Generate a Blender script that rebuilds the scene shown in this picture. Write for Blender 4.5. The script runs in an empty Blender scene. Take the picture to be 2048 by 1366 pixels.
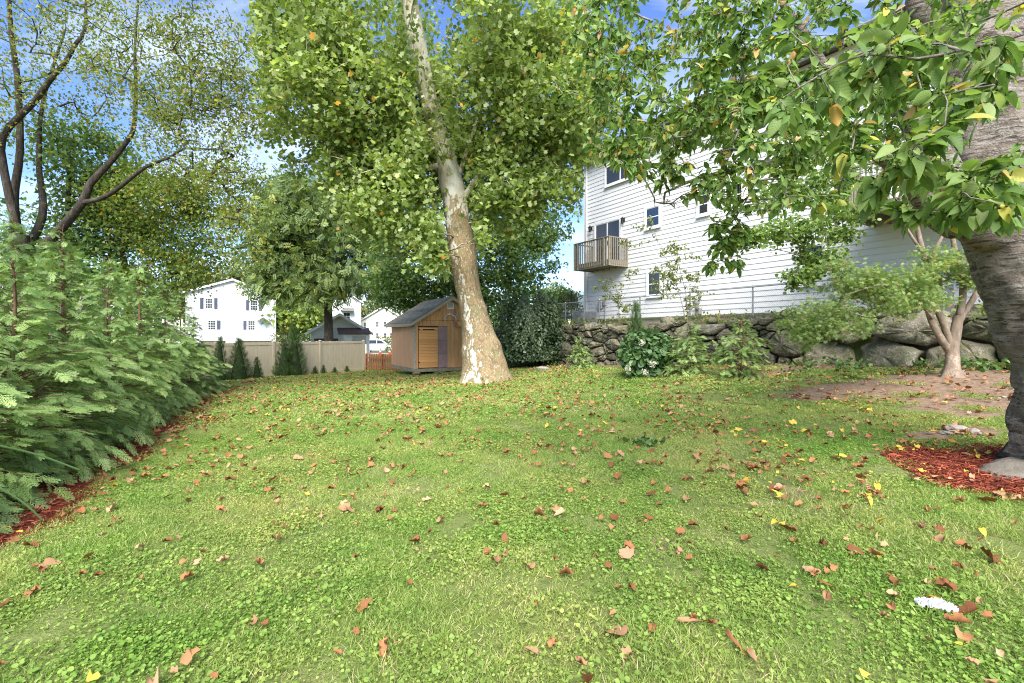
import bpy, math, random
import numpy as np
from mathutils import Vector, Matrix

# ------------------------------------------------------------------ camera, sky, sun, exposure
S = bpy.context.scene
COL = S.collection
random.seed(7)
RNG = np.random.default_rng(11)
FPX, HX, HY, CAMZ = 970.0, 1024.0, 671.0, 1.6

cam_d = bpy.data.cameras.new('camera')
cam_d.sensor_width = 36.0
cam_d.lens = 36.0 * FPX / 2048.0
cam_d.shift_y = -12.0 / 2048.0
cam_d.clip_start = 0.05
cam_d.clip_end = 2000.0
cam = bpy.data.objects.new('camera', cam_d)
COL.objects.link(cam)
cam.location = (0, 0, CAMZ)
cam.rotation_euler = (math.radians(90), 0, 0)
S.camera = cam

SUN_TO = Vector((0.0, -1.0, 1.0)).normalized()
world = bpy.data.worlds.new('World')
S.world = world
world.use_nodes = True
wn = world.node_tree
wn.nodes.clear()
def W(t, **k):
    n = wn.nodes.new(t)
    for a, b in k.items():
        setattr(n, a, b)
    return n
w_out = W('ShaderNodeOutputWorld')
w_bg = W('ShaderNodeBackground')
w_sky = W('ShaderNodeTexSky', sky_type='NISHITA', sun_disc=False,
          sun_elevation=math.asin(SUN_TO.z), sun_rotation=math.atan2(SUN_TO.x, SUN_TO.y) % (2 * math.pi),
          altitude=50.0, air_density=1.0, dust_density=0.15, ozone_density=3.0)
w_tc = W('ShaderNodeTexCoord')
w_sep = W('ShaderNodeSeparateXYZ')
w_add = W('ShaderNodeMath', operation='ADD'); w_add.inputs[1].default_value = 0.22
w_max = W('ShaderNodeMath', operation='MAXIMUM'); w_max.inputs[1].default_value = 0.08
w_dx = W('ShaderNodeMath', operation='DIVIDE'); w_dy = W('ShaderNodeMath', operation='DIVIDE')
w_cmb = W('ShaderNodeCombineXYZ')
w_n1 = W('ShaderNodeTexNoise'); w_n1.inputs['Scale'].default_value = 1.35; w_n1.inputs['Detail'].default_value = 9.0
w_n1.inputs['Roughness'].default_value = 0.6; w_n1.inputs['Distortion'].default_value = 0.5
w_map = W('ShaderNodeMapping'); w_map.inputs['Scale'].default_value = (0.55, 1.5, 1.0); w_map.inputs['Location'].default_value = (3.1, 0.8, 0.0)
w_rmp = W('ShaderNodeValToRGB')
w_rmp.color_ramp.elements[0].position = 0.47; w_rmp.color_ramp.elements[1].position = 0.74
w_rmp.color_ramp.elements[0].color = (0.04, 0.04, 0.04, 1); w_rmp.color_ramp.elements[1].color = (0.9, 0.9, 0.9, 1)
w_mix = W('ShaderNodeMix', data_type='RGBA')
w_mix.inputs[7].default_value = (4.6, 5.0, 5.7, 1)
w_hs = W('ShaderNodeHueSaturation'); w_hs.inputs['Saturation'].default_value = 1.22; w_hs.inputs['Hue'].default_value = 0.515
L = wn.links.new
L(w_tc.outputs['Generated'], w_sep.inputs[0])
L(w_sep.outputs['Z'], w_add.inputs[0]); L(w_add.outputs[0], w_max.inputs[0])
L(w_sep.outputs['X'], w_dx.inputs[0]); L(w_max.outputs[0], w_dx.inputs[1])
L(w_sep.outputs['Y'], w_dy.inputs[0]); L(w_max.outputs[0], w_dy.inputs[1])
L(w_dx.outputs[0], w_cmb.inputs[0]); L(w_dy.outputs[0], w_cmb.inputs[1])
L(w_cmb.outputs[0], w_map.inputs[0]); L(w_map.outputs[0], w_n1.inputs['Vector'])
L(w_n1.outputs['Fac'], w_rmp.inputs[0])
L(w_rmp.outputs[0], w_mix.inputs[0])
L(w_sky.outputs[0], w_hs.inputs['Color']); L(w_hs.outputs[0], w_mix.inputs[6])
L(w_mix.outputs[2], w_bg.inputs['Color'])
w_bg.inputs['Strength'].default_value = 0.105
L(w_bg.outputs[0], w_out.inputs['Surface'])

sun_d = bpy.data.lights.new('sun', 'SUN')
sun_d.energy = 3.7
sun_d.angle = math.radians(45)
sun_d.color = (1.0, 0.96, 0.90)
sun = bpy.data.objects.new('sun', sun_d)
COL.objects.link(sun)
sun.location = (0, 0, 40)
sun.rotation_euler = SUN_TO.to_track_quat('Z', 'Y').to_euler()

S.view_settings.view_transform = 'Standard'
S.view_settings.look = 'None'
S.view_settings.exposure = 1.58
S.view_settings.gamma = 1.0
S.view_settings.use_curve_mapping = False
S.cycles.max_bounces = 6
S.cycles.diffuse_bounces = 4
S.cycles.glossy_bounces = 2
S.cycles.transmission_bounces = 4
S.cycles.transparent_max_bounces = 6
S.cycles.caustics_reflective = False
S.cycles.caustics_refractive = False
S.cycles.sample_clamp_indirect = 8.0
S.cycles.use_denoising = True
S.cycles.denoising_prefilter = 'NONE'
S.cycles.filter_width = 1.1

# ------------------------------------------------------------------ helpers: places
U = np.array([0.541, -0.841]); NRM = np.array([-0.841, -0.541])     # along the white house wall, and out of it
HOUSE0 = np.array([3.76, 25.0])
WALL0 = HOUSE0 + NRM * 2.5
TERR = 2.05

def sstep(a, b, x):
    t = np.clip((x - a) / (b - a), 0, 1)
    return t * t * (3 - 2 * t)

def ground_z(x, y):
    x = np.asarray(x, float); y = np.asarray(y, float)
    z = 0.03 * np.clip(x, -14, 9) - 0.02 * np.clip(y - 15, 0, 15)
    d = (x - WALL0[0]) * NRM[0] + (y - WALL0[1]) * NRM[1]
    t = (x - WALL0[0]) * U[0] + (y - WALL0[1]) * U[1]
    rise = 0.25 + 0.0245 * np.clip(t, -3, 18)
    z = z + rise * (1 - sstep(0, 6.5, d)) * sstep(-9, -2, t)
    z = z + 0.018 * np.sin(x * 1.3 + 0.7 * y) * np.sin(y * 0.9 - 0.4 * x)
    k = sstep(34, 46, y)
    return z * (1 - k) + -0.55 * k

def P(px, py, y):
    return np.array([(px - HX) / FPX * y, y, CAMZ + (HY - py) / FPX * y])

def GP(px, py):
    ys = np.linspace(1.6, 90, 9000)
    xs = (px - HX) / FPX * ys
    zs = CAMZ + (HY - py) / FPX * ys
    below = np.where(zs <= ground_z(xs, ys))[0]
    i = below[0] if len(below) else len(ys) - 1
    return np.array([xs[i], ys[i], float(ground_z(xs[i], ys[i]))])

def GX(px, y):
    x = (px - HX) / FPX * y
    return np.array([x, y, float(ground_z(x, y))])

def wall_t(px):
    k = (px - HX) / FPX
    return (k * HOUSE0[1] - HOUSE0[0]) / (U[0] - k * U[1])

# ------------------------------------------------------------------ helpers: meshes
def mesh_np(name, V, F, v=None, smooth=False):
    V = np.asarray(V, np.float32).reshape(-1, 3)
    me = bpy.data.meshes.new(name)
    if isinstance(F, np.ndarray):
        k = F.shape[1]; M = F.shape[0]
        me.vertices.add(len(V)); me.vertices.foreach_set('co', V.ravel())
        me.loops.add(M * k); me.loops.foreach_set('vertex_index', F.astype(np.int32).ravel())
        me.polygons.add(M); me.polygons.foreach_set('loop_start', np.arange(0, M * k, k, dtype=np.int32))
        me.update(calc_edges=True)
    else:
        me.from_pydata([tuple(p) for p in V.tolist()], [], [tuple(f) for f in F])
        me.update()
    if v is not None:
        a = me.attributes.new('v', 'FLOAT', 'POINT')
        a.data.foreach_set('value', np.asarray(v, np.float32).ravel())
    if smooth:
        me.polygons.foreach_set('use_smooth', np.ones(len(me.polygons), bool))
    return me

def link(name, data, parent=None, mat=None):
    o = bpy.data.objects.new(name, data)
    COL.objects.link(o)
    if parent is not None:
        o.parent = parent
    if mat is not None:
        data.materials.append(mat)
    return o

def tag(o, label=None, cat=None, group=None, kind=None):
    if label: o['label'] = label
    if cat: o['category'] = cat
    if group: o['group'] = group
    if kind: o['kind'] = kind
    return o

def thing(name, label, cat, loc=(0, 0, 0), rz=0.0, group=None):
    o = bpy.data.objects.new(name, None)
    COL.objects.link(o)
    o.empty_display_size = 0.2
    o.location = tuple(float(c) for c in loc)
    o.rotation_euler = (0, 0, rz)
    return tag(o, label, cat, group)

def copy_tree(o, parent=None):
    c = o.copy(); COL.objects.link(c)
    c.parent = parent
    for ch in list(o.children):
        copy_tree(ch, c)
    return c

class MB:
    def __init__(s): s.v = []; s.f = []
    def add(s, V, F):
        b = len(s.v)
        s.v += [tuple(p) for p in V]
        s.f += [tuple(i + b for i in f) for f in F]
        return s
    def box(s, x0, x1, y0, y1, z0, z1):
        V = [(x0, y0, z0), (x1, y0, z0), (x1, y1, z0), (x0, y1, z0), (x0, y0, z1), (x1, y0, z1), (x1, y1, z1), (x0, y1, z1)]
        F = [(0, 3, 2, 1), (4, 5, 6, 7), (0, 1, 5, 4), (1, 2, 6, 5), (2, 3, 7, 6), (3, 0, 4, 7)]
        return s.add(V, F)
    def cbox(s, x0, x1, y0, y1, z0, z1, c=0.01):
        # box with chamfered vertical and top edges
        out = []
        for z, k in ((z0, 0.0), (z1 - c, 0.0), (z1, c)):
            a, b, d, e = x0 + k, x1 - k, y0 + k, y1 - k
            out += [(a + c, d, z), (b - c, d, z), (b, d + c, z), (b, e - c, z), (b - c, e, z), (a + c, e, z), (a, e - c, z), (a, d + c, z)]
        F = [tuple(range(7, -1, -1)), tuple(range(16, 24))]
        for r in range(2):
            for i in range(8):
                F.append((r * 8 + i, r * 8 + (i + 1) % 8, r * 8 + 8 + (i + 1) % 8, r * 8 + 8 + i))
        return s.add(out, F)
    def bar(s, a, b, w, h=None, up=(0, 0, 1)):
        a = Vector(a); b = Vector(b); h = h or w
        d = (b - a).normalized(); u = Vector(up)
        if abs(d.dot(u)) > 0.98: u = Vector((1, 0, 0))
        r = d.cross(u).normalized() * (w / 2); q = r.cross(d).normalized() * (h / 2)
        V = [a - r - q, a + r - q, a + r + q, a - r + q, b - r - q, b + r - q, b + r + q, b - r + q]
        return s.add(V, [(0, 1, 2, 3), (7, 6, 5, 4), (0, 4, 5, 1), (1, 5, 6, 2), (2, 6, 7, 3), (3, 7, 4, 0)])
    def tube(s, pts, rad, n=8, cap=True):
        V, F = tube_np(np.asarray(pts, float), np.broadcast_to(np.asarray(rad, float), (len(pts),)), n)
        F = [tuple(f) for f in F.tolist()]
        k = len(pts)
        if cap:
            F += [tuple(range(n - 1, -1, -1)), tuple((k - 1) * n + i for i in range(n))]
        return s.add(V.tolist(), F)
    def poly(s, pts, y0, y1):
        # polygon in xz extruded along y
        n = len(pts)
        V = [(p[0], y0, p[1]) for p in pts] + [(p[0], y1, p[1]) for p in pts]
        F = [tuple(range(n)), tuple(range(2 * n - 1, n - 1, -1))]
        F += [(i, i + n, (i + 1) % n + n, (i + 1) % n) for i in range(n)]
        return s.add(V, F)
    def lathe(s, prof, n=16, c=(0, 0)):
        V = []; F = []
        for r, z in prof:
            V += [(c[0] + r * math.cos(2 * math.pi * i / n), c[1] + r * math.sin(2 * math.pi * i / n), z) for i in range(n)]
        for k in range(len(prof) - 1):
            F += [(k * n + i, k * n + (i + 1) % n, (k + 1) * n + (i + 1) % n, (k + 1) * n + i) for i in range(n)]
        F += [tuple(range(n - 1, -1, -1)), tuple((len(prof) - 1) * n + i for i in range(n))]
        return s.add(V, F)
    def mesh(s, name, smooth=False):
        me = bpy.data.meshes.new(name)
        me.from_pydata(s.v, [], s.f); me.update()
        if smooth: me.polygons.foreach_set('use_smooth', np.ones(len(me.polygons), bool))
        return me
    def build(s, name, mat, parent=None, smooth=False):
        return link(name, s.mesh(name, smooth), parent, mat)

def tube_np(pts, rad, n):
    k = len(pts)
    d = np.gradient(pts, axis=0)
    d /= np.linalg.norm(d, axis=1, keepdims=True) + 1e-9
    ref = np.array([0.0, 0, 1]) if abs(d[0, 2]) < 0.9 else np.array([1.0, 0, 0])
    A = np.zeros((k, 3)); B = np.zeros((k, 3))
    a = np.cross(d[0], ref); a /= np.linalg.norm(a)
    for i in range(k):
        a = a - d[i] * a.dot(d[i]); a /= np.linalg.norm(a) + 1e-9
        A[i] = a; B[i] = np.cross(d[i], a)
    th = np.linspace(0, 2 * np.pi, n, endpoint=False)
    V = pts[:, None, :] + np.asarray(rad)[:, None, None] * (np.cos(th)[None, :, None] * A[:, None, :] + np.sin(th)[None, :, None] * B[:, None, :])
    i = np.arange(k - 1)[:, None] * n; j = np.arange(n)[None, :]; j2 = (j + 1) % n
    F = np.stack([i + j, i + j2, i + n + j2, i + n + j], -1).reshape(-1, 4)
    return V.reshape(-1, 3), F

def join_np(parts):
    Vs = []; Fs = []; b = 0
    for V, F in parts:
        Vs.append(V); Fs.append(F + b); b += len(V)
    return np.concatenate(Vs), np.concatenate(Fs)

def spline(pts, step=0.2):
    pts = np.asarray(pts, float)
    if len(pts) == 2:
        n = max(2, int(np.linalg.norm(pts[1, :3] - pts[0, :3]) / step) + 1)
        return pts[0] + (pts[1] - pts[0]) * np.linspace(0, 1, n)[:, None]
    out = []
    Q = np.vstack([2 * pts[0] - pts[1], pts, 2 * pts[-1] - pts[-2]])
    for i in range(1, len(Q) - 2):
        n = max(2, int(np.linalg.norm(Q[i + 1, :3] - Q[i, :3]) / step))
        t = np.linspace(0, 1, n, endpoint=False)[:, None]
        a, b, c, d = Q[i - 1], Q[i], Q[i + 1], Q[i + 2]
        out.append(0.5 * (2 * b + (c - a) * t + (2 * a - 5 * b + 4 * c - d) * t * t + (3 * b - a - 3 * c + d) * t ** 3))
    out.append(pts[-1:])
    return np.concatenate(out)

def nz(a):
    return a / (np.linalg.norm(a, axis=-1, keepdims=True) + 1e-9)

# ------------------------------------------------------------------ helpers: materials
class MN:
    def __init__(s, name):
        s.m = bpy.data.materials.new(name); s.m.use_nodes = True
        s.t = s.m.node_tree; s.t.nodes.clear()
        s.out = s.t.nodes.new('ShaderNodeOutputMaterial')
    def n(s, kind, _p=None, **inp):
        nd = s.t.nodes.new('ShaderNode' + kind)
        for a, b in (_p or {}).items(): setattr(nd, a, b)
        for a, b in inp.items():
            key = a.replace('_', ' ')
            sock = nd.inputs[int(a[1:])] if a[0] == 'i' and a[1:].isdigit() else nd.inputs[key]
            if hasattr(b, 'is_output') or isinstance(b, bpy.types.NodeSocket): s.t.links.new(b, sock)
            else: sock.default_value = b
        return nd
    def ramp(s, fac, stops, interp='LINEAR'):
        r = s.t.nodes.new('ShaderNodeValToRGB'); cr = r.color_ramp; cr.interpolation = interp
        while len(cr.elements) < len(stops): cr.elements.new(0.5)
        for e, (p, c) in zip(cr.elements, stops):
            e.position = p; e.color = (*c, 1) if len(c) == 3 else c
        s.t.links.new(fac, r.inputs[0])
        return r.outputs[0]
    def mix(s, fac, a, b, mode='MIX'):
        nd = s.t.nodes.new('ShaderNodeMix'); nd.data_type = 'RGBA'; nd.blend_type = mode
        for k, v in ((0, fac), (6, a), (7, b)):
            if isinstance(v, bpy.types.NodeSocket): s.t.links.new(v, nd.inputs[k])
            else: nd.inputs[k].default_value = v if k == 0 else (*v, 1)
        return nd.outputs[2]
    def math(s, op, a, b=0.0, clamp=False):
        nd = s.t.nodes.new('ShaderNodeMath'); nd.operation = op; nd.use_clamp = clamp
        for k, v in ((0, a), (1, b)):
            if isinstance(v, bpy.types.NodeSocket): s.t.links.new(v, nd.inputs[k])
            else: nd.inputs[k].default_value = v
        return nd.outputs[0]
    def coord(s, which='Object', scale=(1, 1, 1), rot=(0, 0, 0)):
        if which == 'World': o = s.n('NewGeometry').outputs['Position']
        else: o = s.n('TexCoord').outputs[which]
        mp = s.n('Mapping', Vector=o, Scale=scale, Rotation=rot)
        return mp.outputs[0]
    def noise(s, vec, scale, detail=4.0, rough=0.55, dist=0.0):
        return s.n('TexNoise', Vector=vec, Scale=scale, Detail=detail, Roughness=rough, Distortion=dist).outputs['Fac']
    def bump(s, h, strength=0.3, dist=0.02):
        return s.n('Bump', Height=h, Strength=strength, Distance=dist).outputs[0]
    def finish(s, col, rough=0.7, normal=None, spec=0.3, metal=0.0):
        p = s.n('BsdfPrincipled')
        for k, v in (('Base Color', col), ('Roughness', rough), ('Specular IOR Level', spec), ('Metallic', metal), ('Normal', normal)):
            if v is None: continue
            if isinstance(v, bpy.types.NodeSocket): s.t.links.new(v, p.inputs[k])
            else: p.inputs[k].default_value = (*v, 1) if k == 'Base Color' else v
        s.t.links.new(p.outputs[0], s.out.inputs['Surface'])
        return s.m

def mottled(name, c1, c2, scale=3.0, rough=0.7, bump=0.15, bscale=30.0, which='Object', stretch=(1, 1, 1), spec=0.3, metal=0.0, rnd=0.0):
    m = MN(name)
    v = m.coord(which, stretch)
    col = m.ramp(m.noise(v, scale, 6, 0.65), [(0.3, c1), (0.7, c2)])
    if rnd:
        r = m.n('ObjectInfo').outputs['Random']
        hs = m.n('HueSaturation', Color=col, Value=m.math('ADD', m.math('MULTIPLY', r, rnd), 1 - rnd / 2))
        col = hs.outputs[0]
    nb = m.bump(m.noise(v, bscale, 5), bump, 0.02) if bump else None
    return m.finish(col, rough, nb, spec, metal)

def leaf_mat(name, stops, transl=0.35, rough=0.5, spec=0.35, src='v', tcol=1.25, wn=0.0, veins=False, gain=1.0):
    stops = [(p_, tuple(min(0.8, q_ * gain) for q_ in c_)) for p_, c_ in stops]
    m = MN(name)
    if src == 'v':
        f = m.n('Attribute', {'attribute_name': 'v'}).outputs['Fac']
    else:
        f = m.n('ObjectInfo').outputs['Random']
    col = m.ramp(f, stops)
    if wn:
        w = m.noise(m.coord('World'), wn, 3)
        col = m.mix(1.0, col, m.ramp(w, [(0.3, (0.72, 0.74, 0.7)), (0.7, (1.25, 1.2, 1.1))]), 'MULTIPLY')
    p = m.n('BsdfPrincipled', Base_Color=col, Roughness=rough)
    if veins:
        xyz = m.n('SeparateXYZ', Vector=m.coord('Object'))
        ay = m.math('ABSOLUTE', xyz.outputs['Y'])
        ph = m.math('SINE', m.math('MULTIPLY', m.math('SUBTRACT', xyz.outputs['X'], m.math('MULTIPLY', ay, 0.9)), 50.0))
        mid = m.math('LESS_THAN', ay, 0.012)
        line = m.math('MAXIMUM', m.math('GREATER_THAN', ph, 0.86), mid)
        spots = m.math('GREATER_THAN', m.noise(m.coord('Object'), 9, 4, 0.6), 0.66)
        col = m.mix(m.math('MULTIPLY', line, 0.14), col, (0.34, 0.40, 0.16))
        col = m.mix(m.math('MULTIPLY', spots, 0.45), col, (0.30, 0.22, 0.08))
        m.t.links.new(col, p.inputs['Base Color'])
        m.t.links.new(m.bump(m.math('ADD', ph, m.math('MULTIPLY', m.noise(m.coord('Object'), 6, 3), 4.0)), 0.08, 0.02), p.inputs['Normal'])
    p.inputs['Specular IOR Level'].default_value = spec
    tc = m.mix(1.0, col, (tcol, tcol * 1.04, tcol * 0.55), 'MULTIPLY')
    tr = m.n('BsdfTranslucent', Color=tc)
    mx = m.n('MixShader', i0=transl, i1=p.outputs[0], i2=tr.outputs[0])
    m.t.links.new(mx.outputs[0], m.out.inputs['Surface'])
    return m.m

# ------------------------------------------------------------------ leaf shapes: x along the leaf, z its upper side
def T_ovate(ns=5, w=0.5, fold=0.25, droop=0.18, curl=0.0):
    xs = np.linspace(0, 1, ns)
    V = []; F = []
    for x in xs:
        hw = 0.5 * w * math.sin(math.pi * min(1, x ** 0.85)) ** 0.8 if 0 < x < 1 else 0.0
        z = -droop * x * x
        V += [(x, hw, z + fold * hw + curl * math.sin(x * 6)), (x, 0, z), (x, -hw, z + fold * hw - curl * math.sin(x * 5))]
    for i in range(ns - 1):
        a = i * 3; b = a + 3
        for (p, q) in ((0, 1), (1, 2)):
            if i == 0: F.append((a + 1, b + p, b + q))
            elif i == ns - 2: F.append((a + p, a + q, b + 1))
            else: F += [(a + p, a + q, b + q), (a + p, b + q, b + p)]
    return np.array(V), np.array(F)

def T_fan(pts, c=(0.35, 0, 0.0), cup=0.1):
    up = list(pts) + [(x, -y) for x, y in reversed(pts[1:-1])]
    V = [c] + [(x, y, cup * (abs(y) - 0.25 * x)) for x, y in up]
    n = len(up)
    F = [(0, 1 + (i + 1) % n, 1 + i) for i in range(n)]
    return np.array(V), np.array(F)

T_SYC = T_fan([(0, 0), (0.06, 0.52), (0.34, 0.27), (0.66, 0.46), (1.0, 0)], cup=0.15)
T_MAPLE = T_fan([(0, 0), (0.12, 0.48), (0.42, 0.24), (1.0, 0)], cup=0.12)
T_ROUND = T_fan([(0, 0), (0.12, 0.34), (0.5, 0.46), (0.84, 0.28), (1.0, 0)], c=(0.5, 0, -0.04), cup=0.1)
T_QUAD = (np.array([(0, 0, 0), (0.45, 0.3, 0.06), (1, 0, -0.08), (0.45, -0.3, 0.06)]), np.array([(0, 3, 1), (1, 3, 2)]))
T_IVY = T_fan([(0, 0), (0.05, 0.4), (0.4, 0.36), (1.0, 0)], cup=0.1)

def T_palm(n=7):
    V = [(0, 0, 0)]; F = []
    for i in range(n):
        a = (i - (n - 1) / 2) * 0.48
        l = 1.0 - 0.10 * abs(i - (n - 1) / 2) ** 1.4
        b = len(V)
        V += [(0.55 * l * math.cos(a) - 0.10 * l * math.sin(a), 0.55 * l * math.sin(a) + 0.10 * l * math.cos(a), 0.02),
              (l * math.cos(a), l * math.sin(a), -0.18 * l),
              (0.55 * l * math.cos(a) + 0.10 * l * math.sin(a), 0.55 * l * math.sin(a) - 0.10 * l * math.cos(a), 0.02)]
        F += [(0, b + 2, b), (b, b + 2, b + 1)]
    return np.array(V), np.array(F)
T_PALM = T_palm()

def T_pinnate(n=5):
    V = []; F = []
    def lf(x, y, a, l):
        b = len(V); c, s = math.cos(a), math.sin(a); w = 0.24 * l
        V.extend([(x, y, -0.35 * x * x), (x + 0.45 * l * c - w * s, y + 0.45 * l * s + w * c, -0.35 * x * x),
                  (x + l * c, y + l * s, -0.35 * x * x - 0.05), (x + 0.45 * l * c + w * s, y + 0.45 * l * s - w * c, -0.35 * x * x)])
        F.extend([(b, b + 3, b + 1), (b + 1, b + 3, b + 2)])
    for i in range(n):
        x = 0.18 + 0.7 * i / n
        lf(x, 0, 1.0, 0.32); lf(x, 0, -1.0, 0.32)
    lf(0.85, 0, 0, 0.3)
    return np.array(V), np.array(F)
T_PINN = T_pinnate()

def T_spray(nb=9, sub=4, seed=0):
    # flat fern-like spray of a thuja
    r = random.Random(seed)
    V = []; F = []
    def sliver(p, a, l, w, z):
        b = len(V); c, s = math.cos(a), math.sin(a)
        V.extend([(p[0] - w * s, p[1] + w * c, z), (p[0] + w * s, p[1] - w * c, z), (p[0] + l * c, p[1] + l * s, z - 0.10 * l)])
        F.append((b, b + 1, b + 2))
    sliver((0, 0), 0, 1.0, 0.016, 0)
    for i in range(nb):
        for sd in (1, -1):
            x = 0.10 + 0.86 * (i + (0.25 if sd > 0 else -0.1)) / nb
            l = 0.46 * (1 - 0.72 * x) * r.uniform(0.8, 1.15) * (0.75 + 0.5 * min(1, x * 4) * 0.5)
            a = sd * r.uniform(0.72, 0.95)
            z = r.uniform(-0.03, 0.02)
            sliver((x, 0), a, l, 0.017, z)
            for k in range(sub):
                q = (k + 0.8) / (sub + 0.6)
                p = (x + q * l * math.cos(a), q * l * math.sin(a))
                ll = 0.13 * (1.1 - q) + 0.03
                sliver(p, a - sd * 0.62, ll, 0.014, z - 0.02 * q)
                sliver(p, a + sd * 0.70, ll * 0.8, 0.014, z - 0.02 * q)
    return np.array(V), np.array(F)

def frames(x, z):
    x = nz(x); z = z - x * (x * z).sum(-1, keepdims=True); z = nz(z)
    return x, np.cross(z, x), z

def scatter(T, pos, xd, zd, s, v=None):
    TV, TF = T
    x, y, z = frames(xd, zd)
    N = len(pos); K = len(TV)
    s = np.broadcast_to(s, (N,))[:, None, None]
    V = pos[:, None, :] + s * (TV[None, :, 0:1] * x[:, None, :] + TV[None, :, 1:2] * y[:, None, :] + TV[None, :, 2:3] * z[:, None, :])
    F = (TF[None] + (np.arange(N) * K)[:, None, None]).reshape(-1, 3)
    if v is None: v = RNG.random(N)
    return V.reshape(-1, 3), F, np.repeat(v, K)

def foliage(name, parts, mat, parent, kind='stuff'):
    Vs = []; Fs = []; vs = []; b = 0
    for V, F, v in parts:
        Vs.append(V); Fs.append(F + b); vs.append(v); b += len(V)
    me = mesh_np(name, np.concatenate(Vs), np.concatenate(Fs), np.concatenate(vs))
    o = link(name, me, parent, mat)
    if kind: o['kind'] = kind
    return o

def rdir(n, up=0.0, g=1.0):
    a = RNG.normal(size=(n, 3)) * g
    a[:, 2] += up
    return nz(a)

# ------------------------------------------------------------------ tree skeleton: limbs given by hand, twigs grown to attractors
class Tree:
    def __init__(s, step=0.3):
        s.pos = np.zeros((60000, 3)); s.par = np.full(60000, -1); s.rad = np.zeros(60000); s.n = 0
        s.step = step; s.chains = []; s.tips = []
    def _add(s, p, par, r=0.0):
        i = s.n; s.pos[i] = p; s.par[i] = par; s.rad[i] = r; s.n += 1
        return i
    def limb(s, pts, step=None, join=True):
        # pts rows x,y,z,r
        q = spline(np.asarray(pts, float), step or s.step)
        par = -1
        if join and s.n:
            par = int(np.argmin(((s.pos[:s.n] - q[0, :3]) ** 2).sum(1)))
        ids = [] if par < 0 else [par]
        for k, row in enumerate(q):
            par = s._add(row[:3], par, row[3]); ids.append(par)
        s.chains.append((ids, True))
        return ids
    def grow(s, att, curve=0.18, droop=0.0, jit=0.03, maxd=None, upcost=0.9):
        att = np.asarray(att)
        d0 = np.array([((s.pos[:s.n] - a) ** 2).sum(1).min() for a in att])
        for k in np.argsort(d0):
            a = att[k]
            D = s.pos[:s.n] - a
            dist = np.sqrt((D ** 2).sum(1)) + 1e-6
            cost = dist * (1 + upcost * np.clip(D[:, 2] / dist, 0, 1))
            i = int(np.argmin(cost)); d = dist[i]
            if maxd and d > maxd: continue
            n = max(2, int(math.ceil(d / s.step)))
            p0 = s.pos[i]
            pd = s.pos[i] - s.pos[s.par[i]] if s.par[i] >= 0 else np.array([0, 0, 1.0])
            c = p0 + 0.5 * (a - p0) + nz(pd) * curve * d + np.array([0, 0, (curve * 0.5 + droop) * d])
            ids = [i]; par = i
            for j in range(1, n + 1):
                t = j / n
                q = (1 - t) ** 2 * p0 + 2 * t * (1 - t) * c + t * t * a
                if j < n: q = q + RNG.normal(size=3) * jit * min(1, d)
                par = s._add(q, par); ids.append(par)
            s.chains.append((ids, False)); s.tips.append((ids, a))
    def radii(s, r_tip=0.006, p=0.45, cap=None):
        cnt = np.zeros(s.n)
        for ids, _ in s.chains: cnt[ids[-1]] += 1
        for i in range(s.n - 1, -1, -1):
            if s.par[i] >= 0: cnt[s.par[i]] += cnt[i]
        r = r_tip * np.maximum(cnt, 1) ** p
        if cap: r = np.minimum(r, cap)
        given = s.rad[:s.n] > 0
        r[given] = s.rad[:s.n][given]
        s.R = r
    def limbs(s, skip=0, thick_sides=10):
        out = []
        for ids, hand in s.chains[skip:]:
            if not hand or len(ids) < 2: continue
            r = s.R[ids].copy(); r[0] = min(r[0], r[1] * 1.15)
            out.append(tube_np(s.pos[ids], r, thick_sides))
        return out
    def twigs(s, sides=6):
        parts = []
        for ids, hand in s.chains:
            if hand: continue
            q = s.pos[ids]; r = s.R[ids].copy()
            if not hand:
                r[0] = min(r[0], r[1] * 1.4)
                r[-1] *= 0.5
            if len(q) < 2: continue
            parts.append(tube_np(q, r, sides if r.max() > 0.03 else 4))
        return join_np(parts)
    def leafpos(s, per, spread, back=0.9, aniso=(1, 1, 0.8)):
        pts = []; dirs = []
        for ids, a in s.tips:
            q = s.pos[ids]
            n = RNG.poisson(per)
            if n == 0: continue
            seg = np.diff(q, axis=0)
            ln = np.linalg.norm(seg, axis=1); cum = np.concatenate([[0], np.cumsum(ln)])
            w = cum[-1] - RNG.random(n) ** 1.3 * min(back, cum[-1])
            j = np.clip(np.searchsorted(cum, w) - 1, 0, len(seg) - 1)
            base = q[j] + seg[j] * ((w - cum[j]) / (ln[j] + 1e-9))[:, None]
            pts.append(base + RNG.normal(size=(n, 3)) * spread * np.array(aniso))
            dirs.append(nz(seg[j]))
        return np.concatenate(pts), np.concatenate(dirs)

def ell(n, c, r, shell=0.35, zlo=None):
    # points in an ellipsoid, denser towards the outside
    d = nz(RNG.normal(size=(n, 3)))
    q = (shell + (1 - shell) * RNG.random(n) ** 0.6)[:, None]
    return np.array(c) + d * q * np.array(r)

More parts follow.
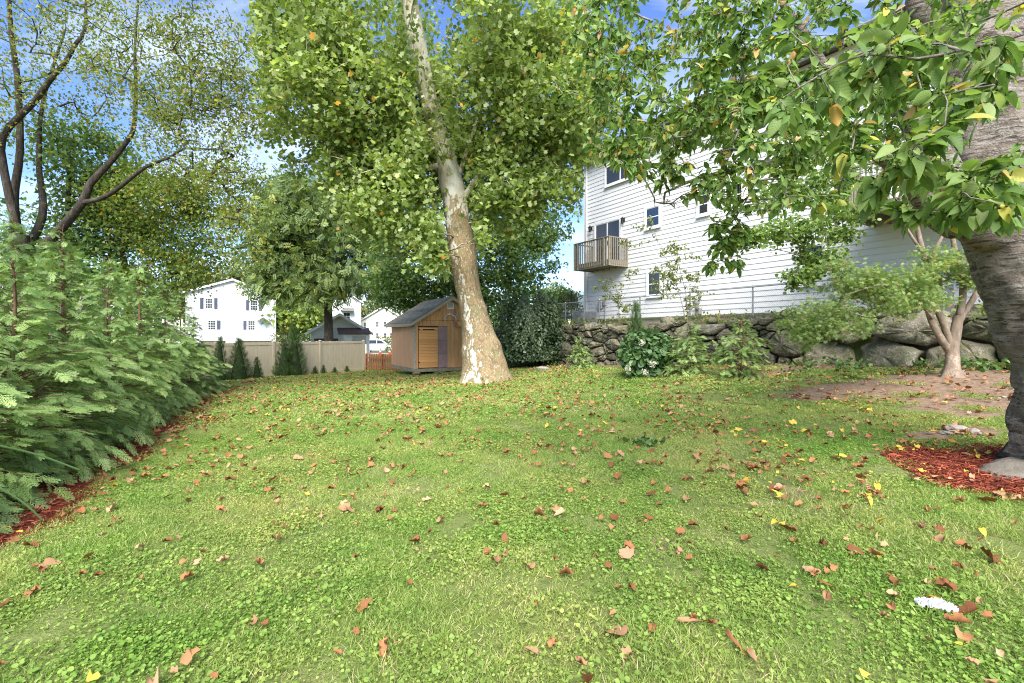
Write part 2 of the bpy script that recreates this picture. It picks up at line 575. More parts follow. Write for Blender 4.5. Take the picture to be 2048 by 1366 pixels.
def ring_trunk(rows, sides=28, bumps=(), amp=0.05, freq=3.0, seed=0, flare=0, step=0.09):
    # continuous bark surface along rows (x,y,z,r); bumps = (x,y,z,size,height)
    q = spline(np.asarray(rows, float), step)
    V, F = tube_np(q[:, :3], q[:, 3], sides)
    c = np.repeat(q[:, :3], sides, 0); r = np.repeat(q[:, 3], sides)
    d = nz(V - c)
    ph = np.arctan2(d[:, 1], d[:, 0]); z = V[:, 2]
    h = amp * r * (np.sin(ph * 2 + z * freq * 0.4 + seed) * 0.5 + np.sin(ph * 3 - z * freq * 0.6 + 1.7 * seed) * 0.4
                   + np.sin(ph * 5 + z * freq + seed) * 0.25 + np.sin(ph * 9 - z * freq * 2.1) * 0.15 + np.sin(z * freq * 5 + ph) * 0.12)
    if flare:
        k = np.clip(1 - (z - z.min()) / flare, 0, 1) ** 2
        h = h + r * 0.28 * k * (np.sin(ph * 5 + seed) + 0.5 * np.sin(ph * 3 + 2 * seed))
    for (bx, by, bz, bs, bh) in bumps:
        e = ((V - np.array([bx, by, bz])) ** 2).sum(1) / bs ** 2
        h = h + bh * np.exp(-e)
    return V + d * h[:, None], F

# ------------------------------------------------------------------ materials
def mat_ground():
    m = MN('lawn_soil')
    s = m.n('Attribute', {'attribute_name': 'soil'}).outputs['Fac']
    mu = m.n('Attribute', {'attribute_name': 'mulch'}).outputs['Fac']
    w = m.coord('World')
    n1 = m.noise(w, 1.1, 6, 0.6); n2 = m.noise(w, 14, 5, 0.7); n3 = m.noise(w, 60, 3, 0.6)
    g = m.ramp(n1, [(0.3, (0.13, 0.165, 0.045)), (0.55, (0.19, 0.22, 0.07)), (0.75, (0.27, 0.25, 0.12))])
    g = m.mix(m.math('MULTIPLY', n2, 0.55), g, (0.06, 0.085, 0.02))
    soil = m.ramp(n2, [(0.25, (0.13, 0.085, 0.055)), (0.5, (0.22, 0.15, 0.10)), (0.8, (0.33, 0.25, 0.18))])
    sm = m.math('GREATER_THAN', m.math('ADD', s, m.math('MULTIPLY', m.math('SUBTRACT', n2, 0.5), 1.1)), 0.5)
    c = m.mix(sm, g, soil)
    red = m.ramp(n3, [(0.3, (0.05, 0.012, 0.008)), (0.6, (0.16, 0.035, 0.018)), (0.85, (0.26, 0.07, 0.03))])
    mm = m.math('GREATER_THAN', m.math('ADD', mu, m.math('MULTIPLY', m.math('SUBTRACT', n2, 0.5), 0.9)), 0.5)
    c = m.mix(mm, c, red)
    return m.finish(c, 0.95, m.bump(m.math('ADD', n2, n3), 0.6, 0.03), 0.1)

def mat_grass():
    m = MN('grass_blades')
    v = m.n('Attribute', {'attribute_name': 'v'}).outputs['Fac']
    w = m.coord('World')
    n1 = m.noise(w, 0.55, 5, 0.6); n2 = m.noise(w, 2.6, 3)
    a = m.ramp(v, [(0.0, (0.135, 0.23, 0.042)), (0.35, (0.23, 0.345, 0.068)), (0.75, (0.335, 0.43, 0.105)), (0.9, (0.46, 0.47, 0.20)), (1.0, (0.53, 0.46, 0.28))])
    t = m.ramp(n1, [(0.32, (0.76, 0.93, 0.70)), (0.5, (1.04, 1.0, 1.05)), (0.68, (1.5, 1.14, 1.5))])
    c = m.mix(1.0, a, t, 'MULTIPLY')
    c = m.mix(1.0, c, m.ramp(n2, [(0.3, (0.8, 0.86, 0.8)), (0.7, (1.15, 1.1, 1.1))]), 'MULTIPLY')
    p = m.n('BsdfPrincipled', Base_Color=c, Roughness=0.55)
    p.inputs['Specular IOR Level'].default_value = 0.25
    tr = m.n('BsdfTranslucent', Color=m.mix(1.0, c, (1.25, 1.25, 0.7), 'MULTIPLY'))
    mx = m.n('MixShader', i0=0.35, i1=p.outputs[0], i2=tr.outputs[0])
    m.t.links.new(mx.outputs[0], m.out.inputs['Surface'])
    return m.m

def mat_sycamore():
    m = MN('sycamore_bark')
    w = m.coord('World')
    ws = m.coord('World', (1, 1, 0.55))
    z = m.n('SeparateXYZ', Vector=m.n('NewGeometry').outputs['Position']).outputs['Z']
    hi = m.n('MapRange', Value=z, i1=4.2, i2=7.5).outputs[0]
    n1 = m.noise(ws, 2.2, 7, 0.62, 0.4); n2 = m.noise(ws, 7.5, 6, 0.6, 0.3); n3 = m.noise(w, 26, 5, 0.7)
    n4 = m.noise(ws, 3.4, 5, 0.55, 0.5)
    tan = m.ramp(n3, [(0.25, (0.15, 0.105, 0.055)), (0.55, (0.265, 0.195, 0.105)), (0.8, (0.36, 0.285, 0.175))])
    olive = m.ramp(n3, [(0.3, (0.15, 0.13, 0.06)), (0.7, (0.27, 0.235, 0.12))])
    low = m.mix(m.math('GREATER_THAN', n4, 0.54), tan, olive)
    low = m.mix(m.math('MULTIPLY', m.math('GREATER_THAN', m.noise(ws, 5.5, 6, 0.7, 1.0), 0.55), 0.6), low, (0.12, 0.088, 0.05))
    low = m.mix(m.math('MULTIPLY', m.math('GREATER_THAN', m.noise(m.coord('World', (1, 1, 0.8)), 8.5, 6, 0.7, 1.2), 0.58), 0.6), low, (0.36, 0.285, 0.17))
    pale = m.ramp(n2, [(0.3, (0.36, 0.335, 0.26)), (0.6, (0.50, 0.48, 0.41)), (0.85, (0.58, 0.56, 0.50))])
    # white flakes: a ragged streak on one side of the lower trunk, spreading higher up
    x = m.n('SeparateXYZ', Vector=m.n('NewGeometry').outputs['Normal']).outputs['X']
    band = m.math('SUBTRACT', 0.22, m.math('ABSOLUTE', m.math('ADD', x, 0.42)))
    f = m.math('ADD', m.math('ADD', n2, m.math('MULTIPLY', band, 0.42)), m.math('MULTIPLY', hi, 0.05))
    c = m.mix(m.math('GREATER_THAN', f, 0.575), low, pale)
    c = m.mix(m.math('MULTIPLY', m.math('GREATER_THAN', m.noise(ws, 15, 5, 0.6, 0.6), 0.615), 0.7), c, (0.48, 0.45, 0.38))
    c = m.mix(m.math('MULTIPLY', m.math('GREATER_THAN', m.noise(ws, 11, 5, 0.65, 0.8), 0.60), 0.6), c, (0.14, 0.10, 0.06))
    cream = m.ramp(n1, [(0.35, (0.30, 0.25, 0.165)), (0.48, (0.46, 0.42, 0.31)), (0.62, (0.58, 0.555, 0.47))])
    flake = m.mix(m.math('GREATER_THAN', n4, 0.60), cream, (0.30, 0.24, 0.15))
    c = m.mix(m.math('GREATER_THAN', m.math('ADD', hi, m.math('MULTIPLY', m.math('SUBTRACT', n1, 0.5), 1.6)), 0.6), c, flake)
    return m.finish(c, 0.85, m.bump(m.math('ADD', n3, m.math('MULTIPLY', n2, 2.0)), 0.5, 0.03), 0.15)

def mat_bark(name, dark, mid, light, stretch=(3, 3, 0.6), scale=6, bump=0.7, band=False):
    m = MN(name)
    w = m.coord('World', stretch)
    n1 = m.noise(w, scale, 7, 0.65, 0.3); n2 = m.noise(m.coord('World'), 30, 5, 0.7); n0 = m.noise(m.coord('World'), 2.2, 4)
    c = m.ramp(n1, [(0.30, dark), (0.52, mid), (0.74, light)])
    c = m.mix(m.math('MULTIPLY', m.math('GREATER_THAN', m.math('MULTIPLY', n0, n2), 0.33), 0.5), c, tuple(min(1, x * 1.7) for x in light))
    h = m.math('ADD', m.math('MULTIPLY', n1, 2.0), n2)
    return m.finish(c, 0.9, m.bump(h, bump, 0.03), 0.15)

def mat_stone():
    m = MN('field_stone')
    v = m.coord('World')
    r = m.n('ObjectInfo').outputs['Random']
    n1 = m.noise(v, 2.6, 7, 0.65, 0.4); n2 = m.noise(v, 17, 6, 0.7); n3 = m.noise(v, 5.5, 5, 0.6)
    base = m.ramp(r, [(0.0, (0.10, 0.095, 0.07)), (0.35, (0.165, 0.155, 0.115)), (0.7, (0.23, 0.205, 0.145)), (1.0, (0.28, 0.25, 0.19))])
    c = m.mix(1.0, base, m.ramp(n1, [(0.25, (0.55, 0.55, 0.52)), (0.6, (1.05, 1.03, 1.0)), (0.8, (1.5, 1.45, 1.35))]), 'MULTIPLY')
    c = m.mix(m.math('MULTIPLY', m.math('GREATER_THAN', n3, 0.53), 0.6), c, (0.10, 0.115, 0.042))
    c = m.mix(m.math('MULTIPLY', m.math('GREATER_THAN', m.math('MULTIPLY', n2, n1), 0.33), 0.55), c, (0.42, 0.41, 0.36))
    return m.finish(c, 0.9, m.bump(m.math('ADD', n2, m.math('MULTIPLY', n1, 2.0)), 1.0, 0.05), 0.15)

def mat_vinyl():
    m = MN('white_vinyl_siding')
    v = m.coord('World')
    n = m.noise(m.coord('World', (0.6, 0.6, 0.25)), 1.4, 5, 0.6); n2 = m.noise(v, 40, 3)
    c = m.ramp(n, [(0.25, (0.60, 0.605, 0.60)), (0.6, (0.67, 0.67, 0.67))])
    return m.finish(c, 0.45, m.bump(n2, 0.05, 0.01), 0.35)

def mat_glass(name='window_glass', tint=(0.03, 0.035, 0.04)):
    m = MN(name)
    lw = m.n('Fresnel', IOR=1.5).outputs[0]
    tr = m.n('BsdfTransparent', Color=(0.80, 0.83, 0.84, 1)); gl = m.n('BsdfGlossy', Color=(0.9, 0.93, 0.95, 1), Roughness=0.02)
    mx = m.n('MixShader', i0=m.math('ADD', m.math('MULTIPLY', lw, 0.9), 0.02, True), i1=tr.outputs[0], i2=gl.outputs[0])
    m.t.links.new(mx.outputs[0], m.out.inputs['Surface'])
    return m.m

def mat_cherry():
    m = MN('cherry_bark')
    w = m.coord('World'); wb = m.coord('World', (1.3, 1.3, 7.0)); wc = m.coord('World', (1, 1, 0.7))
    streak = m.noise(wb, 2.6, 6, 0.7, 0.9); fine = m.noise(w, 42, 6, 0.75); plate = m.noise(wc, 5.0, 6, 0.65, 0.7); blotch = m.noise(w, 1.7, 4, 0.6)
    c = m.ramp(plate, [(0.30, (0.15, 0.12, 0.095)), (0.5, (0.28, 0.23, 0.185)), (0.72, (0.38, 0.32, 0.265))])
    c = m.mix(m.math('MULTIPLY', m.math('GREATER_THAN', streak, 0.54), 0.75), c, (0.42, 0.385, 0.34))
    c = m.mix(m.math('MULTIPLY', m.math('GREATER_THAN', m.noise(wb, 4.5, 5, 0.7, 0.5), 0.565), 0.8), c, (0.075, 0.055, 0.044))
    c = m.mix(m.math('MULTIPLY', m.math('GREATER_THAN', m.math('MULTIPLY', blotch, fine), 0.30), 0.55), c, (0.42, 0.42, 0.36))
    c = m.mix(m.math('MULTIPLY', m.math('GREATER_THAN', blotch, 0.62), 0.4), c, (0.20, 0.20, 0.11))
    h = m.math('ADD', m.math('MULTIPLY', plate, 2.5), m.math('ADD', m.math('MULTIPLY', streak, 1.2), fine))
    return m.finish(c, 0.9, m.bump(h, 1.0, 0.045), 0.15)

M = {}
M['pane'] = mottled('dark_window_pane', (0.022, 0.026, 0.03), (0.045, 0.05, 0.055), 1.2, 0.06, 0, which='World', spec=0.5)
M['ground'] = mat_ground(); M['grass'] = mat_grass(); M['syc'] = mat_sycamore(); M['stone'] = mat_stone(); M['vinyl'] = mat_vinyl(); M['glass'] = mat_glass()
M['white'] = mottled('white_trim_paint', (0.66, 0.66, 0.65), (0.73, 0.73, 0.73), 4, 0.45, 0.05)
M['dark_in'] = mottled('dark_interior', (0.02, 0.022, 0.024), (0.04, 0.042, 0.045), 2, 0.8, 0)
M['blind'] = mottled('window_blind', (0.42, 0.42, 0.40), (0.55, 0.55, 0.53), 5, 0.7, 0)
M['foundation'] = mottled('concrete_foundation', (0.30, 0.26, 0.19), (0.48, 0.42, 0.32), 2.5, 0.95, 0.4)
M['deckwood'] = mottled('weathered_deck_wood', (0.16, 0.14, 0.105), (0.30, 0.265, 0.20), 9, 0.85, 0.3, 40, stretch=(1, 1, 3))
M['gutter'] = mottled('grey_eave_metal', (0.16, 0.155, 0.145), (0.24, 0.23, 0.22), 4, 0.6, 0.1)
M['black'] = mottled('black_metal', (0.012, 0.012, 0.012), (0.03, 0.03, 0.03), 6, 0.45, 0.05)
M['galv'] = mottled('galvanised_steel', (0.28, 0.29, 0.30), (0.42, 0.43, 0.44), 8, 0.5, 0.05, metal=0.4)
M['wire'] = mottled('fence_wire', (0.22, 0.225, 0.22), (0.34, 0.34, 0.33), 20, 0.6, 0, metal=0.2)
M['ac'] = mottled('grey_painted_metal', (0.13, 0.14, 0.155), (0.20, 0.21, 0.225), 5, 0.5, 0.05)
M['tan_vinyl'] = None
M['mound'] = mottled('pale_sandy_soil', (0.12, 0.105, 0.08), (0.20, 0.175, 0.14), 9, 0.95, 0.6)
M['shingle'] = mottled('asphalt_shingle', (0.09, 0.085, 0.075), (0.20, 0.185, 0.16), 12, 0.95, 0.5, 60, rnd=0.5)
M['soil'] = mottled('bare_soil', (0.10, 0.07, 0.045), (0.22, 0.16, 0.11), 5, 0.95, 0.5)
M['asphalt'] = mottled('asphalt', (0.10, 0.10, 0.10), (0.16, 0.16, 0.155), 8, 0.9, 0.3, which='World')
M['cherry_bark'] = mat_cherry()
M['maple_bark'] = mat_bark('maple_bark', (0.022, 0.019, 0.015), (0.055, 0.046, 0.036), (0.10, 0.085, 0.07), (3, 3, 0.6), 5, 0.8)
M['jmaple_bark'] = mat_bark('smooth_grey_brown_bark', (0.12, 0.09, 0.065), (0.23, 0.175, 0.13), (0.33, 0.265, 0.20), (2, 2, 0.8), 4, 0.35)
M['thuja_bark'] = mat_bark('thuja_bark', (0.06, 0.035, 0.02), (0.15, 0.085, 0.05), (0.24, 0.15, 0.095), (6, 6, 0.8), 6, 0.6)
M['twig'] = mat_bark('grey_twig', (0.10, 0.085, 0.07), (0.19, 0.165, 0.14), (0.30, 0.27, 0.24), (2, 2, 2), 9, 0.3)
# foliage
M['l_syc'] = leaf_mat('sycamore_leaf', [(0, (0.085, 0.13, 0.030)), (0.4, (0.135, 0.185, 0.050)), (0.8, (0.20, 0.25, 0.090)), (0.985, (0.28, 0.31, 0.16)), (0.993, (0.40, 0.22, 0.05)), (1, (0.48, 0.20, 0.04))], 0.5, 0.42, 0.5, wn=0.5, gain=1.75)
M['l_maple'] = leaf_mat('yellowing_maple_leaf', [(0, (0.085, 0.125, 0.03)), (0.5, (0.145, 0.19, 0.045)), (0.85, (0.215, 0.24, 0.06)), (0.97, (0.31, 0.27, 0.06)), (1, (0.40, 0.23, 0.05))], 0.45, 0.5, 0.3, wn=0.4, gain=1.35)
M['l_maple2'] = leaf_mat('green_gold_maple_leaf', [(0, (0.085, 0.135, 0.03)), (0.55, (0.14, 0.20, 0.042)), (0.9, (0.21, 0.255, 0.055)), (0.98, (0.31, 0.27, 0.05)), (1, (0.42, 0.22, 0.04))], 0.45, 0.5, 0.3, wn=0.4, gain=1.4)
M['l_dark'] = leaf_mat('dark_maple_leaf', [(0, (0.04, 0.08, 0.028)), (0.5, (0.07, 0.125, 0.038)), (0.85, (0.12, 0.18, 0.045)), (1, (0.19, 0.23, 0.06))], 0.4, 0.45, 0.4, wn=0.4, gain=1.8)
M['l_ash'] = leaf_mat('ash_leaflet', [(0, (0.07, 0.11, 0.045)), (0.5, (0.12, 0.17, 0.065)), (0.9, (0.18, 0.23, 0.085)), (1, (0.26, 0.26, 0.07))], 0.42, 0.5, 0.35, wn=0.4, gain=1.55)
CH = [(0, (0.075, 0.14, 0.032)), (0.4, (0.125, 0.21, 0.048)), (0.78, (0.20, 0.29, 0.075)), (0.93, (0.28, 0.35, 0.13)), (0.955, (0.50, 0.42, 0.06)), (0.975, (0.50, 0.27, 0.07)), (1, (0.56, 0.42, 0.30))]
M['l_cherry'] = leaf_mat('cherry_leaf', CH, 0.42, 0.55, 0.3, gain=1.2)
M['l_cherry_o'] = leaf_mat('cherry_leaf_near', CH, 0.42, 0.55, 0.32, src='obj', veins=True, gain=1.05)
M['l_jmaple'] = leaf_mat('palmate_maple_leaf', [(0, (0.09, 0.145, 0.04)), (0.5, (0.15, 0.215, 0.06)), (0.97, (0.23, 0.285, 0.10)), (1, (0.38, 0.16, 0.08))], 0.42, 0.5, 0.3, gain=1.45)
M['l_heart'] = leaf_mat('heart_leaf', [(0, (0.075, 0.13, 0.03)), (0.6, (0.135, 0.21, 0.05)), (1, (0.22, 0.28, 0.075))], 0.4, 0.45, 0.4, gain=1.35)
M['l_sap'] = leaf_mat('sapling_leaf', [(0, (0.10, 0.14, 0.03)), (0.6, (0.19, 0.23, 0.055)), (0.95, (0.29, 0.30, 0.08)), (1, (0.42, 0.17, 0.06))], 0.4, 0.5, 0.3)
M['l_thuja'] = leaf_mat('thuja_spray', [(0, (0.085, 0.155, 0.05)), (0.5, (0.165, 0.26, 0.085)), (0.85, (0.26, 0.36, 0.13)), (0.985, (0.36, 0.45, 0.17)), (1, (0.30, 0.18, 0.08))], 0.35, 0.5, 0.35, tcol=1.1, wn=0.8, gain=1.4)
M['l_emerald'] = leaf_mat('arborvitae_spray', [(0, (0.035, 0.075, 0.018)), (0.6, (0.07, 0.135, 0.03)), (1, (0.13, 0.20, 0.05))], 0.2, 0.6, 0.25)
M['l_ivy'] = leaf_mat('vine_leaf', [(0, (0.03, 0.06, 0.02)), (0.55, (0.07, 0.115, 0.045)), (0.85, (0.16, 0.205, 0.10)), (1, (0.30, 0.34, 0.21))], 0.2, 0.45, 0.45)
M['l_weed'] = leaf_mat('weed_leaf', [(0, (0.05, 0.10, 0.025)), (0.6, (0.10, 0.18, 0.045)), (1, (0.2, 0.27, 0.08))], 0.3, 0.5, 0.3)
M['l_hyd'] = leaf_mat('hydrangea_leaf', [(0, (0.045, 0.10, 0.032)), (0.6, (0.09, 0.17, 0.055)), (1, (0.16, 0.24, 0.09))], 0.25, 0.5, 0.35)
M['flower'] = mottled('cream_flower_head', (0.36, 0.38, 0.24), (0.56, 0.54, 0.42), 30, 0.8, 0.4)
M['l_far'] = leaf_mat('distant_leaf', [(0, (0.07, 0.10, 0.035)), (0.5, (0.12, 0.15, 0.05)), (0.9, (0.19, 0.20, 0.065)), (1, (0.26, 0.20, 0.06))], 0.3, 0.6, 0.2, wn=0.2, gain=1.25)
M['l_fern'] = leaf_mat('dark_bush_leaf', [(0, (0.03, 0.06, 0.02)), (0.6, (0.06, 0.11, 0.035)), (1, (0.12, 0.17, 0.06))], 0.25, 0.5, 0.3, gain=1.6)
def fallen(name, stops):
    return leaf_mat(name, stops, 0.15, 0.7, 0.2, src='obj', tcol=1.0)
M['f_brown'] = fallen('fallen_leaf_brown', [(0, (0.16, 0.06, 0.025)), (0.5, (0.30, 0.125, 0.05)), (1, (0.40, 0.19, 0.085))])
M['f_tan'] = fallen('fallen_leaf_tan', [(0, (0.32, 0.17, 0.085)), (0.5, (0.42, 0.235, 0.125)), (1, (0.48, 0.30, 0.175))])
M['f_yellow'] = fallen('fallen_leaf_yellow', [(0, (0.50, 0.30, 0.03)), (0.5, (0.58, 0.42, 0.06)), (1, (0.48, 0.22, 0.03))])
M['f_stuff'] = leaf_mat('fallen_leaf_litter', [(0, (0.17, 0.065, 0.028)), (0.3, (0.32, 0.135, 0.055)), (0.6, (0.40, 0.19, 0.09)), (0.93, (0.46, 0.28, 0.155)), (0.96, (0.55, 0.40, 0.06)), (1, (0.55, 0.42, 0.08))], 0.15, 0.75, 0.2, tcol=1.0)
M['mulch'] = leaf_mat('red_wood_chip', [(0, (0.05, 0.012, 0.008)), (0.4, (0.17, 0.032, 0.016)), (0.8, (0.30, 0.07, 0.032)), (1, (0.40, 0.13, 0.06))], 0.0, 0.8, 0.2)

# ------------------------------------------------------------------ the setting: ground, terrace, road, lawn
def hedge_edge(y): return -4.45 - 0.445 * (y - 4.94)
CHERRY = GX(2098, 5.0)
SOILS = [(GP(1870, 762), 1.9, 1.1), (GP(1700, 778), 1.5, 0.8), (GP(1960, 800), 1.3, 1.0), (GP(1900, 868), 0.8, 0.35), (GP(1580, 985), 0.33, 0.2),
         (GP(1120, 932), 0.32, 0.18), (GP(1340, 1090), 0.3, 0.16), (GP(1100, 735), 1.2, 0.6), (GP(1420, 742), 1.2, 0.4), (GP(1600, 738), 2.0, 0.6), (GP(1000, 760), 0.8, 0.5)]
def soil_f(x, y):
    s = np.zeros_like(x)
    for c, a, b in SOILS:
        s = np.maximum(s, 1.15 * np.exp(-(((x - c[0]) / a) ** 2 + ((y - c[1]) / b) ** 2) * 1.2))
    s = np.maximum(s, 0.8 * sstep(0.5, -1.0, x - hedge_edge(y)) * sstep(24, 19, y))
    d = (x - WALL0[0]) * NRM[0] + (y - WALL0[1]) * NRM[1]
    t = (x - WALL0[0]) * U[0] + (y - WALL0[1]) * U[1]
    s = np.maximum(s, 0.8 * (1 - sstep(0.4, 1.3, d)) * sstep(-2, 0, t))
    return s
def mulch_f(x, y):
    e = x - hedge_edge(y)
    wob = 0.16 * np.sin(y * 2.3) + 0.10 * np.sin(y * 5.1 + 1)
    m = sstep(0.15, -0.12, e + wob) * sstep(-2.6, -2.2, e) * sstep(18.5, 17.0, y)
    r = np.hypot((x - CHERRY[0] + 0.1), (y - CHERRY[1]) * 0.98) + 0.07 * np.sin(5 * np.arctan2(y - CHERRY[1], x - CHERRY[0]))
    return np.maximum(m, sstep(1.32, 1.18, r))

xs = np.concatenate([np.linspace(-400, -22, 24)[:-1], np.arange(-22, 16, 0.22), np.linspace(16, 400, 24)])
ys = np.concatenate([np.linspace(-60, 0, 8)[:-1], np.arange(0, 36, 0.22), np.linspace(36, 700, 30)])
gx, gy = np.meshgrid(xs, ys)
gz = ground_z(gx, gy)
nx_, ny_ = len(xs), len(ys)
GV = np.stack([gx, gy, gz], -1).reshape(-1, 3)
ii = (np.arange(ny_ - 1)[:, None] * nx_ + np.arange(nx_ - 1)[None, :]).reshape(-1)
GF = np.stack([ii, ii + 1, ii + nx_ + 1, ii + nx_], -1)
gme = mesh_np('ground', GV, GF, smooth=True)
for nm, fn in (('soil', soil_f), ('mulch', mulch_f)):
    a = gme.attributes.new(nm, 'FLOAT', 'POINT'); a.data.foreach_set('value', fn(gx, gy).astype(np.float32).ravel())
tag(link('ground', gme, None, M['ground']), kind='structure')

def wl(t, d, z):                        # stone-wall coordinates: t along, d out towards the lawn
    p = WALL0 + U * t + NRM * d
    return np.array([p[0], p[1], z])

tv = []; tf = []
ts = np.concatenate([np.linspace(-7, -1, 14), np.linspace(0, 24, 20)])
ds = [-0.16, -0.17, -0.6, -1.2, -2.0, -5, -14, -30]
for j, d in enumerate(ds):
    for t in ts:
        p = wl(t, d, 0)
        g = float(ground_z(p[0], p[1]))
        k = float(sstep(-6.0, -2.4, t))
        z = g - 0.2 if j == 0 else g - 0.05 + (TERR - g + 0.05) * k + (0.03 * math.sin(t * 3) if j in (1, 2) else 0)
        tv.append((p[0], p[1], z))
for j in range(len(ds) - 1):
    for i in range(len(ts) - 1):
        a = j * len(ts) + i
        tf.append((a, a + 1, a + 1 + len(ts), a + len(ts)))
m = MN('terrace_turf')
w_ = m.coord('World'); a_ = m.noise(w_, 1.5, 6, 0.6); b_ = m.noise(w_, 22, 5, 0.7)
c_ = m.mix(m.math('GREATER_THAN', m.math('ADD', a_, m.math('MULTIPLY', b_, 0.4)), 0.70), (0.13, 0.19, 0.04), (0.17, 0.125, 0.08))
M['terrace'] = m.finish(m.mix(m.math('MULTIPLY', b_, 0.5), c_, (0.06, 0.06, 0.03)), 0.95, m.bump(b_, 0.6, 0.03), 0.1)
tag(link('terrace', mesh_np('terrace', tv, tf), None, M['terrace']), kind='structure')

rb = MB()
rb.box(-60, 40, 56.5, 66, -0.56, -0.535)
tag(rb.build('road', M['asphalt']), kind='structure')
rb = MB(); rb.cbox(-60, 40, 56.1, 56.5, -0.7, -0.43, 0.02)
tag(rb.build('kerb', M['foundation']), kind='structure')

# ------------------------------------------------------------------ lawn tufts, scattered over the ground
def blade_tile(name, rad, nb, nl, hb, wb, ls, seed, vlo=0.0, vhi=1.0):
    r = np.random.default_rng(seed)
    parts = []
    a = r.random(nb) * 6.283; q = rad * np.sqrt(r.random(nb))
    pos = np.stack([q * np.cos(a), q * np.sin(a), np.zeros(nb)], -1)
    TB = (np.array([(0, 0.5, 0), (0, -0.5, 0), (0.55, 0.42, 0.06), (0.55, -0.42, 0.06), (1.0, 0, -0.12)]), np.array([(0, 1, 2), (2, 1, 3), (2, 3, 4)]))
    TB[0][:, 1] *= wb / hb
    xd = nz(np.stack([r.normal(size=nb) * 0.75, r.normal(size=nb) * 0.75, np.ones(nb)], -1))
    zd = r.normal(size=(nb, 3))
    parts.append(scatter(TB, pos, xd, zd, hb * (0.5 + 0.8 * r.random(nb)), vlo + (vhi - vlo) * r.random(nb)))
    if nl:
        a = r.random(nl) * 6.283; q = rad * np.sqrt(r.random(nl))
        pos = np.stack([q * np.cos(a), q * np.sin(a), 0.012 + 0.028 * r.random(nl)], -1)
        xd = np.stack([np.cos(a * 7), np.sin(a * 7), r.normal(size=nl) * 0.25], -1)
        zd = np.stack([r.normal(size=nl) * 0.55, r.normal(size=nl) * 0.55, np.ones(nl)], -1)
        parts.append(scatter(T_ROUND, pos, xd, zd, ls * (0.45 + 1.1 * r.random(nl) ** 2), 0.0 + 0.72 * r.random(nl)))
    Vs = []; Fs = []; vs = []; b = 0
    for V, F, v in parts:
        Vs.append(V); Fs.append(F + b); vs.append(v); b += len(V)
    me = mesh_np(name, np.concatenate(Vs), np.concatenate(Fs), np.concatenate(vs))
    me.materials.append(M['grass'])
    return bpy.data.objects.new(name, me)

def instancer(name, objs, pos, rot, scl, idx, kind='stuff'):
    col = bpy.data.collections.new(name + '_sources')
    for k, o in enumerate(objs):
        o.name = '%s_%02d' % (name, k)
        col.objects.link(o)
    me = bpy.data.meshes.new(name)
    me.vertices.add(len(pos)); me.vertices.foreach_set('co', pos.astype(np.float32).ravel()); me.update()
    for nm, ty, arr in (('rz', 'FLOAT', rot), ('sc', 'FLOAT', scl), ('ix', 'INT', idx)):
        a = me.attributes.new(nm, ty, 'POINT'); a.data.foreach_set('value', np.ascontiguousarray(arr, np.float32 if ty == 'FLOAT' else np.int32))
    o = link(name, me)
    ng = bpy.data.node_groups.new(name + '_nodes', 'GeometryNodeTree')
    ng.interface.new_socket('Geometry', in_out='INPUT', socket_type='NodeSocketGeometry')
    ng.interface.new_socket('Geometry', in_out='OUTPUT', socket_type='NodeSocketGeometry')
    N = ng.nodes.new; K = ng.links.new
    gi = N('NodeGroupInput'); go = N('NodeGroupOutput'); ip = N('GeometryNodeInstanceOnPoints'); ci = N('GeometryNodeCollectionInfo')
    ci.inputs['Collection'].default_value = col
    ci.inputs['Separate Children'].default_value = True; ci.inputs['Reset Children'].default_value = True
    def na(nm, ty):
        n = N('GeometryNodeInputNamedAttribute'); n.data_type = ty; n.inputs['Name'].default_value = nm
        return n.outputs['Attribute']
    cx = N('ShaderNodeCombineXYZ')
    K(na('rz', 'FLOAT'), cx.inputs['Z']); K(cx.outputs[0], ip.inputs['Rotation'])
    K(na('sc', 'FLOAT'), ip.inputs['Scale']); K(na('ix', 'INT'), ip.inputs['Instance Index'])
    ip.inputs['Pick Instance'].default_value = True
    K(gi.outputs[0], ip.inputs['Points']); K(ci.outputs[0], ip.inputs['Instance']); K(ip.outputs[0], go.inputs[0])
    md = o.modifiers.new('scatter', 'NODES'); md.node_group = ng
    o['kind'] = kind
    return o

def in_view(x, y, pad=0.6):
    return (np.abs(x) < 1.06 * y + pad) & (y > 1.2)

near = [blade_tile('n', 0.24, 520, 150, 0.034, 0.0034, 0.014, 1), blade_tile('n', 0.24, 300, 300, 0.030, 0.0034, 0.016, 2),
        blade_tile('n', 0.24, 760, 40, 0.050, 0.0032, 0.014, 3), blade_tile('n', 0.24, 480, 170, 0.030, 0.0036, 0.013, 4, 0.5, 1.0)]
def lawn_pts(y0, y1, dens):
    n = int(dens * (y1 - y0) * 46)
    y = y0 + (y1 - y0) * RNG.random(n); x = -23 + 46 * RNG.random(n)
    keep = in_view(x, y)
    d = (x - WALL0[0]) * NRM[0] + (y - WALL0[1]) * NRM[1]; t = (x - WALL0[0]) * U[0] + (y - WALL0[1]) * U[1]
    keep &= ~((d < 0.15) & (t > -5))
    keep &= mulch_f(x, y) < 0.35
    keep &= x > hedge_edge(y) - 0.3 - 6 * (y > 19)
    keep &= RNG.random(n) > 0.93 * sstep(0.30, 0.62, soil_f(x, y) + 0.14 * np.sin(x * 7.1 + y * 3) * np.sin(y * 6.3))
    # shed footprint
    sx = (x + 4.546) * 0.87 + (y - 22.5) * 0.492; sy = -(x + 4.546) * 0.492 + (y - 22.5) * 0.87
    keep &= ~((sx > -0.1) & (sx < 3.8) & (sy > -0.05) & (sy < 3.9))
    return x[keep], y[keep]
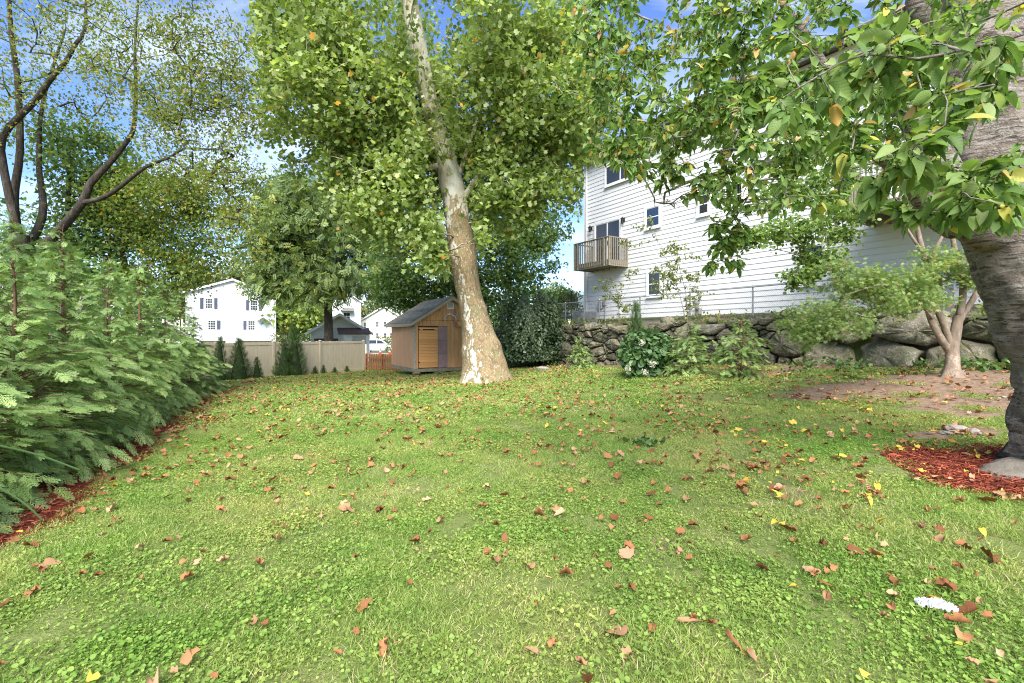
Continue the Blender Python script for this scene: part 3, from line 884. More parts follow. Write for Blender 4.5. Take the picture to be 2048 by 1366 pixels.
def cluster_idx(x, y):
    f = np.sin(x * 1.7 + 0.6 * y) + np.sin(y * 2.3 - 0.8 * x + 1.2) + np.sin(x * 0.7 - y * 1.1 + 2.0) + RNG.normal(size=len(x)) * 0.7
    return np.digitize(f, [-1.1, 0.2, 1.3]).astype(int)
x1, y1 = lawn_pts(1.4, 9.5, 23)
tag(instancer('grass', near, np.stack([x1, y1, ground_z(x1, y1) - 0.004], -1), RNG.random(len(x1)) * 6.28, 0.8 + 0.5 * RNG.random(len(x1)), cluster_idx(x1, y1)),
    'short green grass and clover covering the near lawn', 'grass')
far = [blade_tile('f', 0.40, 460, 60, 0.045, 0.010, 0.035, 5), blade_tile('f', 0.40, 340, 110, 0.040, 0.010, 0.04, 6), blade_tile('f', 0.40, 500, 30, 0.052, 0.009, 0.035, 7), blade_tile('f', 0.40, 360, 90, 0.038, 0.010, 0.04, 8, 0.3, 1.0)]
x2, y2 = lawn_pts(9.3, 33, 7.5)
tag(instancer('grass', far, np.stack([x2, y2, ground_z(x2, y2) - 0.004], -1), RNG.random(len(x2)) * 6.28, 0.8 + 0.5 * RNG.random(len(x2)), cluster_idx(x2, y2)),
    'mown grass of the far lawn towards shed and fences', 'grass')

# ------------------------------------------------------------------ the three-storey white house on the terrace
HZ = 2.0
HROT = math.atan2(U[1], U[0])
house = thing('house', 'large white clapboard house with grey balcony above the stone wall', 'house', (HOUSE0[0], HOUSE0[1], HZ), HROT)
HL, HD = 21.0, 9.5
b = MB(); b.box(0.02, HL, 0.10, HD, 0.35, 8.45); wallp = b.build('wall', M['vinyl'], house)
b = MB(); b.box(0.06, HL, 0.14, HD, -0.5, 0.40); b.build('foundation', M['foundation'], house)
nb_ = 41; z0, z1 = 0.40, 8.45; hb = (z1 - z0) / nb_
cb = MB()
cb.add([(0.10, 0.10, 0), (HL, 0.10, 0), (HL, -0.019, 0), (0.10, -0.019, 0), (0.10, 0.10, hb * 0.985), (HL, 0.10, hb * 0.985), (HL, -0.002, hb * 0.985), (0.10, -0.002, hb * 0.985),
        (0.10, -0.0205, 0.015), (HL, -0.0205, 0.015)],
       [(0, 1, 2, 3), (3, 2, 9, 8), (8, 9, 6, 7), (4, 7, 6, 5), (0, 3, 8, 7, 4), (1, 5, 6, 9, 2)])
cme = cb.mesh('clapboard'); cme.materials.append(M['vinyl'])
for k in range(nb_):
    o = link('clapboard', cme, wallp); o.location = (0, 0, z0 + k * hb)
b = MB(); b.tube([(0.22, -0.07, 0.2), (0.22, -0.07, 8.3), (0.2, -0.3, 8.5)], 0.035, 8); b.build('downpipe', M['white'], house)
b = MB(); b.box(-0.05, 0.10, -0.045, 0.12, 0.36, 8.5); b.build('corner_trim', M['white'], house)
roof = MB()
roof.poly([(-0.45, 8.50), (HL + 0.4, 8.50), (HL + 0.4, 8.56), (-0.45, 8.56)], -0.45, 0.35)
roof.add([(-0.45, -0.45, 8.56), (HL + .4, -0.45, 8.56), (HL + .4, HD / 2, 10.6), (-0.45, HD / 2, 10.6), (-0.45, HD + 0.45, 8.56), (HL + .4, HD + 0.45, 8.56)],
         [(0, 1, 2, 3), (3, 2, 5, 4), (0, 3, 4), (1, 5, 2)])
rf = roof.build('roof', M['shingle'], house)
b = MB(); b.tube([(-0.5, -0.50, 8.60), (HL + .4, -0.50, 8.60)], 0.07, 8); b.box(-0.47, HL + 0.4, -0.44, -0.41, 8.40, 8.60); b.build('gutter', M['gutter'], rf)

def hx(px): return float(wall_t(px))
def hz(px, py):
    t = wall_t(px); y = HOUSE0[1] + U[1] * t
    return CAMZ + (HY - py) / FPX * y - HZ

def window(parent, x0, x1, z0, z1, y=-0.026, div=1, rail=True, blind=None, muntin=(0, 0), trim=0.09, mat=None, sill=True, nm='window'):
    mw = mat or M['white']
    b = MB(); t = trim
    b.box(x0 - t, x0, y - 0.05, y + 0.01, z0 - t, z1 + t); b.box(x1, x1 + t, y - 0.05, y + 0.01, z0 - t, z1 + t)
    b.box(x0, x1, y - 0.05, y + 0.01, z1, z1 + t); b.box(x0, x1, y - 0.05, y + 0.01, z0 - t, z0)
    w = b.build(nm, mw, parent)
    if sill:
        b = MB(); b.cbox(x0 - t - 0.03, x1 + t + 0.03, y - 0.085, y - 0.05, z0 - t - 0.03, z0 - t + 0.02, 0.006); b.build('sill', mw, w)
    b = MB(); b.box(x0, x1, y - 0.006, y - 0.002, z0, z1); b.build('interior', M['dark_in'], w)
    if blind:
        b = MB()
        if blind == 'v':
            n = int((x1 - x0) / 0.075)
            for i in range(n):
                xx = x0 + (i + 0.5) * (x1 - x0) / n
                b.box(xx - 0.022, xx + 0.022, y - 0.014, y - 0.010, z0, z1)
        else:
            n = int((z1 - z0) * blind / 0.05)
            for i in range(n):
                zz = z1 - (i + 0.5) * 0.05
                b.box(x0, x1, y - 0.014, y - 0.010, zz - 0.018, zz + 0.018)
        b.build('blind', M['blind'], w)
    n = div
    for k in range(n):
        a = x0 + (x1 - x0) * k / n; c = x0 + (x1 - x0) * (k + 1) / n
        s = 0.035
        b = MB()
        b.box(a, a + s, y - 0.036, y - 0.018, z0, z1); b.box(c - s, c, y - 0.036, y - 0.018, z0, z1)
        b.box(a + s, c - s, y - 0.036, y - 0.018, z0, z0 + s); b.box(a + s, c - s, y - 0.036, y - 0.018, z1 - s, z1)
        zm = (z0 + z1) / 2
        if rail: b.box(a + s, c - s, y - 0.040, y - 0.018, zm - 0.02, zm + 0.02)
        for i in range(1, muntin[0] + 1):
            xx = a + (c - a) * i / (muntin[0] + 1); b.box(xx - 0.012, xx + 0.012, y - 0.034, y - 0.020, z0 + s, z1 - s)
        for i in range(1, muntin[1] + 1):
            zz = z0 + (z1 - z0) * i / (muntin[1] + 1); b.box(a + s, c - s, y - 0.033, y - 0.021, zz - 0.012, zz + 0.012)
        b.build('sash', mw, w)
        b = MB(); b.box(a + s, c - s, y - 0.028, y - 0.024, z0 + s, z1 - s); b.build('pane', M['glass'] if blind else M['pane'], w)
    return w

window(house, 1.6, 3.5, 6.9, 7.8, div=2, rail=False)
window(house, hx(1294), hx(1320), 4.36, 5.2, blind=0.5)
window(house, hx(1399), hx(1418), 4.38, 5.14)
window(house, hx(1466), hx(1486), 4.38, 5.2, blind='v')
window(house, hx(1298), hx(1322), 1.36, 2.34)
window(house, hx(1604), hx(1648), 1.30, 2.5, blind='v')
window(house, hx(1500), hx(1535), 6.85, 8.02, div=1)
window(house, hx(1610), hx(1660), 6.85, 8.02, div=2, rail=False)
# sliding balcony door
dx0, dx1, dz0, dz1 = hx(1193), hx(1241), 3.06, 5.10
door = window(house, dx0, dx1, dz0, dz1, div=2, rail=False, trim=0.12, sill=False, nm='sliding_door')
b = MB(); b.box((dx0 + dx1) / 2 + 0.04, (dx0 + dx1) / 2 + 0.07, -0.10, -0.066, 4.0, 4.2); b.build('handle', M['black'], door)

def balcony(x0, x1, d, zd, left=True, right=True):
    bal = MB()
    bal.box(x0, x1, -d, -0.03, zd - 0.30, zd - 0.26)
    n = int((x1 - x0) / 0.145)
    o = MB(); o.box(x0, x1, -d, -d + 0.045, zd - 0.28, zd - 0.03); o.box(x0, x0 + 0.045, -d + 0.045, -0.03, zd - 0.28, zd - 0.03); o.box(x1 - 0.045, x1, -d + 0.045, -0.03, zd - 0.28, zd - 0.03)
    k = 0.4
    while x0 + k < x1 - 0.2:
        o.box(x0 + k, x0 + k + 0.04, -d + 0.045, -0.03, zd - 0.26, zd - 0.035); k += 0.4
    bo = o.build('balcony', M['deckwood'], house)
    pm = MB(); pm.box(0, 0.138, -d - 0.02, -0.03, zd - 0.03, zd); pme = pm.mesh('plank'); pme.materials.append(M['deckwood'])
    for i in range(n):
        q = link('plank', pme, bo); q.location = (x0 + i * (x1 - x0) / n, 0, 0)
    zt = zd + 1.0
    r = MB(); r.box(x0 - 0.03, x1 + 0.03, -d - 0.06, -d + 0.08, zt, zt + 0.04)
    if left: r.box(x0 - 0.03, x0 + 0.11, -d + 0.08, -0.03, zt, zt + 0.04)
    if right: r.box(x1 - 0.11, x1 + 0.03, -d + 0.08, -0.03, zt, zt + 0.04)
    r.build('handrail', M['deckwood'], bo)
    pl = MB(); pl.box(-0.018, 0.018, -0.018, 0.018, -0.20, 1.0); bme = pl.mesh('baluster'); bme.materials.append(M['deckwood'])
    k = x0 + 0.09
    spots = []
    while k < x1 - 0.05: spots.append((k, -d - 0.02)); k += 0.125
    k = -d + 0.12
    while k < -0.08:
        if left: spots.append((x0 - 0.02, k))
        if right: spots.append((x1 + 0.02, k))
        k += 0.125
    for (a, c) in spots:
        q = link('baluster', bme, bo); q.location = (a, c, zd)
    pp = MB(); pp.cbox(-0.045, 0.045, -0.045, 0.045, -0.28, 1.0, 0.006); ppm = pp.mesh('post'); ppm.materials.append(M['deckwood'])
    for (a, c) in ((x0 + 0.02, -d - 0.02), (x0 + 0.25, -d - 0.02), (x1 - 0.30, -d - 0.02), (x1 - 0.02, -d + 0.02), (x0 + 0.02, -0.06), (x1 - 0.02, -0.06)):
        q = link('post', ppm, bo); q.location = (a, c, zd)
balcony(0.62, 3.0, 1.2, 3.05)
balcony(12.75, 17.6, 2.05, 3.05)
dr = window(house, 13.9, 15.6, 3.06, 5.10, div=2, rail=False, trim=0.12, sill=False, nm='sliding_door')

def lantern(px, py):
    x = hx(px); z = hz(px, py)
    L0 = MB(); L0.box(x - 0.05, x + 0.05, -0.05, -0.02, z - 0.06, z + 0.12); L0.bar((x, -0.04, z + 0.10), (x, -0.16, z + 0.16), 0.02)
    L0.lathe([(0.02, z - 0.17), (0.055, z - 0.15), (0.075, z + 0.05)], 6, (x, -0.15)); L0.lathe([(0.10, z + 0.055), (0.03, z + 0.13), (0.012, z + 0.17)], 6, (x, -0.15))
    return L0.build('wall_lantern', M['black'], house)
lantern(1184, 458); lantern(1249, 441)
b = MB(); b.cbox(hx(1199), hx(1207), -0.16, -0.02, hz(1203, 617), hz(1203, 604), 0.02); mb_ = b.build('meter_box', M['galv'], house)
b = MB(); b.box(hx(1209), hx(1214), -0.12, -0.02, hz(1211, 611), hz(1211, 601)); b.tube([(hx(1212), -0.05, hz(1211, 611)), (hx(1212), -0.05, 0.1)], 0.025, 8); b.build('conduit', M['galv'], house)
b = MB(); b.cbox(hx(1238), hx(1243), -0.08, -0.02, hz(1240, 627), hz(1240, 620), 0.01); b.build('vent_cap', M['white'], house)
b = MB(); x_ = hx(1402)
b.tube([(x_, 0.0, 0.62), (x_, -0.18, 0.62), (x_, -0.26, 0.68), (x_, -0.27, 0.85)], [0.07, 0.075, 0.08, 0.085], 10); b.cbox(x_ - 0.13, x_ + 0.09, -0.22, -0.03, 0.45, 0.68, 0.03)
b.lathe([(0.11, 0.84), (0.12, 0.88), (0.10, 1.02), (0.05, 1.06)], 12, (x_, -0.27)); b.build('exhaust_vent', M['gutter'], house)

def ac_unit(label, t, d, w, h):
    p = HOUSE0 + U * t + NRM * d
    o = thing('air_conditioner', label, 'air conditioner', (p[0], p[1], TERR), HROT, 'outdoor air conditioner units')
    b = MB(); b.cbox(-w / 2 - 0.05, w / 2 + 0.05, -w / 2 - 0.05, w / 2 + 0.05, -0.05, 0.06, 0.01); b.build('pad', M['foundation'], o)
    b = MB(); b.box(-w / 2 + 0.03, w / 2 - 0.03, -w / 2 + 0.03, w / 2 - 0.03, 0.06, h - 0.06); b.build('coil', M['black'], o)
    b = MB(); b.cbox(-w / 2, w / 2, -w / 2, w / 2, h - 0.07, h, 0.02); b.box(-w / 2, w / 2, -w / 2, w / 2, 0.06, 0.12)
    for sx in (-1, 1):
        for sy in (-1, 1): b.box(sx * (w / 2 - 0.03) - 0.03, sx * (w / 2 - 0.03) + 0.03, sy * (w / 2 - 0.03) - 0.03, sy * (w / 2 - 0.03) + 0.03, 0.12, h - 0.07)
    b.build('case', M['ac'], o)
    lv = MB()
    n = int(w / 0.05)
    for i in range(n):
        q = -w / 2 + 0.06 + i * (w - 0.12) / (n - 1)
        lv.box(q - 0.011, q + 0.011, -w / 2 - 0.006, -w / 2 + 0.02, 0.12, h - 0.07); lv.box(-w / 2 - 0.006, -w / 2 + 0.02, q - 0.011, q + 0.011, 0.12, h - 0.07)
        lv.box(w / 2 - 0.02, w / 2 + 0.006, q - 0.011, q + 0.011, 0.12, h - 0.07)
    lv.build('louvre', M['ac'], o)
    b = MB(); b.cbox(w / 2 - 0.25, w / 2 - 0.02, -w / 2 - 0.012, -w / 2, h - 0.35, h - 0.1, 0.003); b.build('service_panel', M['galv'], o)
ac_unit('grey air conditioner on the wall by the far house corner', 0.9, 0.8, 0.85, 0.75)
ac_unit('grey louvred air conditioner behind the multi-stemmed maple', 14.2, 0.8, 0.9, 0.85)

# ------------------------------------------------------------------ chain-link fence along the terrace edge
CF0 = HOUSE0 + NRM * 1.5
def cf(t): return CF0 + U * t
cfence = thing('chain_link_fence', 'grey chain-link fence along the terrace in front of the house', 'fence', (*cf(-2.2), TERR), HROT)
FH = 1.14; FLn = 21.0
b = MB(); b.tube([(0, 0, FH), (FLn, 0, FH)], 0.021, 8); b.build('top_rail', M['galv'], cfence)
pm = MB(); pm.tube([(0, 0, -0.3), (0, 0, FH + 0.02)], 0.027, 8); pm.lathe([(0.034, FH + 0.0), (0.03, FH + 0.05), (0.008, FH + 0.075)], 8); pme = pm.mesh('post'); pme.materials.append(M['galv'])
k = 0.0
while k < FLn:
    q = link('post', pme, cfence); q.location = (k, 0.035, 0); k += 2.42
V = []; F = []
sp = 0.075
for sgn, yy in ((1, -0.004), (-1, 0.004)):
    s = -FH
    while s < FLn + FH:
        a0 = (s, 0.03); a1 = (s + sgn * (FH - 0.05), FH - 0.02)
        w = 0.0026
        b0 = len(V)
        for (xx, zz) in (a0, a1):
            V += [(xx - w, yy, zz), (xx + w, yy - 0.002, zz), (xx, yy + 0.003, zz)]
        if min(a0[0], a1[0]) > -0.02 and max(a0[0], a1[0]) < FLn + 0.02:
            F += [(b0, b0 + 1, b0 + 4, b0 + 3), (b0 + 1, b0 + 2, b0 + 5, b0 + 4), (b0 + 2, b0, b0 + 3, b0 + 5)]
        s += sp
o = link('wire_mesh', mesh_np('wire_mesh', V, F), cfence, M['wire']); o['kind'] = 'stuff'

# ------------------------------------------------------------------ dry stone wall
swall = thing('stone_wall', 'rough dry-stone retaining wall of mossy boulders below the white house', 'stone wall', tuple(wl(0, 0, float(ground_z(WALL0[0], WALL0[1])))))
sw0 = Vector(swall.location)
def wall_base(t):
    p = wl(t, 0.25, 0); return float(ground_z(p[0], p[1]))
def t_of(px, d=0.15):
    k = (px - HX) / FPX; p0 = WALL0 + NRM * d
    return (k * p0[1] - p0[0]) / (U[0] - k * U[1])
def zof(px, py, d=0.15):
    t = t_of(px, d); y = (WALL0 + NRM * d + U * t)[1]
    return CAMZ + (HY - py) / FPX * y
seeds = []                              # t, z, weight radius
big = [(1128, 697, .62, 1.5), (1226, 688, .40, 1.1), (1195, 703, .36, 1.0), (1776, 702, .92, 1.05), (1880, 706, .62, 1.0), (1665, 708, .72, .8), (1625, 666, .55, .75), (1575, 690, .62, .6), (1700, 662, .75, .45), (1820, 660, .95, .4),
       (1950, 705, .6, 1.0), (1985, 668, .55, .6), (2040, 700, .6, 1.0), (1572, 640, .32, .8), (1325, 648, .42, .55), (1240, 650, .5, .35), (1470, 690, .55, .7), (1420, 700, .5, .7), (1370, 670, .5, .5), (1290, 700, .55, .8), (1345, 705, .5, .7), (1520, 712, .45, .7), (1415, 655, .5, .45)]
for px, py, r, asp in big:
    seeds.append((float(t_of(px)), float(zof(px, py)), r))
tries = 0
rs = random.Random(5)
while len(seeds) < 185 and tries < 6000:
    tries += 1
    t = rs.uniform(-3.4, 19.0)
    zb = wall_base(t); zt = TERR - 0.02
    z = rs.uniform(zb + 0.05, zt)
    hi = (z - zb) / max(0.3, zt - zb)
    r = rs.uniform(0.10, 0.26) * (1.15 - 0.5 * hi)
    if all(((t - a) / 1.0) ** 2 + ((z - c) * 1.7) ** 2 > (0.72 * (r + e)) ** 2 for a, c, e in seeds): seeds.append((t, z, r))
def clip_poly(poly, nx, nz_, c):
    out = []
    for i in range(len(poly)):
        a = poly[i]; b = poly[(i + 1) % len(poly)]
        da = nx * a[0] + nz_ * a[1] - c; db = nx * b[0] + nz_ * b[1] - c
        if da <= 0: out.append(a)
        if da * db < 0:
            k = da / (da - db); out.append((a[0] + k * (b[0] - a[0]), a[1] + k * (b[1] - a[1])))
    return out
ST = 1.7
for si, (t, z, r) in enumerate(seeds):
    zb = wall_base(t) - 0.18; zt = TERR + rs.uniform(-0.06, 0.13)
    poly = [(t - 1.5, zb * ST), (t + 1.5, zb * ST), (t + 1.5, zt * ST), (t - 1.5, zt * ST)]
    for sj, (t2, z2, r2) in enumerate(seeds):
        if sj == si or abs(t2 - t) > 3: continue
        nx, nzz = t2 - t, (z2 - z) * ST
        d2 = nx * nx + nzz * nzz
        f = 0.5 * (1 + (r * r - r2 * r2) / d2)
        f = min(0.9, max(0.1, f))
        poly = clip_poly(poly, nx, nzz, nx * (t + f * nx) + nzz * (z * ST + f * nzz))
        if len(poly) < 3: break
    if len(poly) < 3: continue
    pg = np.array([(a, c / ST) for a, c in poly])
    cen = pg.mean(0)
    size0 = np.linalg.norm(pg - cen, axis=1).mean()
    nxt = np.roll(pg, -1, 0); pg = np.stack([pg, 0.5 * (pg + nxt) + np.random.default_rng(si + 500).normal(size=pg.shape) * 0.06 * size0], 1).reshape(-1, 2)
    for _ in range(1 if size0 > 0.2 else 2):
        nxt = np.roll(pg, -1, 0)
        pg = np.stack([0.78 * pg + 0.22 * nxt, 0.22 * pg + 0.78 * nxt], 1).reshape(-1, 2)
        if len(pg) > 18: break
    size = np.linalg.norm(pg - cen, axis=1).mean()
    pg = cen + (pg - cen) * (1 - min(0.25, 0.030 / max(size, 0.05)))
    n = len(pg)
    dep = min(0.34, 0.10 + 0.42 * size) * rs.uniform(0.75, 1.15)
    V = []; F = []
    rgn = np.random.default_rng(si)
    tlt = rgn.normal(size=2) * 0.22
    for sc_, dd in ((0.86, -0.16), (1.0, dep * 0.35), (0.95, dep * 0.78), (0.74, dep * 0.98), (0.36, dep * 1.03)):
        jj = 1 + rgn.normal(size=n) * 0.035
        for i in range(n):
            q = cen + (pg[i] - cen) * sc_ * jj[i]
            p = wl(q[0], dd + (rgn.normal() * 0.03 * min(1, size * 3) + (tlt[0] * (q[0] - cen[0]) + tlt[1] * (q[1] - cen[1])) if dd > 0 else 0), q[1])
            V.append(p)
    V.append(wl(cen[0], dep * 1.03, cen[1]))
    V = np.array(V)
    org = V.mean(0)
    for kk in range(4):
        for i in range(n): F.append((kk * n + i, kk * n + (i + 1) % n, (kk + 1) * n + (i + 1) % n, (kk + 1) * n + i))
    for i in range(n): F.append((4 * n + i, 4 * n + (i + 1) % n, 5 * n))
    me = mesh_np('stone', V - org, F, smooth=size > 0.28 or si % 3 == 0); me.materials.append(M['stone'])
    o = link('stone', me, swall); o.location = Vector(org) - sw0
# cap stones lying loose on top
for px, py, w_, h_, d_ in ((1335, 637, 0.62, 0.34, -0.25), (1574, 636, 0.55, 0.42, -0.2), (1185, 655, 0.5, 0.18, -0.1), (1425, 645, 0.4, 0.2, -0.1), (1260, 652, 0.7, 0.16, -0.15), (1500, 640, 0.4, 0.22, -0.2), (1760, 640, 0.9, 0.2, -0.2), (1860, 645, 0.9, 0.18, -0.2), (1660, 642, 0.6, 0.2, -0.2)):
    t = float(t_of(px, d_)); c = wl(t, d_, TERR + h_ * 0.22)
    rgn = np.random.default_rng(int(px))
    V = []; F = []; n = 10; rings = 6
    for i in range(rings + 1):
        a = math.pi * i / rings
        for j in range(n):
            e = 2 * math.pi * j / n
            k = 1 + rgn.normal() * 0.07
            lx, ly, lz = w_ * 0.5 * math.sin(a) * math.cos(e) * k, w_ * 0.36 * math.sin(a) * math.sin(e) * k, h_ * 0.55 * math.cos(a) * k
            V.append((c[0] + U[0] * lx + NRM[0] * ly - sw0.x, c[1] + U[1] * lx + NRM[1] * ly - sw0.y, c[2] + lz - sw0.z))
    for i in range(rings):
        for j in range(n): F.append((i * n + j, (i + 1) * n + j, (i + 1) * n + (j + 1) % n, i * n + (j + 1) % n))
    link('stone', mesh_np('stone', V, F, smooth=True), swall, M['stone'])

# ------------------------------------------------------------------ the shed
M['shed'] = mottled('tan_plywood_siding', (0.47, 0.235, 0.09), (0.60, 0.33, 0.145), 2.2, 0.75, 0.2, 35, stretch=(3, 3, 0.6), rnd=0.12)
M['shed_side'] = mottled('faded_tan_siding', (0.46, 0.255, 0.125), (0.56, 0.325, 0.175), 2.2, 0.75, 0.2, 35, stretch=(3, 3, 0.6), rnd=0.08)
M['shed_trim'] = mottled('weathered_trim', (0.28, 0.235, 0.175), (0.42, 0.36, 0.28), 5, 0.8, 0.25, 40, stretch=(1, 1, 3))
M['skid'] = mottled('mossy_timber', (0.16, 0.14, 0.085), (0.30, 0.27, 0.17), 4, 0.9, 0.3)
M['plank'] = mottled('raw_pine_plank', (0.60, 0.275, 0.085), (0.72, 0.37, 0.14), 3.5, 0.7, 0.2, 30, stretch=(0.5, 3, 4), rnd=0.25)
M['purple'] = mottled('faded_mauve_board', (0.25, 0.155, 0.14), (0.34, 0.225, 0.205), 5, 0.8, 0.2, rnd=0.1)
M['roofmoss'] = mottled('mossy_shingle', (0.14, 0.125, 0.09), (0.34, 0.305, 0.23), 5, 0.95, 0.6, 50, rnd=0.55)
M['antler'] = mottled('bleached_antler', (0.50, 0.47, 0.42), (0.66, 0.63, 0.58), 12, 0.6, 0.2)
SH0 = np.array([-4.546, 22.5]); SHR = math.radians(29.5)
SHZ = -0.10
shed = thing('garden_shed', 'small tan garden shed with pine plank door behind the sycamore trunk', 'shed', (SH0[0], SH0[1], SHZ), SHR)
SW_, SD_ = 3.68, 3.8
EZ, PZ = 2.36, 3.50     # wall height at the eaves and ridge, above the base
b = MB(); b.box(0.05, SW_ - 0.05, 0.05, SD_ - 0.05, 0.14, EZ - 0.02); b.poly([(0.05, EZ - 0.02), (SW_ - 0.05, EZ - 0.02), (SW_ / 2, PZ - 0.06)], 0.05, SD_ - 0.05)
b.build('body', M['dark_in'], shed)
b = MB(); b.box(-0.02, SW_ + 0.02, -0.02, 0.10, 0.0, 0.15); b.box(-0.02, 0.10, 0.10, SD_, 0.0, 0.15); b.box(SW_ - 0.1, SW_ + 0.02, 0.10, SD_, 0.0, 0.15); b.build('skid', M['skid'], shed)
# siding boards, front: split at the gable seam, open at the door
seam = 2.42
nB = 18; bw = SW_ / nB
DX0, DX1, DZ0, DZ1 = 0.20, 1.66, 0.17, 2.13
def gz(x): return EZ + (PZ - EZ) * (1 - abs(x - SW_ / 2) / (SW_ / 2)) - 0.03
for k in range(nB):
    x0_, x1_ = k * bw + 0.006, (k + 1) * bw - 0.006
    lo = 0.16
    if DX0 < (x0_ + x1_) / 2 < DX1: lo = DZ1 + 0.02
    b = MB(); zt = min(seam - 0.006, min(gz(x0_), gz(x1_)) - 0.02)
    if zt > lo: b.box(x0_, x1_, 0.0, 0.05, lo, zt); b.build('siding_board', M['shed'], shed)
    if min(gz(x0_), gz(x1_)) > seam + 0.03:
        b = MB(); b.poly([(x0_, seam + 0.006), (x1_, seam + 0.006), (x1_, gz(x1_)), (x0_, gz(x0_))], -0.006, 0.05); b.build('siding_board', M['shed'], shed)
nS = 18
for k in range(nS):
    b = MB(); y0_, y1_ = 0.05 + k * (SD_ - 0.05) / nS + 0.004, 0.05 + (k + 1) * (SD_ - 0.05) / nS - 0.004
    b.box(0.0, 0.05, y0_, y1_, 0.16, EZ - 0.03); b.build('siding_board', M['shed_side'], shed)
for k in range(6):
    b = MB(); b.box(SW_ - 0.05, SW_, 0.05 + k * 0.62, 0.66 + k * 0.62, 0.16, EZ - 0.03); b.build('siding_board', M['shed_side'], shed)
b = MB(); b.box(-0.025, 0.09, -0.025, 0.0, 0.15, EZ - 0.06); b.box(-0.025, 0.0, 0.0, 0.09, 0.15, EZ - 0.06); b.build('corner_trim', M['shed_trim'], shed)
# plank door
dr_ = MB(); dr_.box(DX0 + 0.02, 1.17, 0.03, 0.045, DZ0, DZ1 - 0.05); door = dr_.build('door', M['dark_in'], shed)
nP = 13; ph = (DZ1 - 0.20 - DZ0) / nP
pm = MB(); pm.cbox(DX0 + 0.03, 1.165, -0.02, 0.03, 0.0, ph - 0.008, 0.004); pme = pm.mesh('plank'); pme.materials.append(M['plank'])
for k in range(nP):
    q = link('plank', pme, door); q.location = (0, 0, DZ0 + 0.02 + k * ph)
b = MB(); b.box(DX0 + 0.03, 1.165, -0.02, 0.03, DZ1 - 0.125, DZ1 - 0.05); b.box(DX0 + 0.03, DX0 + 0.22, -0.02, 0.03, DZ1 - 0.175, DZ1 - 0.13); b.box(1.0, 1.165, -0.02, 0.03, DZ1 - 0.175, DZ1 - 0.13); b.build('plank', M['plank'], door)
b = MB(); b.box(DX0 - 0.01, DX0 + 0.07, -0.03, -0.02, DZ1 - 0.18, DZ1 - 0.13); b.box(DX0 - 0.01, DX0 + 0.07, -0.03, -0.02, DZ0 + 0.25, DZ0 + 0.31); b.build('hinge', M['black'], door)
for k in range(3):
    b = MB(); b.box(1.185, DX1 - 0.01, -0.018, 0.03, DZ0 + k * 0.66, DZ0 + k * 0.66 + 0.645); b.build('mauve_panel', M['purple'], shed)
# roof: two slopes of shingle courses, verge boards
ov, sl = 0.24, math.atan2(PZ - EZ, SW_ / 2)
for sgn in (-1, 1):
    L_ = (SW_ / 2 + ov) / math.cos(sl)
    b = MB()
    ex = SW_ / 2 + sgn * (SW_ / 2 + ov); ez = PZ + 0.05 - (SW_ / 2 + ov) * math.tan(sl)
    pts = [(SW_ / 2, PZ + 0.05), (ex, ez), (ex, ez + 0.045), (SW_ / 2, PZ + 0.095)]
    b.poly(pts if sgn < 0 else pts[::-1], -0.26, SD_ + 0.2)
    rp = b.build('roof', M['roofmoss'], shed)
    nc = 14; cw = L_ / nc
    for c in range(nc):
        q0 = SW_ / 2 + sgn * (c + 1.08) * cw * math.cos(sl); q1 = SW_ / 2 + sgn * c * cw * math.cos(sl)
        zz0 = PZ + 0.095 - (c + 1.08) * cw * math.sin(sl); zz1 = PZ + 0.095 - c * cw * math.sin(sl)
        V = []; F = []
        ntab = 13
        for k in range(ntab):
            ya = -0.28 + (SD_ + 0.5) * (k + (0.5 if c % 2 else 0)) / ntab; yb = ya + (SD_ + 0.5) / ntab - 0.012
            ya = max(-0.28, ya); yb = min(SD_ + 0.22, yb)
            if yb - ya < 0.03: continue
            j = random.uniform(0.014, 0.024)
            o_ = len(V)
            V += [(q0, ya, zz0 + 0.004), (q0, yb, zz0 + 0.004), (q0, yb, zz0 + j), (q0, ya, zz0 + j), (q1, yb, zz1 + 0.004), (q1, ya, zz1 + 0.004)]
            F += [(o_, o_ + 1, o_ + 2, o_ + 3), (o_ + 3, o_ + 2, o_ + 4, o_ + 5)]
        o = link('shingle_course', mesh_np('shingle_course', V, F), rp, M['roofmoss']); o['kind'] = 'stuff'
    b = MB()
    vb = [(SW_ / 2, PZ + 0.048), (ex - sgn * 0.005, ez - 0.002), (ex - sgn * 0.005, ez - 0.14), (SW_ / 2, PZ - 0.10)]
    b.poly(vb if sgn < 0 else vb[::-1], -0.265, -0.235); b.build('verge_board', M['shed_trim'], rp)
    b = MB(); b.box(min(ex, ex - sgn * 0.03), max(ex, ex - sgn * 0.03), -0.235, SD_ + 0.2, ez - 0.14, ez - 0.003); b.build('fascia', M['shed_trim'], rp)
b = MB(); vx = 1.80; b.box(vx - 0.17, vx + 0.17, -0.03, -0.006, 2.98, 3.02); b.box(vx - 0.17, vx + 0.17, -0.03, -0.006, 3.26, 3.30); b.box(vx - 0.17, vx - 0.13, -0.03, -0.006, 3.02, 3.26); b.box(vx + 0.13, vx + 0.17, -0.03, -0.006, 3.02, 3.26)
vent = b.build('gable_vent', M['white'], shed)
for k in range(5):
    b = MB(); zz = 3.03 + k * 0.048
    b.add([(vx - 0.13, -0.028, zz), (vx + 0.13, -0.028, zz), (vx + 0.13, -0.008, zz + 0.04), (vx - 0.13, -0.008, zz + 0.04)], [(0, 1, 2, 3)]); b.build('slat', M['blind'], vent)
b = MB(); b.box(1.98, 2.10, -0.03, -0.006, 2.1, 3.0); b.build('mauve_panel', M['purple'], shed)
ant = MB()
ac_ = np.array([1.74, -0.06, 2.70])
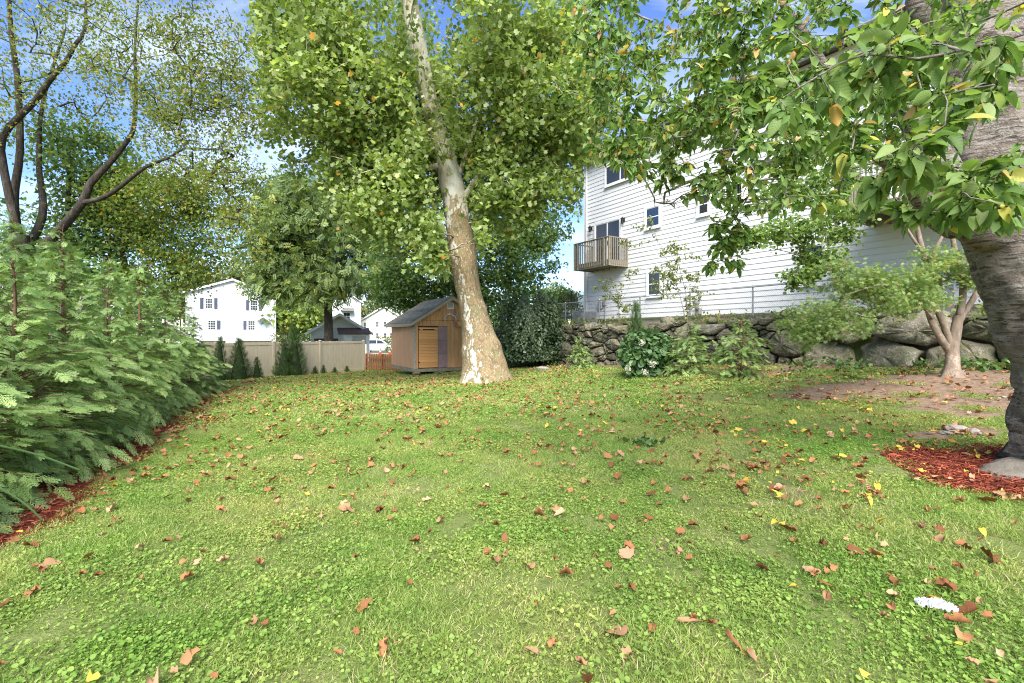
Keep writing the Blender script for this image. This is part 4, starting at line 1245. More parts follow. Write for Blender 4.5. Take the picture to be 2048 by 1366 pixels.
for sg in (-1, 1):
    main = [ac_, ac_ + (sg * 0.12, -0.03, 0.0), ac_ + (sg * 0.24, -0.08, -0.08), ac_ + (sg * 0.30, -0.12, -0.24), ac_ + (sg * 0.27, -0.13, -0.34)]
    ant.tube(main, [0.032, 0.028, 0.024, 0.018, 0.008], 6)
    ant.tube([main[1], ac_ + (sg * 0.15, -0.10, 0.10)], [0.02, 0.006], 5); ant.tube([main[2], ac_ + (sg * 0.34, -0.14, 0.02)], [0.02, 0.006], 5); ant.tube([main[3], ac_ + (sg * 0.22, -0.2, -0.24)], [0.016, 0.006], 5)
ant.cbox(ac_[0] - 0.05, ac_[0] + 0.05, -0.06, -0.006, ac_[2] - 0.06, ac_[2] + 0.07, 0.012)
so = ant.build('antlers', M['antler'], None, True); so.location = shed.location; so.rotation_euler = (0, 0, SHR)
tag(so, 'pale deer antlers mounted on the shed gable', 'antlers')
b = MB(); b.lathe([(0.07, 2.16), (0.10, 2.18), (0.13, 2.36), (0.14, 2.37), (0.12, 2.34)], 12, (2.24, -0.14)); b.box(2.10, 2.38, -0.26, 0.0, 2.12, 2.155)
so = b.build('wall_planter', M['plank'], None); so.location = shed.location; so.rotation_euler = (0, 0, SHR)
tag(so, 'small terracotta planter on a bracket on the shed front', 'planter')
for (lx, ly, w, h, d) in ((0.1, -0.02, 0.45, 0.16, 0.3), (1.25, -0.1, 0.75, 0.14, 0.32), (2.6, -0.05, 0.5, 0.15, 0.3)):
    rgn = np.random.default_rng(int(lx * 10)); V = []; F = []; n = 10
    for i in range(6):
        a = math.pi * i / 5
        for j in range(n):
            e = 2 * math.pi * j / n; k = 1 + rgn.normal() * 0.08
            V.append((w / 2 * math.sin(a) * math.cos(e) * k, d / 2 * math.sin(a) * math.sin(e) * k, h / 2 * math.cos(a) * k))
    for i in range(5):
        for j in range(n): F.append((i * n + j, (i + 1) * n + j, (i + 1) * n + (j + 1) % n, i * n + (j + 1) % n))
    o = link('block', mesh_np('block', V, F, smooth=True), shed, M['stone']); o.location = (lx, ly, -0.06)

# ------------------------------------------------------------------ tan vinyl privacy fence
m = MN('tan_vinyl')
z_ = m.n('SeparateXYZ', Vector=m.coord('Object')).outputs['Z']
n_ = m.noise(m.coord('World', (2.5, 2.5, 0.5)), 3, 5, 0.6); n2_ = m.noise(m.coord('World'), 1.2, 5, 0.6)
algae = m.math('MULTIPLY', m.math('GREATER_THAN', m.math('ADD', m.math('MULTIPLY', z_, -0.28), m.math('ADD', n_, m.math('MULTIPLY', n2_, 0.5))), 0.72), 0.4)
M['tan_vinyl'] = m.finish(m.mix(algae, m.ramp(n_, [(0.3, (0.42, 0.36, 0.255)), (0.7, (0.49, 0.425, 0.31))]), (0.33, 0.32, 0.16)), 0.5, None, 0.3)
fp = [np.array([-18.06, 18.95]), np.array([-16.22, 21.25]), np.array([-14.37, 23.55]), np.array([(547 - HX) / FPX * 25.7, 25.7]), np.array([(640 - HX) / FPX * 27.75, 27.75]), np.array([(727 - HX) / FPX * 30.0, 30.0])]
f0 = fp[0]
pf = thing('privacy_fence', 'tan vinyl privacy fence across the back of the lawn', 'fence', (f0[0], f0[1], float(ground_z(*f0))))
pl0 = Vector(pf.location)
FHt = 1.83
for i, p in enumerate(fp):
    b = MB(); g = float(ground_z(p[0], p[1]))
    b.cbox(-0.065, 0.065, -0.065, 0.065, -0.1, FHt + 0.03, 0.008); b.add([(-0.08, -0.08, FHt + 0.03), (0.08, -0.08, FHt + 0.03), (0.08, 0.08, FHt + 0.03), (-0.08, 0.08, FHt + 0.03), (0, 0, FHt + 0.09)], [(3, 2, 1, 0), (0, 1, 4), (1, 2, 4), (2, 3, 4), (3, 0, 4)])
    o = b.build('post', M['tan_vinyl'], pf); o.location = Vector((p[0], p[1], g)) - pl0; o.rotation_euler = (0, 0, 0.9)
for i in range(len(fp) - 1):
    a, c = fp[i], fp[i + 1]; L_ = np.linalg.norm(c - a); g = float(ground_z(*a)); g2 = float(ground_z(*c))
    ang = math.atan2(c[1] - a[1], c[0] - a[0])
    def place(o):
        o.location = Vector((a[0], a[1], (g + g2) / 2)) - pl0; o.rotation_euler = (0, 0, ang)
    b = MB(); n = 14; w = (L_ - 0.13) / n
    for k in range(n):
        b.cbox(0.065 + k * w + 0.004, 0.065 + (k + 1) * w - 0.004, -0.018, 0.018, 0.16, FHt - 0.12, 0.006)
    place(b.build('panel', M['tan_vinyl'], pf))
    b = MB(); b.cbox(0.065, L_ - 0.065, -0.032, 0.032, FHt - 0.14, FHt, 0.006); b.box(0.066, L_ - 0.066, -0.004, 0.004, 0.2, FHt - 0.15)
    place(b.build('top_rail', M['tan_vinyl'], pf))
    b = MB(); b.cbox(0.065, L_ - 0.065, -0.032, 0.032, 0.02, 0.17, 0.006); place(b.build('bottom_rail', M['tan_vinyl'], pf))

# second pale fence behind it: a row of capped posts and pickets
M['pale_wood'] = mottled('pale_wood', (0.50, 0.44, 0.35), (0.62, 0.56, 0.46), 4, 0.7, 0.15)
rp0 = P(606, 700, 33.0); rp1 = P(734, 700, 33.0)
rf_ = thing('picket_fence', 'pale capped picket fence just behind the tan vinyl fence', 'fence', (rp0[0], 33.0, float(ground_z(rp0[0], 33.0))))
Lr = rp1[0] - rp0[0]; g0 = rf_.location.z
top = CAMZ - (687 - HY) / FPX * 33.0 - g0
b = MB(); b.box(0, Lr, 0.02, 0.06, top - 0.2, top - 0.12); b.box(0, Lr, 0.02, 0.06, 0.4, 0.48); b.build('rail', M['pale_wood'], rf_)
pm = MB(); pm.cbox(-0.06, 0.06, -0.01, 0.01, 0.05, top - 0.04, 0.004); pme = pm.mesh('picket'); pme.materials.append(M['pale_wood'])
k = 0.07
while k < Lr:
    q = link('picket', pme, rf_); q.location = (k, 0, 0); k += 0.15
pm = MB(); pm.cbox(-0.05, 0.05, -0.05, 0.05, 0, top + 0.06, 0.006); pm.lathe([(0.03, top + 0.06), (0.085, top + 0.09), (0.085, top + 0.12), (0.03, top + 0.17)], 8); pme = pm.mesh('post'); pme.materials.append(M['deckwood'])
k = 0.0
while k < Lr + 0.1:
    q = link('post', pme, rf_); q.location = (k, 0.06, 0); k += 0.45

# low brown picket fence between tan fence and shed
M['brown_wood'] = mottled('red_brown_stained_wood', (0.20, 0.075, 0.03), (0.33, 0.135, 0.06), 4, 0.75, 0.2, rnd=0.25)
a = np.array([(731 - HX) / FPX * 29.6, 29.6]); c = np.array([(800 - HX) / FPX * 28.0, 28.0])
bf = thing('picket_fence', 'low red-brown picket fence between tan fence and shed', 'fence', (a[0], a[1], float(ground_z(*a))), math.atan2(c[1] - a[1], c[0] - a[0]))
L_ = np.linalg.norm(c - a)
pm = MB(); pm.poly([(-0.045, 0.05), (0.045, 0.05), (0.045, 1.02), (0, 1.09), (-0.045, 1.02)], -0.01, 0.01); pme = pm.mesh('picket'); pme.materials.append(M['brown_wood'])
k = 0.06
while k < L_:
    q = link('picket', pme, bf); q.location = (k, -0.03, random.uniform(-0.015, 0.015)); k += 0.155
b = MB(); b.box(0, L_, -0.015, 0.03, 0.25, 0.34); b.box(0, L_, -0.015, 0.03, 0.78, 0.87); b.build('rail', M['brown_wood'], bf)
for k in (0.02, L_ / 2, L_):
    b = MB(); b.cbox(k - 0.05, k + 0.05, 0.03, 0.13, -0.1, 1.08, 0.01); b.build('post', M['brown_wood'], bf)

# ------------------------------------------------------------------ buildings beyond the fences
def clap_sheet(w, z0, z1, course=0.19, gable=None, y=0.0):
    # saw-tooth clapboard sheet; gable = ridge height to clip the sheet to a gable outline
    b = MB(); z = z0
    top = gable or z1
    while z < top - 0.01:
        zt = min(z + course, top)
        def xr(zz):
            if gable is None or zz <= z1: return 0.0
            return (zz - z1) / (gable - z1) * w / 2
        a0, a1 = xr(z), xr(zt)
        b.add([(a0, y - 0.022, z), (w - a0, y - 0.022, z), (w - a1, y - 0.002, zt), (a1, y - 0.002, zt), (a0, y, z), (w - a0, y, z)], [(0, 1, 2, 3), (4, 5, 1, 0)])
        z = zt
    return b

def gable_house(name, label, px0, px1, y, z_ground, z_eave, z_peak, depth, rot=0.0, wallm='vinyl', roofm='shingle', ov=0.35, course=0.19):
    x0 = (px0 - HX) / FPX * y
    ru = (math.cos(rot), math.sin(rot))
    def ft(px):
        k = (px - HX) / FPX
        return (k * y - x0) / (ru[0] - k * ru[1])
    w = ft(px1)
    h = thing(name, label, 'house' if 'house' in name else 'garage', (x0, y, z_ground), rot)
    e = z_eave - z_ground; p = z_peak - z_ground
    b = MB(); b.box(0.0, w, 0.02, depth, -0.5, e); b.poly([(0, e), (w, e), (w / 2, p)], 0.02, depth)
    b.build('wall', M[wallm], h)
    s = clap_sheet(w, 0.0, e, course, p); sd = s.build('siding', M[wallm], h); sd['kind'] = 'stuff'
    k = (p - e) / (w / 2)
    b = MB()
    for sg in (-1, 1):
        ex = w / 2 + sg * (w / 2 + ov); ez = p + 0.04 - (w / 2 + ov) * k
        pts = [(w / 2, p + 0.04), (ex, ez), (ex, ez + 0.10), (w / 2, p + 0.14)]
        b.poly(pts if sg < 0 else pts[::-1], -ov, depth + ov)
    r = b.build('roof', M[roofm], h)
    b = MB()
    for sg in (-1, 1):
        ex = w / 2 + sg * (w / 2 + ov); ez = p + 0.04 - (w / 2 + ov) * k
        pts = [(w / 2, p + 0.12), (ex, ez + 0.08), (ex, ez - 0.14), (w / 2, p - 0.10)]
        b.poly(pts if sg < 0 else pts[::-1], -ov - 0.03, -ov - 0.002)
    b.build('verge_board', M['white'], r)
    def zz(py, px=(px0 + px1) / 2):
        return CAMZ + (HY - py) / FPX * (y + ru[1] * ft(px)) - z_ground
    return h, ft, zz

def fz(py, y): return CAMZ + (HY - py) / FPX * y
YH = 55.0
zg = -0.3
fh, fx, fzz = gable_house('house', 'white two-storey gabled house with dark blue shutters beyond the fence', 371, 552, YH, zg, fz(588, YH + 2.4), fz(560, YH + 2.4), 11.0, rot=0.50)
M['shutter'] = mottled('dark_blue_shutter', (0.05, 0.06, 0.085), (0.075, 0.085, 0.115), 5, 0.6, 0.1)
def shutter(par, x0, x1, z0, z1):
    b = MB(); b.box(x0, x1, -0.06, -0.022, z0, z1)
    s = b.build('shutter', M['shutter'], par)
    b = MB(); n = int((z1 - z0) / 0.12)
    for i in range(n): b.box(x0 + 0.05, x1 - 0.05, -0.075, -0.06, z0 + 0.05 + i * 0.118, z0 + 0.12 + i * 0.118)
    b.build('louvre', M['shutter'], s)
for (a, c, t, d) in ((410.5, 425, 598, 618), (501, 515, 600, 619.5), (416, 431, 641, 660), (496, 510, 641, 660)):
    window(fh, fx(a), fx(c), fzz(d), fzz(t), y=-0.022, muntin=(2, 3), trim=0.12)
for (a, c, t, d) in ((400, 407, 597, 619), (428.5, 435, 597, 619), (492, 498, 599, 620), (518, 524, 599, 620), (434, 441, 641, 660), (486.5, 493, 641, 660)):
    shutter(fh, fx(a), fx(c), fzz(d), fzz(t))
# front door with canopy
b = MB(); b.box(fx(520), fx(533), -0.07, -0.022, fzz(678), fzz(642)); fd = b.build('door', mottled('pale_blue_door', (0.42, 0.50, 0.58), (0.48, 0.56, 0.64), 3, 0.4, 0), fh)
b = MB(); cxf, czf = fx(526.5), fzz(648.5)
for k in range(5):
    a0, a1 = math.pi * (k + 0.1) / 5, math.pi * (k + 0.9) / 5
    b.add([(cxf + 0.08 * math.cos((a0 + a1) / 2), -0.075, czf + 0.08 * math.sin((a0 + a1) / 2)), (cxf + 0.27 * math.cos(a0), -0.075, czf + 0.27 * math.sin(a0)), (cxf + 0.27 * math.cos(a1), -0.075, czf + 0.27 * math.sin(a1))], [(0, 1, 2)])
b.build('fanlight', M['dark_in'], fd)
b = MB()
for sg in (-1, 1):
    pts = [(fx(526), fzz(632)), (fx(526 + sg * 12), fzz(640)), (fx(526 + sg * 12), fzz(641.5)), (fx(526), fzz(633.6))]
    b.poly(pts if sg < 0 else pts[::-1], -1.0, -0.02)
b.build('door_canopy', M['white'], fh)
# porch deck with balustrade, steps
pz = fzz(677)
po = MB(); po.box(fx(400), fx(540), -2.2, -0.03, pz - 0.25, pz); porch = po.build('porch', M['white'], fh)
b = MB(); b.box(fx(480), fx(534), -1.9, -1.8, 0, pz - 0.25); b.box(fx(405), fx(450), -1.9, -1.8, 0, pz - 0.25); b.build('porch_base', M['foundation'], porch)
bm = MB(); bm.box(-0.03, 0.03, -0.03, 0.03, 0, 0.95); bme = bm.mesh('baluster'); bme.materials.append(M['white'])
for (a, c) in ((402, 450), (479, 540)):
    b = MB(); b.box(fx(a), fx(c), -2.2, -2.1, pz + 0.92, pz + 1.0); b.box(fx(a), fx(c), -2.19, -2.11, pz + 0.06, pz + 0.12); b.build('porch_rail', M['white'], porch)
    k = fx(a) + 0.05
    while k < fx(c):
        q = link('baluster', bme, porch); q.location = (k, -2.15, pz); k += 0.16
for k in range(6):
    b = MB(); b.box(fx(453), fx(476), -2.2 - 0.28 * (k + 1), -2.2 - 0.28 * k, 0, pz - 0.02 - (k + 1) * pz / 7); b.build('step', M['white'], porch)

# garage with lean-to, trunk of an ash in front of it
YG = 40.0
gg, gxx, gzz = gable_house('garage', 'grey-white clapboard garage with lean-to behind the tan fence', 622, 734, YG, -0.55, fz(662, YG), fz(629, YG), 7.0, wallm='vinyl', ov=0.45, course=0.15, rot=0.40)
b = MB(); b.poly([(gxx(676), gzz(657)), (gxx(736), gzz(657)), (gxx(736), gzz(668)), (gxx(676), gzz(668))], -0.35, -0.30); lt = MB()
lt.box(gxx(685), gxx(735), -1.6, -0.03, 0, gzz(668)); lo_ = lt.build('lean_to', M['white'], gg)
b = MB(); b.add([(gxx(674), -0.05, gzz(655.5)), (gxx(737), -0.05, gzz(655.5)), (gxx(737), -1.75, gzz(667)), (gxx(674), -1.75, gzz(667)), (gxx(674), -0.05, gzz(657.5)), (gxx(737), -0.05, gzz(657.5)), (gxx(737), -1.75, gzz(669)), (gxx(674), -1.75, gzz(669))],
      [(0, 3, 2, 1), (4, 5, 6, 7), (3, 7, 6, 2), (0, 4, 7, 3), (1, 2, 6, 5)])
M['rust_roof'] = mottled('brown_roll_roofing', (0.10, 0.06, 0.045), (0.20, 0.12, 0.09), 4, 0.9, 0.3)
b.build('lean_to_roof', M['rust_roof'], lo_)
b = MB(); b.box(gxx(702), gxx(728), -1.64, -1.605, 0.1, gzz(672)); b.build('weathered_door', mottled('peeling_grey_paint', (0.18, 0.18, 0.17), (0.62, 0.62, 0.60), 14, 0.9, 0.4), lo_)
b = MB(); b.box(gxx(628), gxx(676), -0.05, -0.024, 0, gzz(677)); b.build('brick_base', mottled('dark_red_brick', (0.10, 0.04, 0.03), (0.16, 0.07, 0.05), 20, 0.9, 0.3), gg)

# tall white house behind the garage and a cream house across the street
YW = 75.0
wh, wx, wz = gable_house('house', 'tall bright white house behind the garage and ash trunk', 600, 722, YW, -0.5, fz(600, YW), fz(560, YW), 12.0, rot=0.42)
for (a, c, t, d) in ((687, 700, 625, 640), (725 - 22, 730 - 20, 643, 656), (610, 618, 648, 660), (660, 668, 640, 652)):
    window(wh, wx(a), wx(c), wz(d), wz(t), y=-0.022, div=1, muntin=(1, 1))
b = MB(); b.poly([(wx(682), wz(622)), (wx(708), wz(622)), (wx(706), wz(616)), (wx(686), wz(616))], -1.2, -0.03); b.build('window_hood', M['gutter'], wh)
YC = 82.0
M['cream'] = mottled('cream_siding', (0.66, 0.63, 0.49), (0.72, 0.69, 0.56), 2, 0.6, 0.05)
ch_, cx_, cz_ = gable_house('house', 'pale cream house across the street left of the shed roof', 722, 812, YC, -0.5, fz(640, YC), fz(612, YC), 10.0, wallm='cream', rot=0.30)
for (a, c, t, d) in ((752, 757.5, 643, 654), (767, 772.5, 643, 654), (752, 757.5, 666, 677), (767, 772.5, 666, 677), (727, 732, 645, 660), (779, 784, 666, 677)):
    window(ch_, cx_(a), cx_(c), cz_(d), cz_(t), y=-0.022, muntin=(1, 1))
# buildings glimpsed over the hedge on the left
lh, _a, _b = gable_house('house', 'white gabled house glimpsed over the hedge behind the maples', 196, 292, 46.0, -0.4, fz(610, 46), fz(578, 46), 9.0, rot=0.65)
window(lh, 1.2, 2.1, 2.2, 3.3, y=-0.022); window(lh, 3.0, 3.9, 2.2, 3.3, y=-0.022)
M['tan_wall'] = mottled('tan_clapboard', (0.38, 0.35, 0.29), (0.46, 0.43, 0.36), 2, 0.7, 0.1)
tg, _a, _b = gable_house('garage', 'low tan garage half hidden behind the thuja hedge', 285, 372, 34.0, -0.6, fz(668, 34), fz(640, 34), 6.0, wallm='tan_wall', rot=0.62)
b = MB(); b.box(0.8, 2.4, -0.06, -0.023, 0.1, 2.0); b.build('door', M['white'], tg)

# ------------------------------------------------------------------ car and cones on the street
M['carpaint'] = mottled('white_car_paint', (0.76, 0.77, 0.78), (0.80, 0.80, 0.80), 2, 0.25, 0, spec=0.6)
M['rubber'] = mottled('tyre_rubber', (0.015, 0.015, 0.015), (0.03, 0.03, 0.03), 9, 0.85, 0.1)
M['rim'] = mottled('alloy_rim', (0.35, 0.35, 0.36), (0.5, 0.5, 0.5), 5, 0.35, 0, metal=0.7)
M['carglass'] = mottled('tinted_car_glass', (0.015, 0.018, 0.02), (0.03, 0.034, 0.036), 2, 0.08, 0, spec=0.6)
M['lamp_red'] = mottled('red_lens', (0.35, 0.02, 0.015), (0.45, 0.03, 0.02), 9, 0.2, 0)
M['lamp_clear'] = mottled('clear_lens', (0.6, 0.62, 0.64), (0.7, 0.7, 0.72), 9, 0.1, 0)
CY = 62.0
car = thing('parked_car', 'white suv parked on the street between garage and shed', 'car', ((758 - HX) / FPX * CY, CY, -0.535))
prof = [(-2.25, 0.45), (-2.3, 0.75), (-2.22, 1.05), (-2.05, 1.5), (-1.75, 1.66), (0.2, 1.68), (0.55, 1.60), (1.25, 1.12), (2.05, 1.0), (2.3, 0.85), (2.33, 0.5), (2.2, 0.3), (1.85, 0.28)]
def arch(cx):
    return [(cx + 0.40 * math.cos(a), 0.33 + 0.40 * math.sin(a)) for a in np.linspace(0, math.pi, 7)]
body = prof + arch(1.42) + [(0.9, 0.28), (-0.9, 0.28)] + arch(-1.42) + [(-1.85, 0.3)]
def loft(pts, ys, insets):
    n = len(pts); V = []; F = []
    for yv, ins in zip(ys, insets):
        for (x, z) in pts:
            k = max(0, (z - 1.0) / 0.7)
            V.append((x * (1 - 0.02 * ins), yv * (1 - 0.16 * k), z - (0.05 * ins if z > 1.4 else 0)))
    for i in range(len(ys) - 1):
        for j in range(n): F.append((i * n + j, (i + 1) * n + j, (i + 1) * n + (j + 1) % n, i * n + (j + 1) % n))
    F.append(tuple(range(n))); F.append(tuple((len(ys) - 1) * n + j for j in range(n - 1, -1, -1)))
    return V, F
b = MB(); b.add(*loft(body, [-0.92, -0.86, 0.86, 0.92], [1, 0, 0, 1])); b.build('body', M['carpaint'], car)
def sidewin(pts, nm):
    b = MB()
    for sg in (-1, 1):
        V = [(x, sg * (0.935 * (1 - 0.16 * max(0, (z - 1.0) / 0.7)) + 0.004), z) for x, z in pts]
        b.add(V, [tuple(range(len(V)))] if sg < 0 else [tuple(range(len(V) - 1, -1, -1))])
    b.build(nm, M['carglass'], car)
sidewin([(-1.95, 1.12), (-1.1, 1.12), (-1.1, 1.54), (-1.72, 1.54)], 'window')
sidewin([(-1.02, 1.12), (-0.1, 1.12), (-0.1, 1.56), (-1.02, 1.55)], 'window')
sidewin([(-0.02, 1.12), (1.05, 1.12), (0.50, 1.52), (-0.02, 1.56)], 'window')
b = MB(); b.add([(0.60, -0.70, 1.58), (0.60, 0.70, 1.58), (1.27, 0.80, 1.13), (1.27, -0.80, 1.13)], [(0, 3, 2, 1)]); b.build('windscreen', M['carglass'], car)
for cx in (-1.42, 1.42):
    for sg in (-1, 1):
        b = MB(); b.lathe([(0.22, -0.11), (0.33, -0.10), (0.345, 0), (0.33, 0.10), (0.22, 0.11)], 20); w = b.build('wheel', M['rubber'], car); w.location = (cx, sg * 0.80, 0.345); w.rotation_euler = (math.radians(90), 0, 0)
        b = MB(); b.lathe([(0.20, -0.115), (0.215, 0), (0.20, 0.115)], 16); b.build('rim', M['rim'], w)
for sg in (-1, 1):
    b = MB(); b.box(-2.30, -2.16, sg * 0.80 - 0.1, sg * 0.80 + 0.1, 0.95, 1.25); b.build('tail_lamp', M['lamp_red'], car)
    b = MB(); b.box(2.14, 2.30, sg * 0.72 - 0.14, sg * 0.72 + 0.14, 0.78, 0.92); b.build('headlight', M['lamp_clear'], car)
M['cone'] = mottled('orange_red_cone', (0.62, 0.07, 0.03), (0.72, 0.10, 0.05), 6, 0.5, 0)
for px, lb in ((738.5, 'red traffic cone nearest the garage corner'), (760.8, 'red traffic cone in front of the middle of the white car'), (779.2, 'red traffic cone closest to the shed wall')):
    c_ = thing('traffic_cone', lb, 'traffic cone', ((px - HX) / FPX * 55.5, 55.5, -0.55), 0, 'traffic cones along the street')
    b = MB(); b.lathe([(0.15, 0.04), (0.12, 0.2), (0.075, 0.45), (0.03, 0.72), (0.02, 0.73)], 12); k_ = b.build('cone', M['cone'], c_, True)
    b = MB(); b.lathe([(0.108, 0.27), (0.085, 0.41)], 12); b.build('reflective_band', M['white'], k_)
    b = MB(); b.cbox(-0.2, 0.2, -0.2, 0.2, 0, 0.045, 0.02); b.build('base', M['cone'], c_)

# ------------------------------------------------------------------ trampoline behind the house corner
tp = thing('trampoline', 'netted trampoline with blue pad beside the white house corner', 'trampoline', (4.55, 31.5, TERR - 0.02))
R_ = 1.5
b = MB()
for i in range(8):
    a = i * math.pi / 4
    b.tube([(R_ * math.cos(a), R_ * math.sin(a), 0), (R_ * math.cos(a), R_ * math.sin(a), 0.75)], 0.025, 6)
b.build('leg', M['galv'], tp)
b = MB(); b.tube([(R_ * math.cos(a), R_ * math.sin(a), 0.75) for a in np.linspace(0, 2 * math.pi, 33)], 0.07, 8); b.build('pad', mottled('blue_vinyl_pad', (0.03, 0.12, 0.38), (0.05, 0.17, 0.48), 5, 0.5, 0), tp)
for i in range(8):
    a = i * math.pi / 4 + 0.2
    b = MB(); b.tube([(1.02 * R_ * math.cos(a), 1.02 * R_ * math.sin(a), 0.1), (1.05 * R_ * math.cos(a), 1.05 * R_ * math.sin(a), 1.9), (0.98 * R_ * math.cos(a), 0.98 * R_ * math.sin(a), 2.35)], 0.04, 6); b.build('net_pole', M['black'], tp)
b = MB(); b.lathe([(R_, 0.8), (R_, 2.3)], 32); b.f = b.f[:-2]
m = MN('dark_mesh_net'); t_ = m.n('BsdfTransparent'); d_ = m.n('BsdfDiffuse', Color=(0.03, 0.035, 0.04, 1)); mx = m.n('MixShader', i0=0.55, i1=t_.outputs[0], i2=d_.outputs[0]); m.t.links.new(mx.outputs[0], m.out.inputs['Surface'])
b.build('net', m.m, tp)
b = MB(); b.lathe([(R_ * 0.97, 0.74), (R_ * 0.97, 0.76)], 24); b.build('mat', M['black'], tp)

# ------------------------------------------------------------------ vegetation
def to_px(p):
    p = np.atleast_2d(p)
    return HX + FPX * p[:, 0] / p[:, 1], HY - FPX * (p[:, 2] - CAMZ) / p[:, 1]

def rel(V, o):
    return V - np.array(o.location)

def leaf_dirs(n, dirs=None, droop=0.5, flat=0.7, out=0.6):
    x = RNG.normal(size=(n, 3))
    if dirs is not None: x = x * 0.8 + dirs * out
    x[:, 2] -= droop
    z = RNG.normal(size=(n, 3)) * flat + np.array([0, 0, 1.0])
    return x, z

def mktree(name, label, cat, base, tr, wood_mat, leaf_parts, leaf_mat_, trunk=None, trunk_mat=None, r_tip=0.006, p=0.45, cap=None, group=None, skip=0, crown='crown'):
    o = thing(name, label, cat, base, 0, group)
    if trunk is not None:
        link('trunk', mesh_np('trunk', rel(trunk[0], o), trunk[1], smooth=True), o, trunk_mat or wood_mat)
    for k, (V, F) in enumerate(tr.limbs(skip)):
        link('trunk' if (trunk is None and k == 0) else 'branch', mesh_np('limb', rel(V, o), F, smooth=True), o, wood_mat)
    if tr.tips:
        V, F = tr.twigs()
        link('twigs', mesh_np('twigs', rel(V, o), F, smooth=True), o, wood_mat)['kind'] = 'stuff'
    foliage(crown, [(rel(V, o), F, v) for V, F, v in leaf_parts], leaf_mat_, o)
    return o

# ---- the great sycamore
YS = 17.5
def ty(px, py, w, y=YS):
    q = P(px, py, y); return (*q, w / 2 / FPX * y)
sy_rows = [ty(973, 779, 128), ty(972, 768, 112), ty(970, 750, 96), ty(968, 730, 86), ty(960, 690, 72), ty(953, 655, 62), ty(945, 622, 54), ty(935, 567, 51), ty(927, 511, 54), ty(917, 456, 49), ty(909, 400, 46), ty(903, 366, 47), ty(886, 293, 38),
           ty(862, 220, 36), ty(846, 146, 34), ty(832, 73, 34), ty(823, 20, 31), ty(816, -30, 28), ty(806, -110, 22)]
sy_trunk = ring_trunk(sy_rows, 36, bumps=[(*P(975, 613, 17.3), 0.22, 0.12), (*P(905, 511, 17.3), 0.3, 0.08), (*P(990, 690, 17.3), 0.35, 0.10), (*P(915, 700, 17.2), 0.3, 0.08), (*P(945, 470, 17.2), 0.3, 0.06)], amp=0.07, freq=2.2, seed=2, flare=0.7)
t = Tree(0.35)
t.limb([(*r[:3], r[3]) for r in sy_rows], join=False)
t.limb([ty(823, 20, 24), ty(806, -30, 20), ty(790, -140, 16, 17), ty(770, -300, 9, 16.6)])
t.limb([ty(823, 20, 26), ty(846, -20, 24), ty(862, -140, 18, 18), ty(880, -300, 9, 18.4)])
t.limb([ty(918, 352, 11), ty(935, 300, 10, 17.2), ty(955, 240, 8, 17), ty(985, 130, 9, 16.8), ty(1010, 20, 6, 16.5)])
t.limb([ty(925, 400, 14), ty(965, 340, 12, 17), ty(988, 292, 10, 16.6), ty(1030, 210, 7, 16.2)])
t.limb([ty(885, 330, 13), ty(820, 340, 10, 17.0), ty(740, 330, 8, 16.4), ty(650, 300, 6, 16)])
t.limb([ty(860, 200, 14), ty(800, 160, 11, 17.4), ty(700, 120, 8, 17), ty(600, 90, 5, 16.8)])
t.limb([ty(870, 230, 12), ty(930, 150, 9, 18), ty(1050, 90, 7, 18), ty(1120, 60, 4, 18)])
at = np.concatenate([ell(380, (-3.0, 17.5, 12.6), (6.2, 5.2, 5.2), 0.4), ell(270, (-5.6, 17.0, 9.8), (3.5, 3.4, 3.2), 0.3), ell(320, (1.0, 17.3, 9.8), (2.6, 3, 4.2), 0.3), ell(60, (-7.6, 17.0, 12.5), (1.9, 2.2, 2.6), 0.3), ell(110, (-2.5, 18.5, 8.5), (2.5, 1.2, 4.0), 0.2), 
                     ell(105, (-4.1, 16.2, 6.6), (2.3, 2.0, 2.4), 0.3), ell(45, (-0.1, 16.8, 6.6), (1.4, 1.5, 1.6), 0.3), ell(40, (-2.0, 15.8, 4.6), (1.1, 1.0, 0.9), 0.2)])
ax, ay = to_px(at)
at = at[(ax > 505) & (ax < 1225) & (at[:, 2] < 16.5)]
t.grow(at, curve=0.15, droop=0.06, jit=0.05)
t.radii(0.008, 0.42, 0.10)
lp, ld = t.leafpos(66, 0.30, 1.1)
lx, lyy = to_px(lp)
tp_y = np.array([r[2] for r in sy_rows]); tpx, tpy = to_px(np.array([r[:3] for r in sy_rows]))
ctr = np.interp(lyy, tpy[::-1], tpx[::-1])
front = (np.abs(lx - ctr) < np.where(lyy > 300, 32, 22)) & (lp[:, 1] < 17.9) & (lyy > -5)
keep = (~front | (RNG.random(len(lp)) < np.where(lyy > 440, 0.0, 0.22))) & (lx > 500) & (lx < 1240) & ~((lx > 1165) & (lyy > 330))
keep &= ~((lyy > 520) & (lx > 905))
lp, ld = lp[keep], ld[keep]
xd, zd = leaf_dirs(len(lp), ld, 0.55, 0.75)
mktree('sycamore_tree', 'huge sycamore with mottled white and tan trunk in mid lawn', 'tree', GP(972, 770), t, M['syc'],
       [scatter(T_SYC, lp, xd, zd, 0.095 + 0.10 * RNG.random(len(lp)))], M['l_syc'], sy_trunk, M['syc'], skip=1)

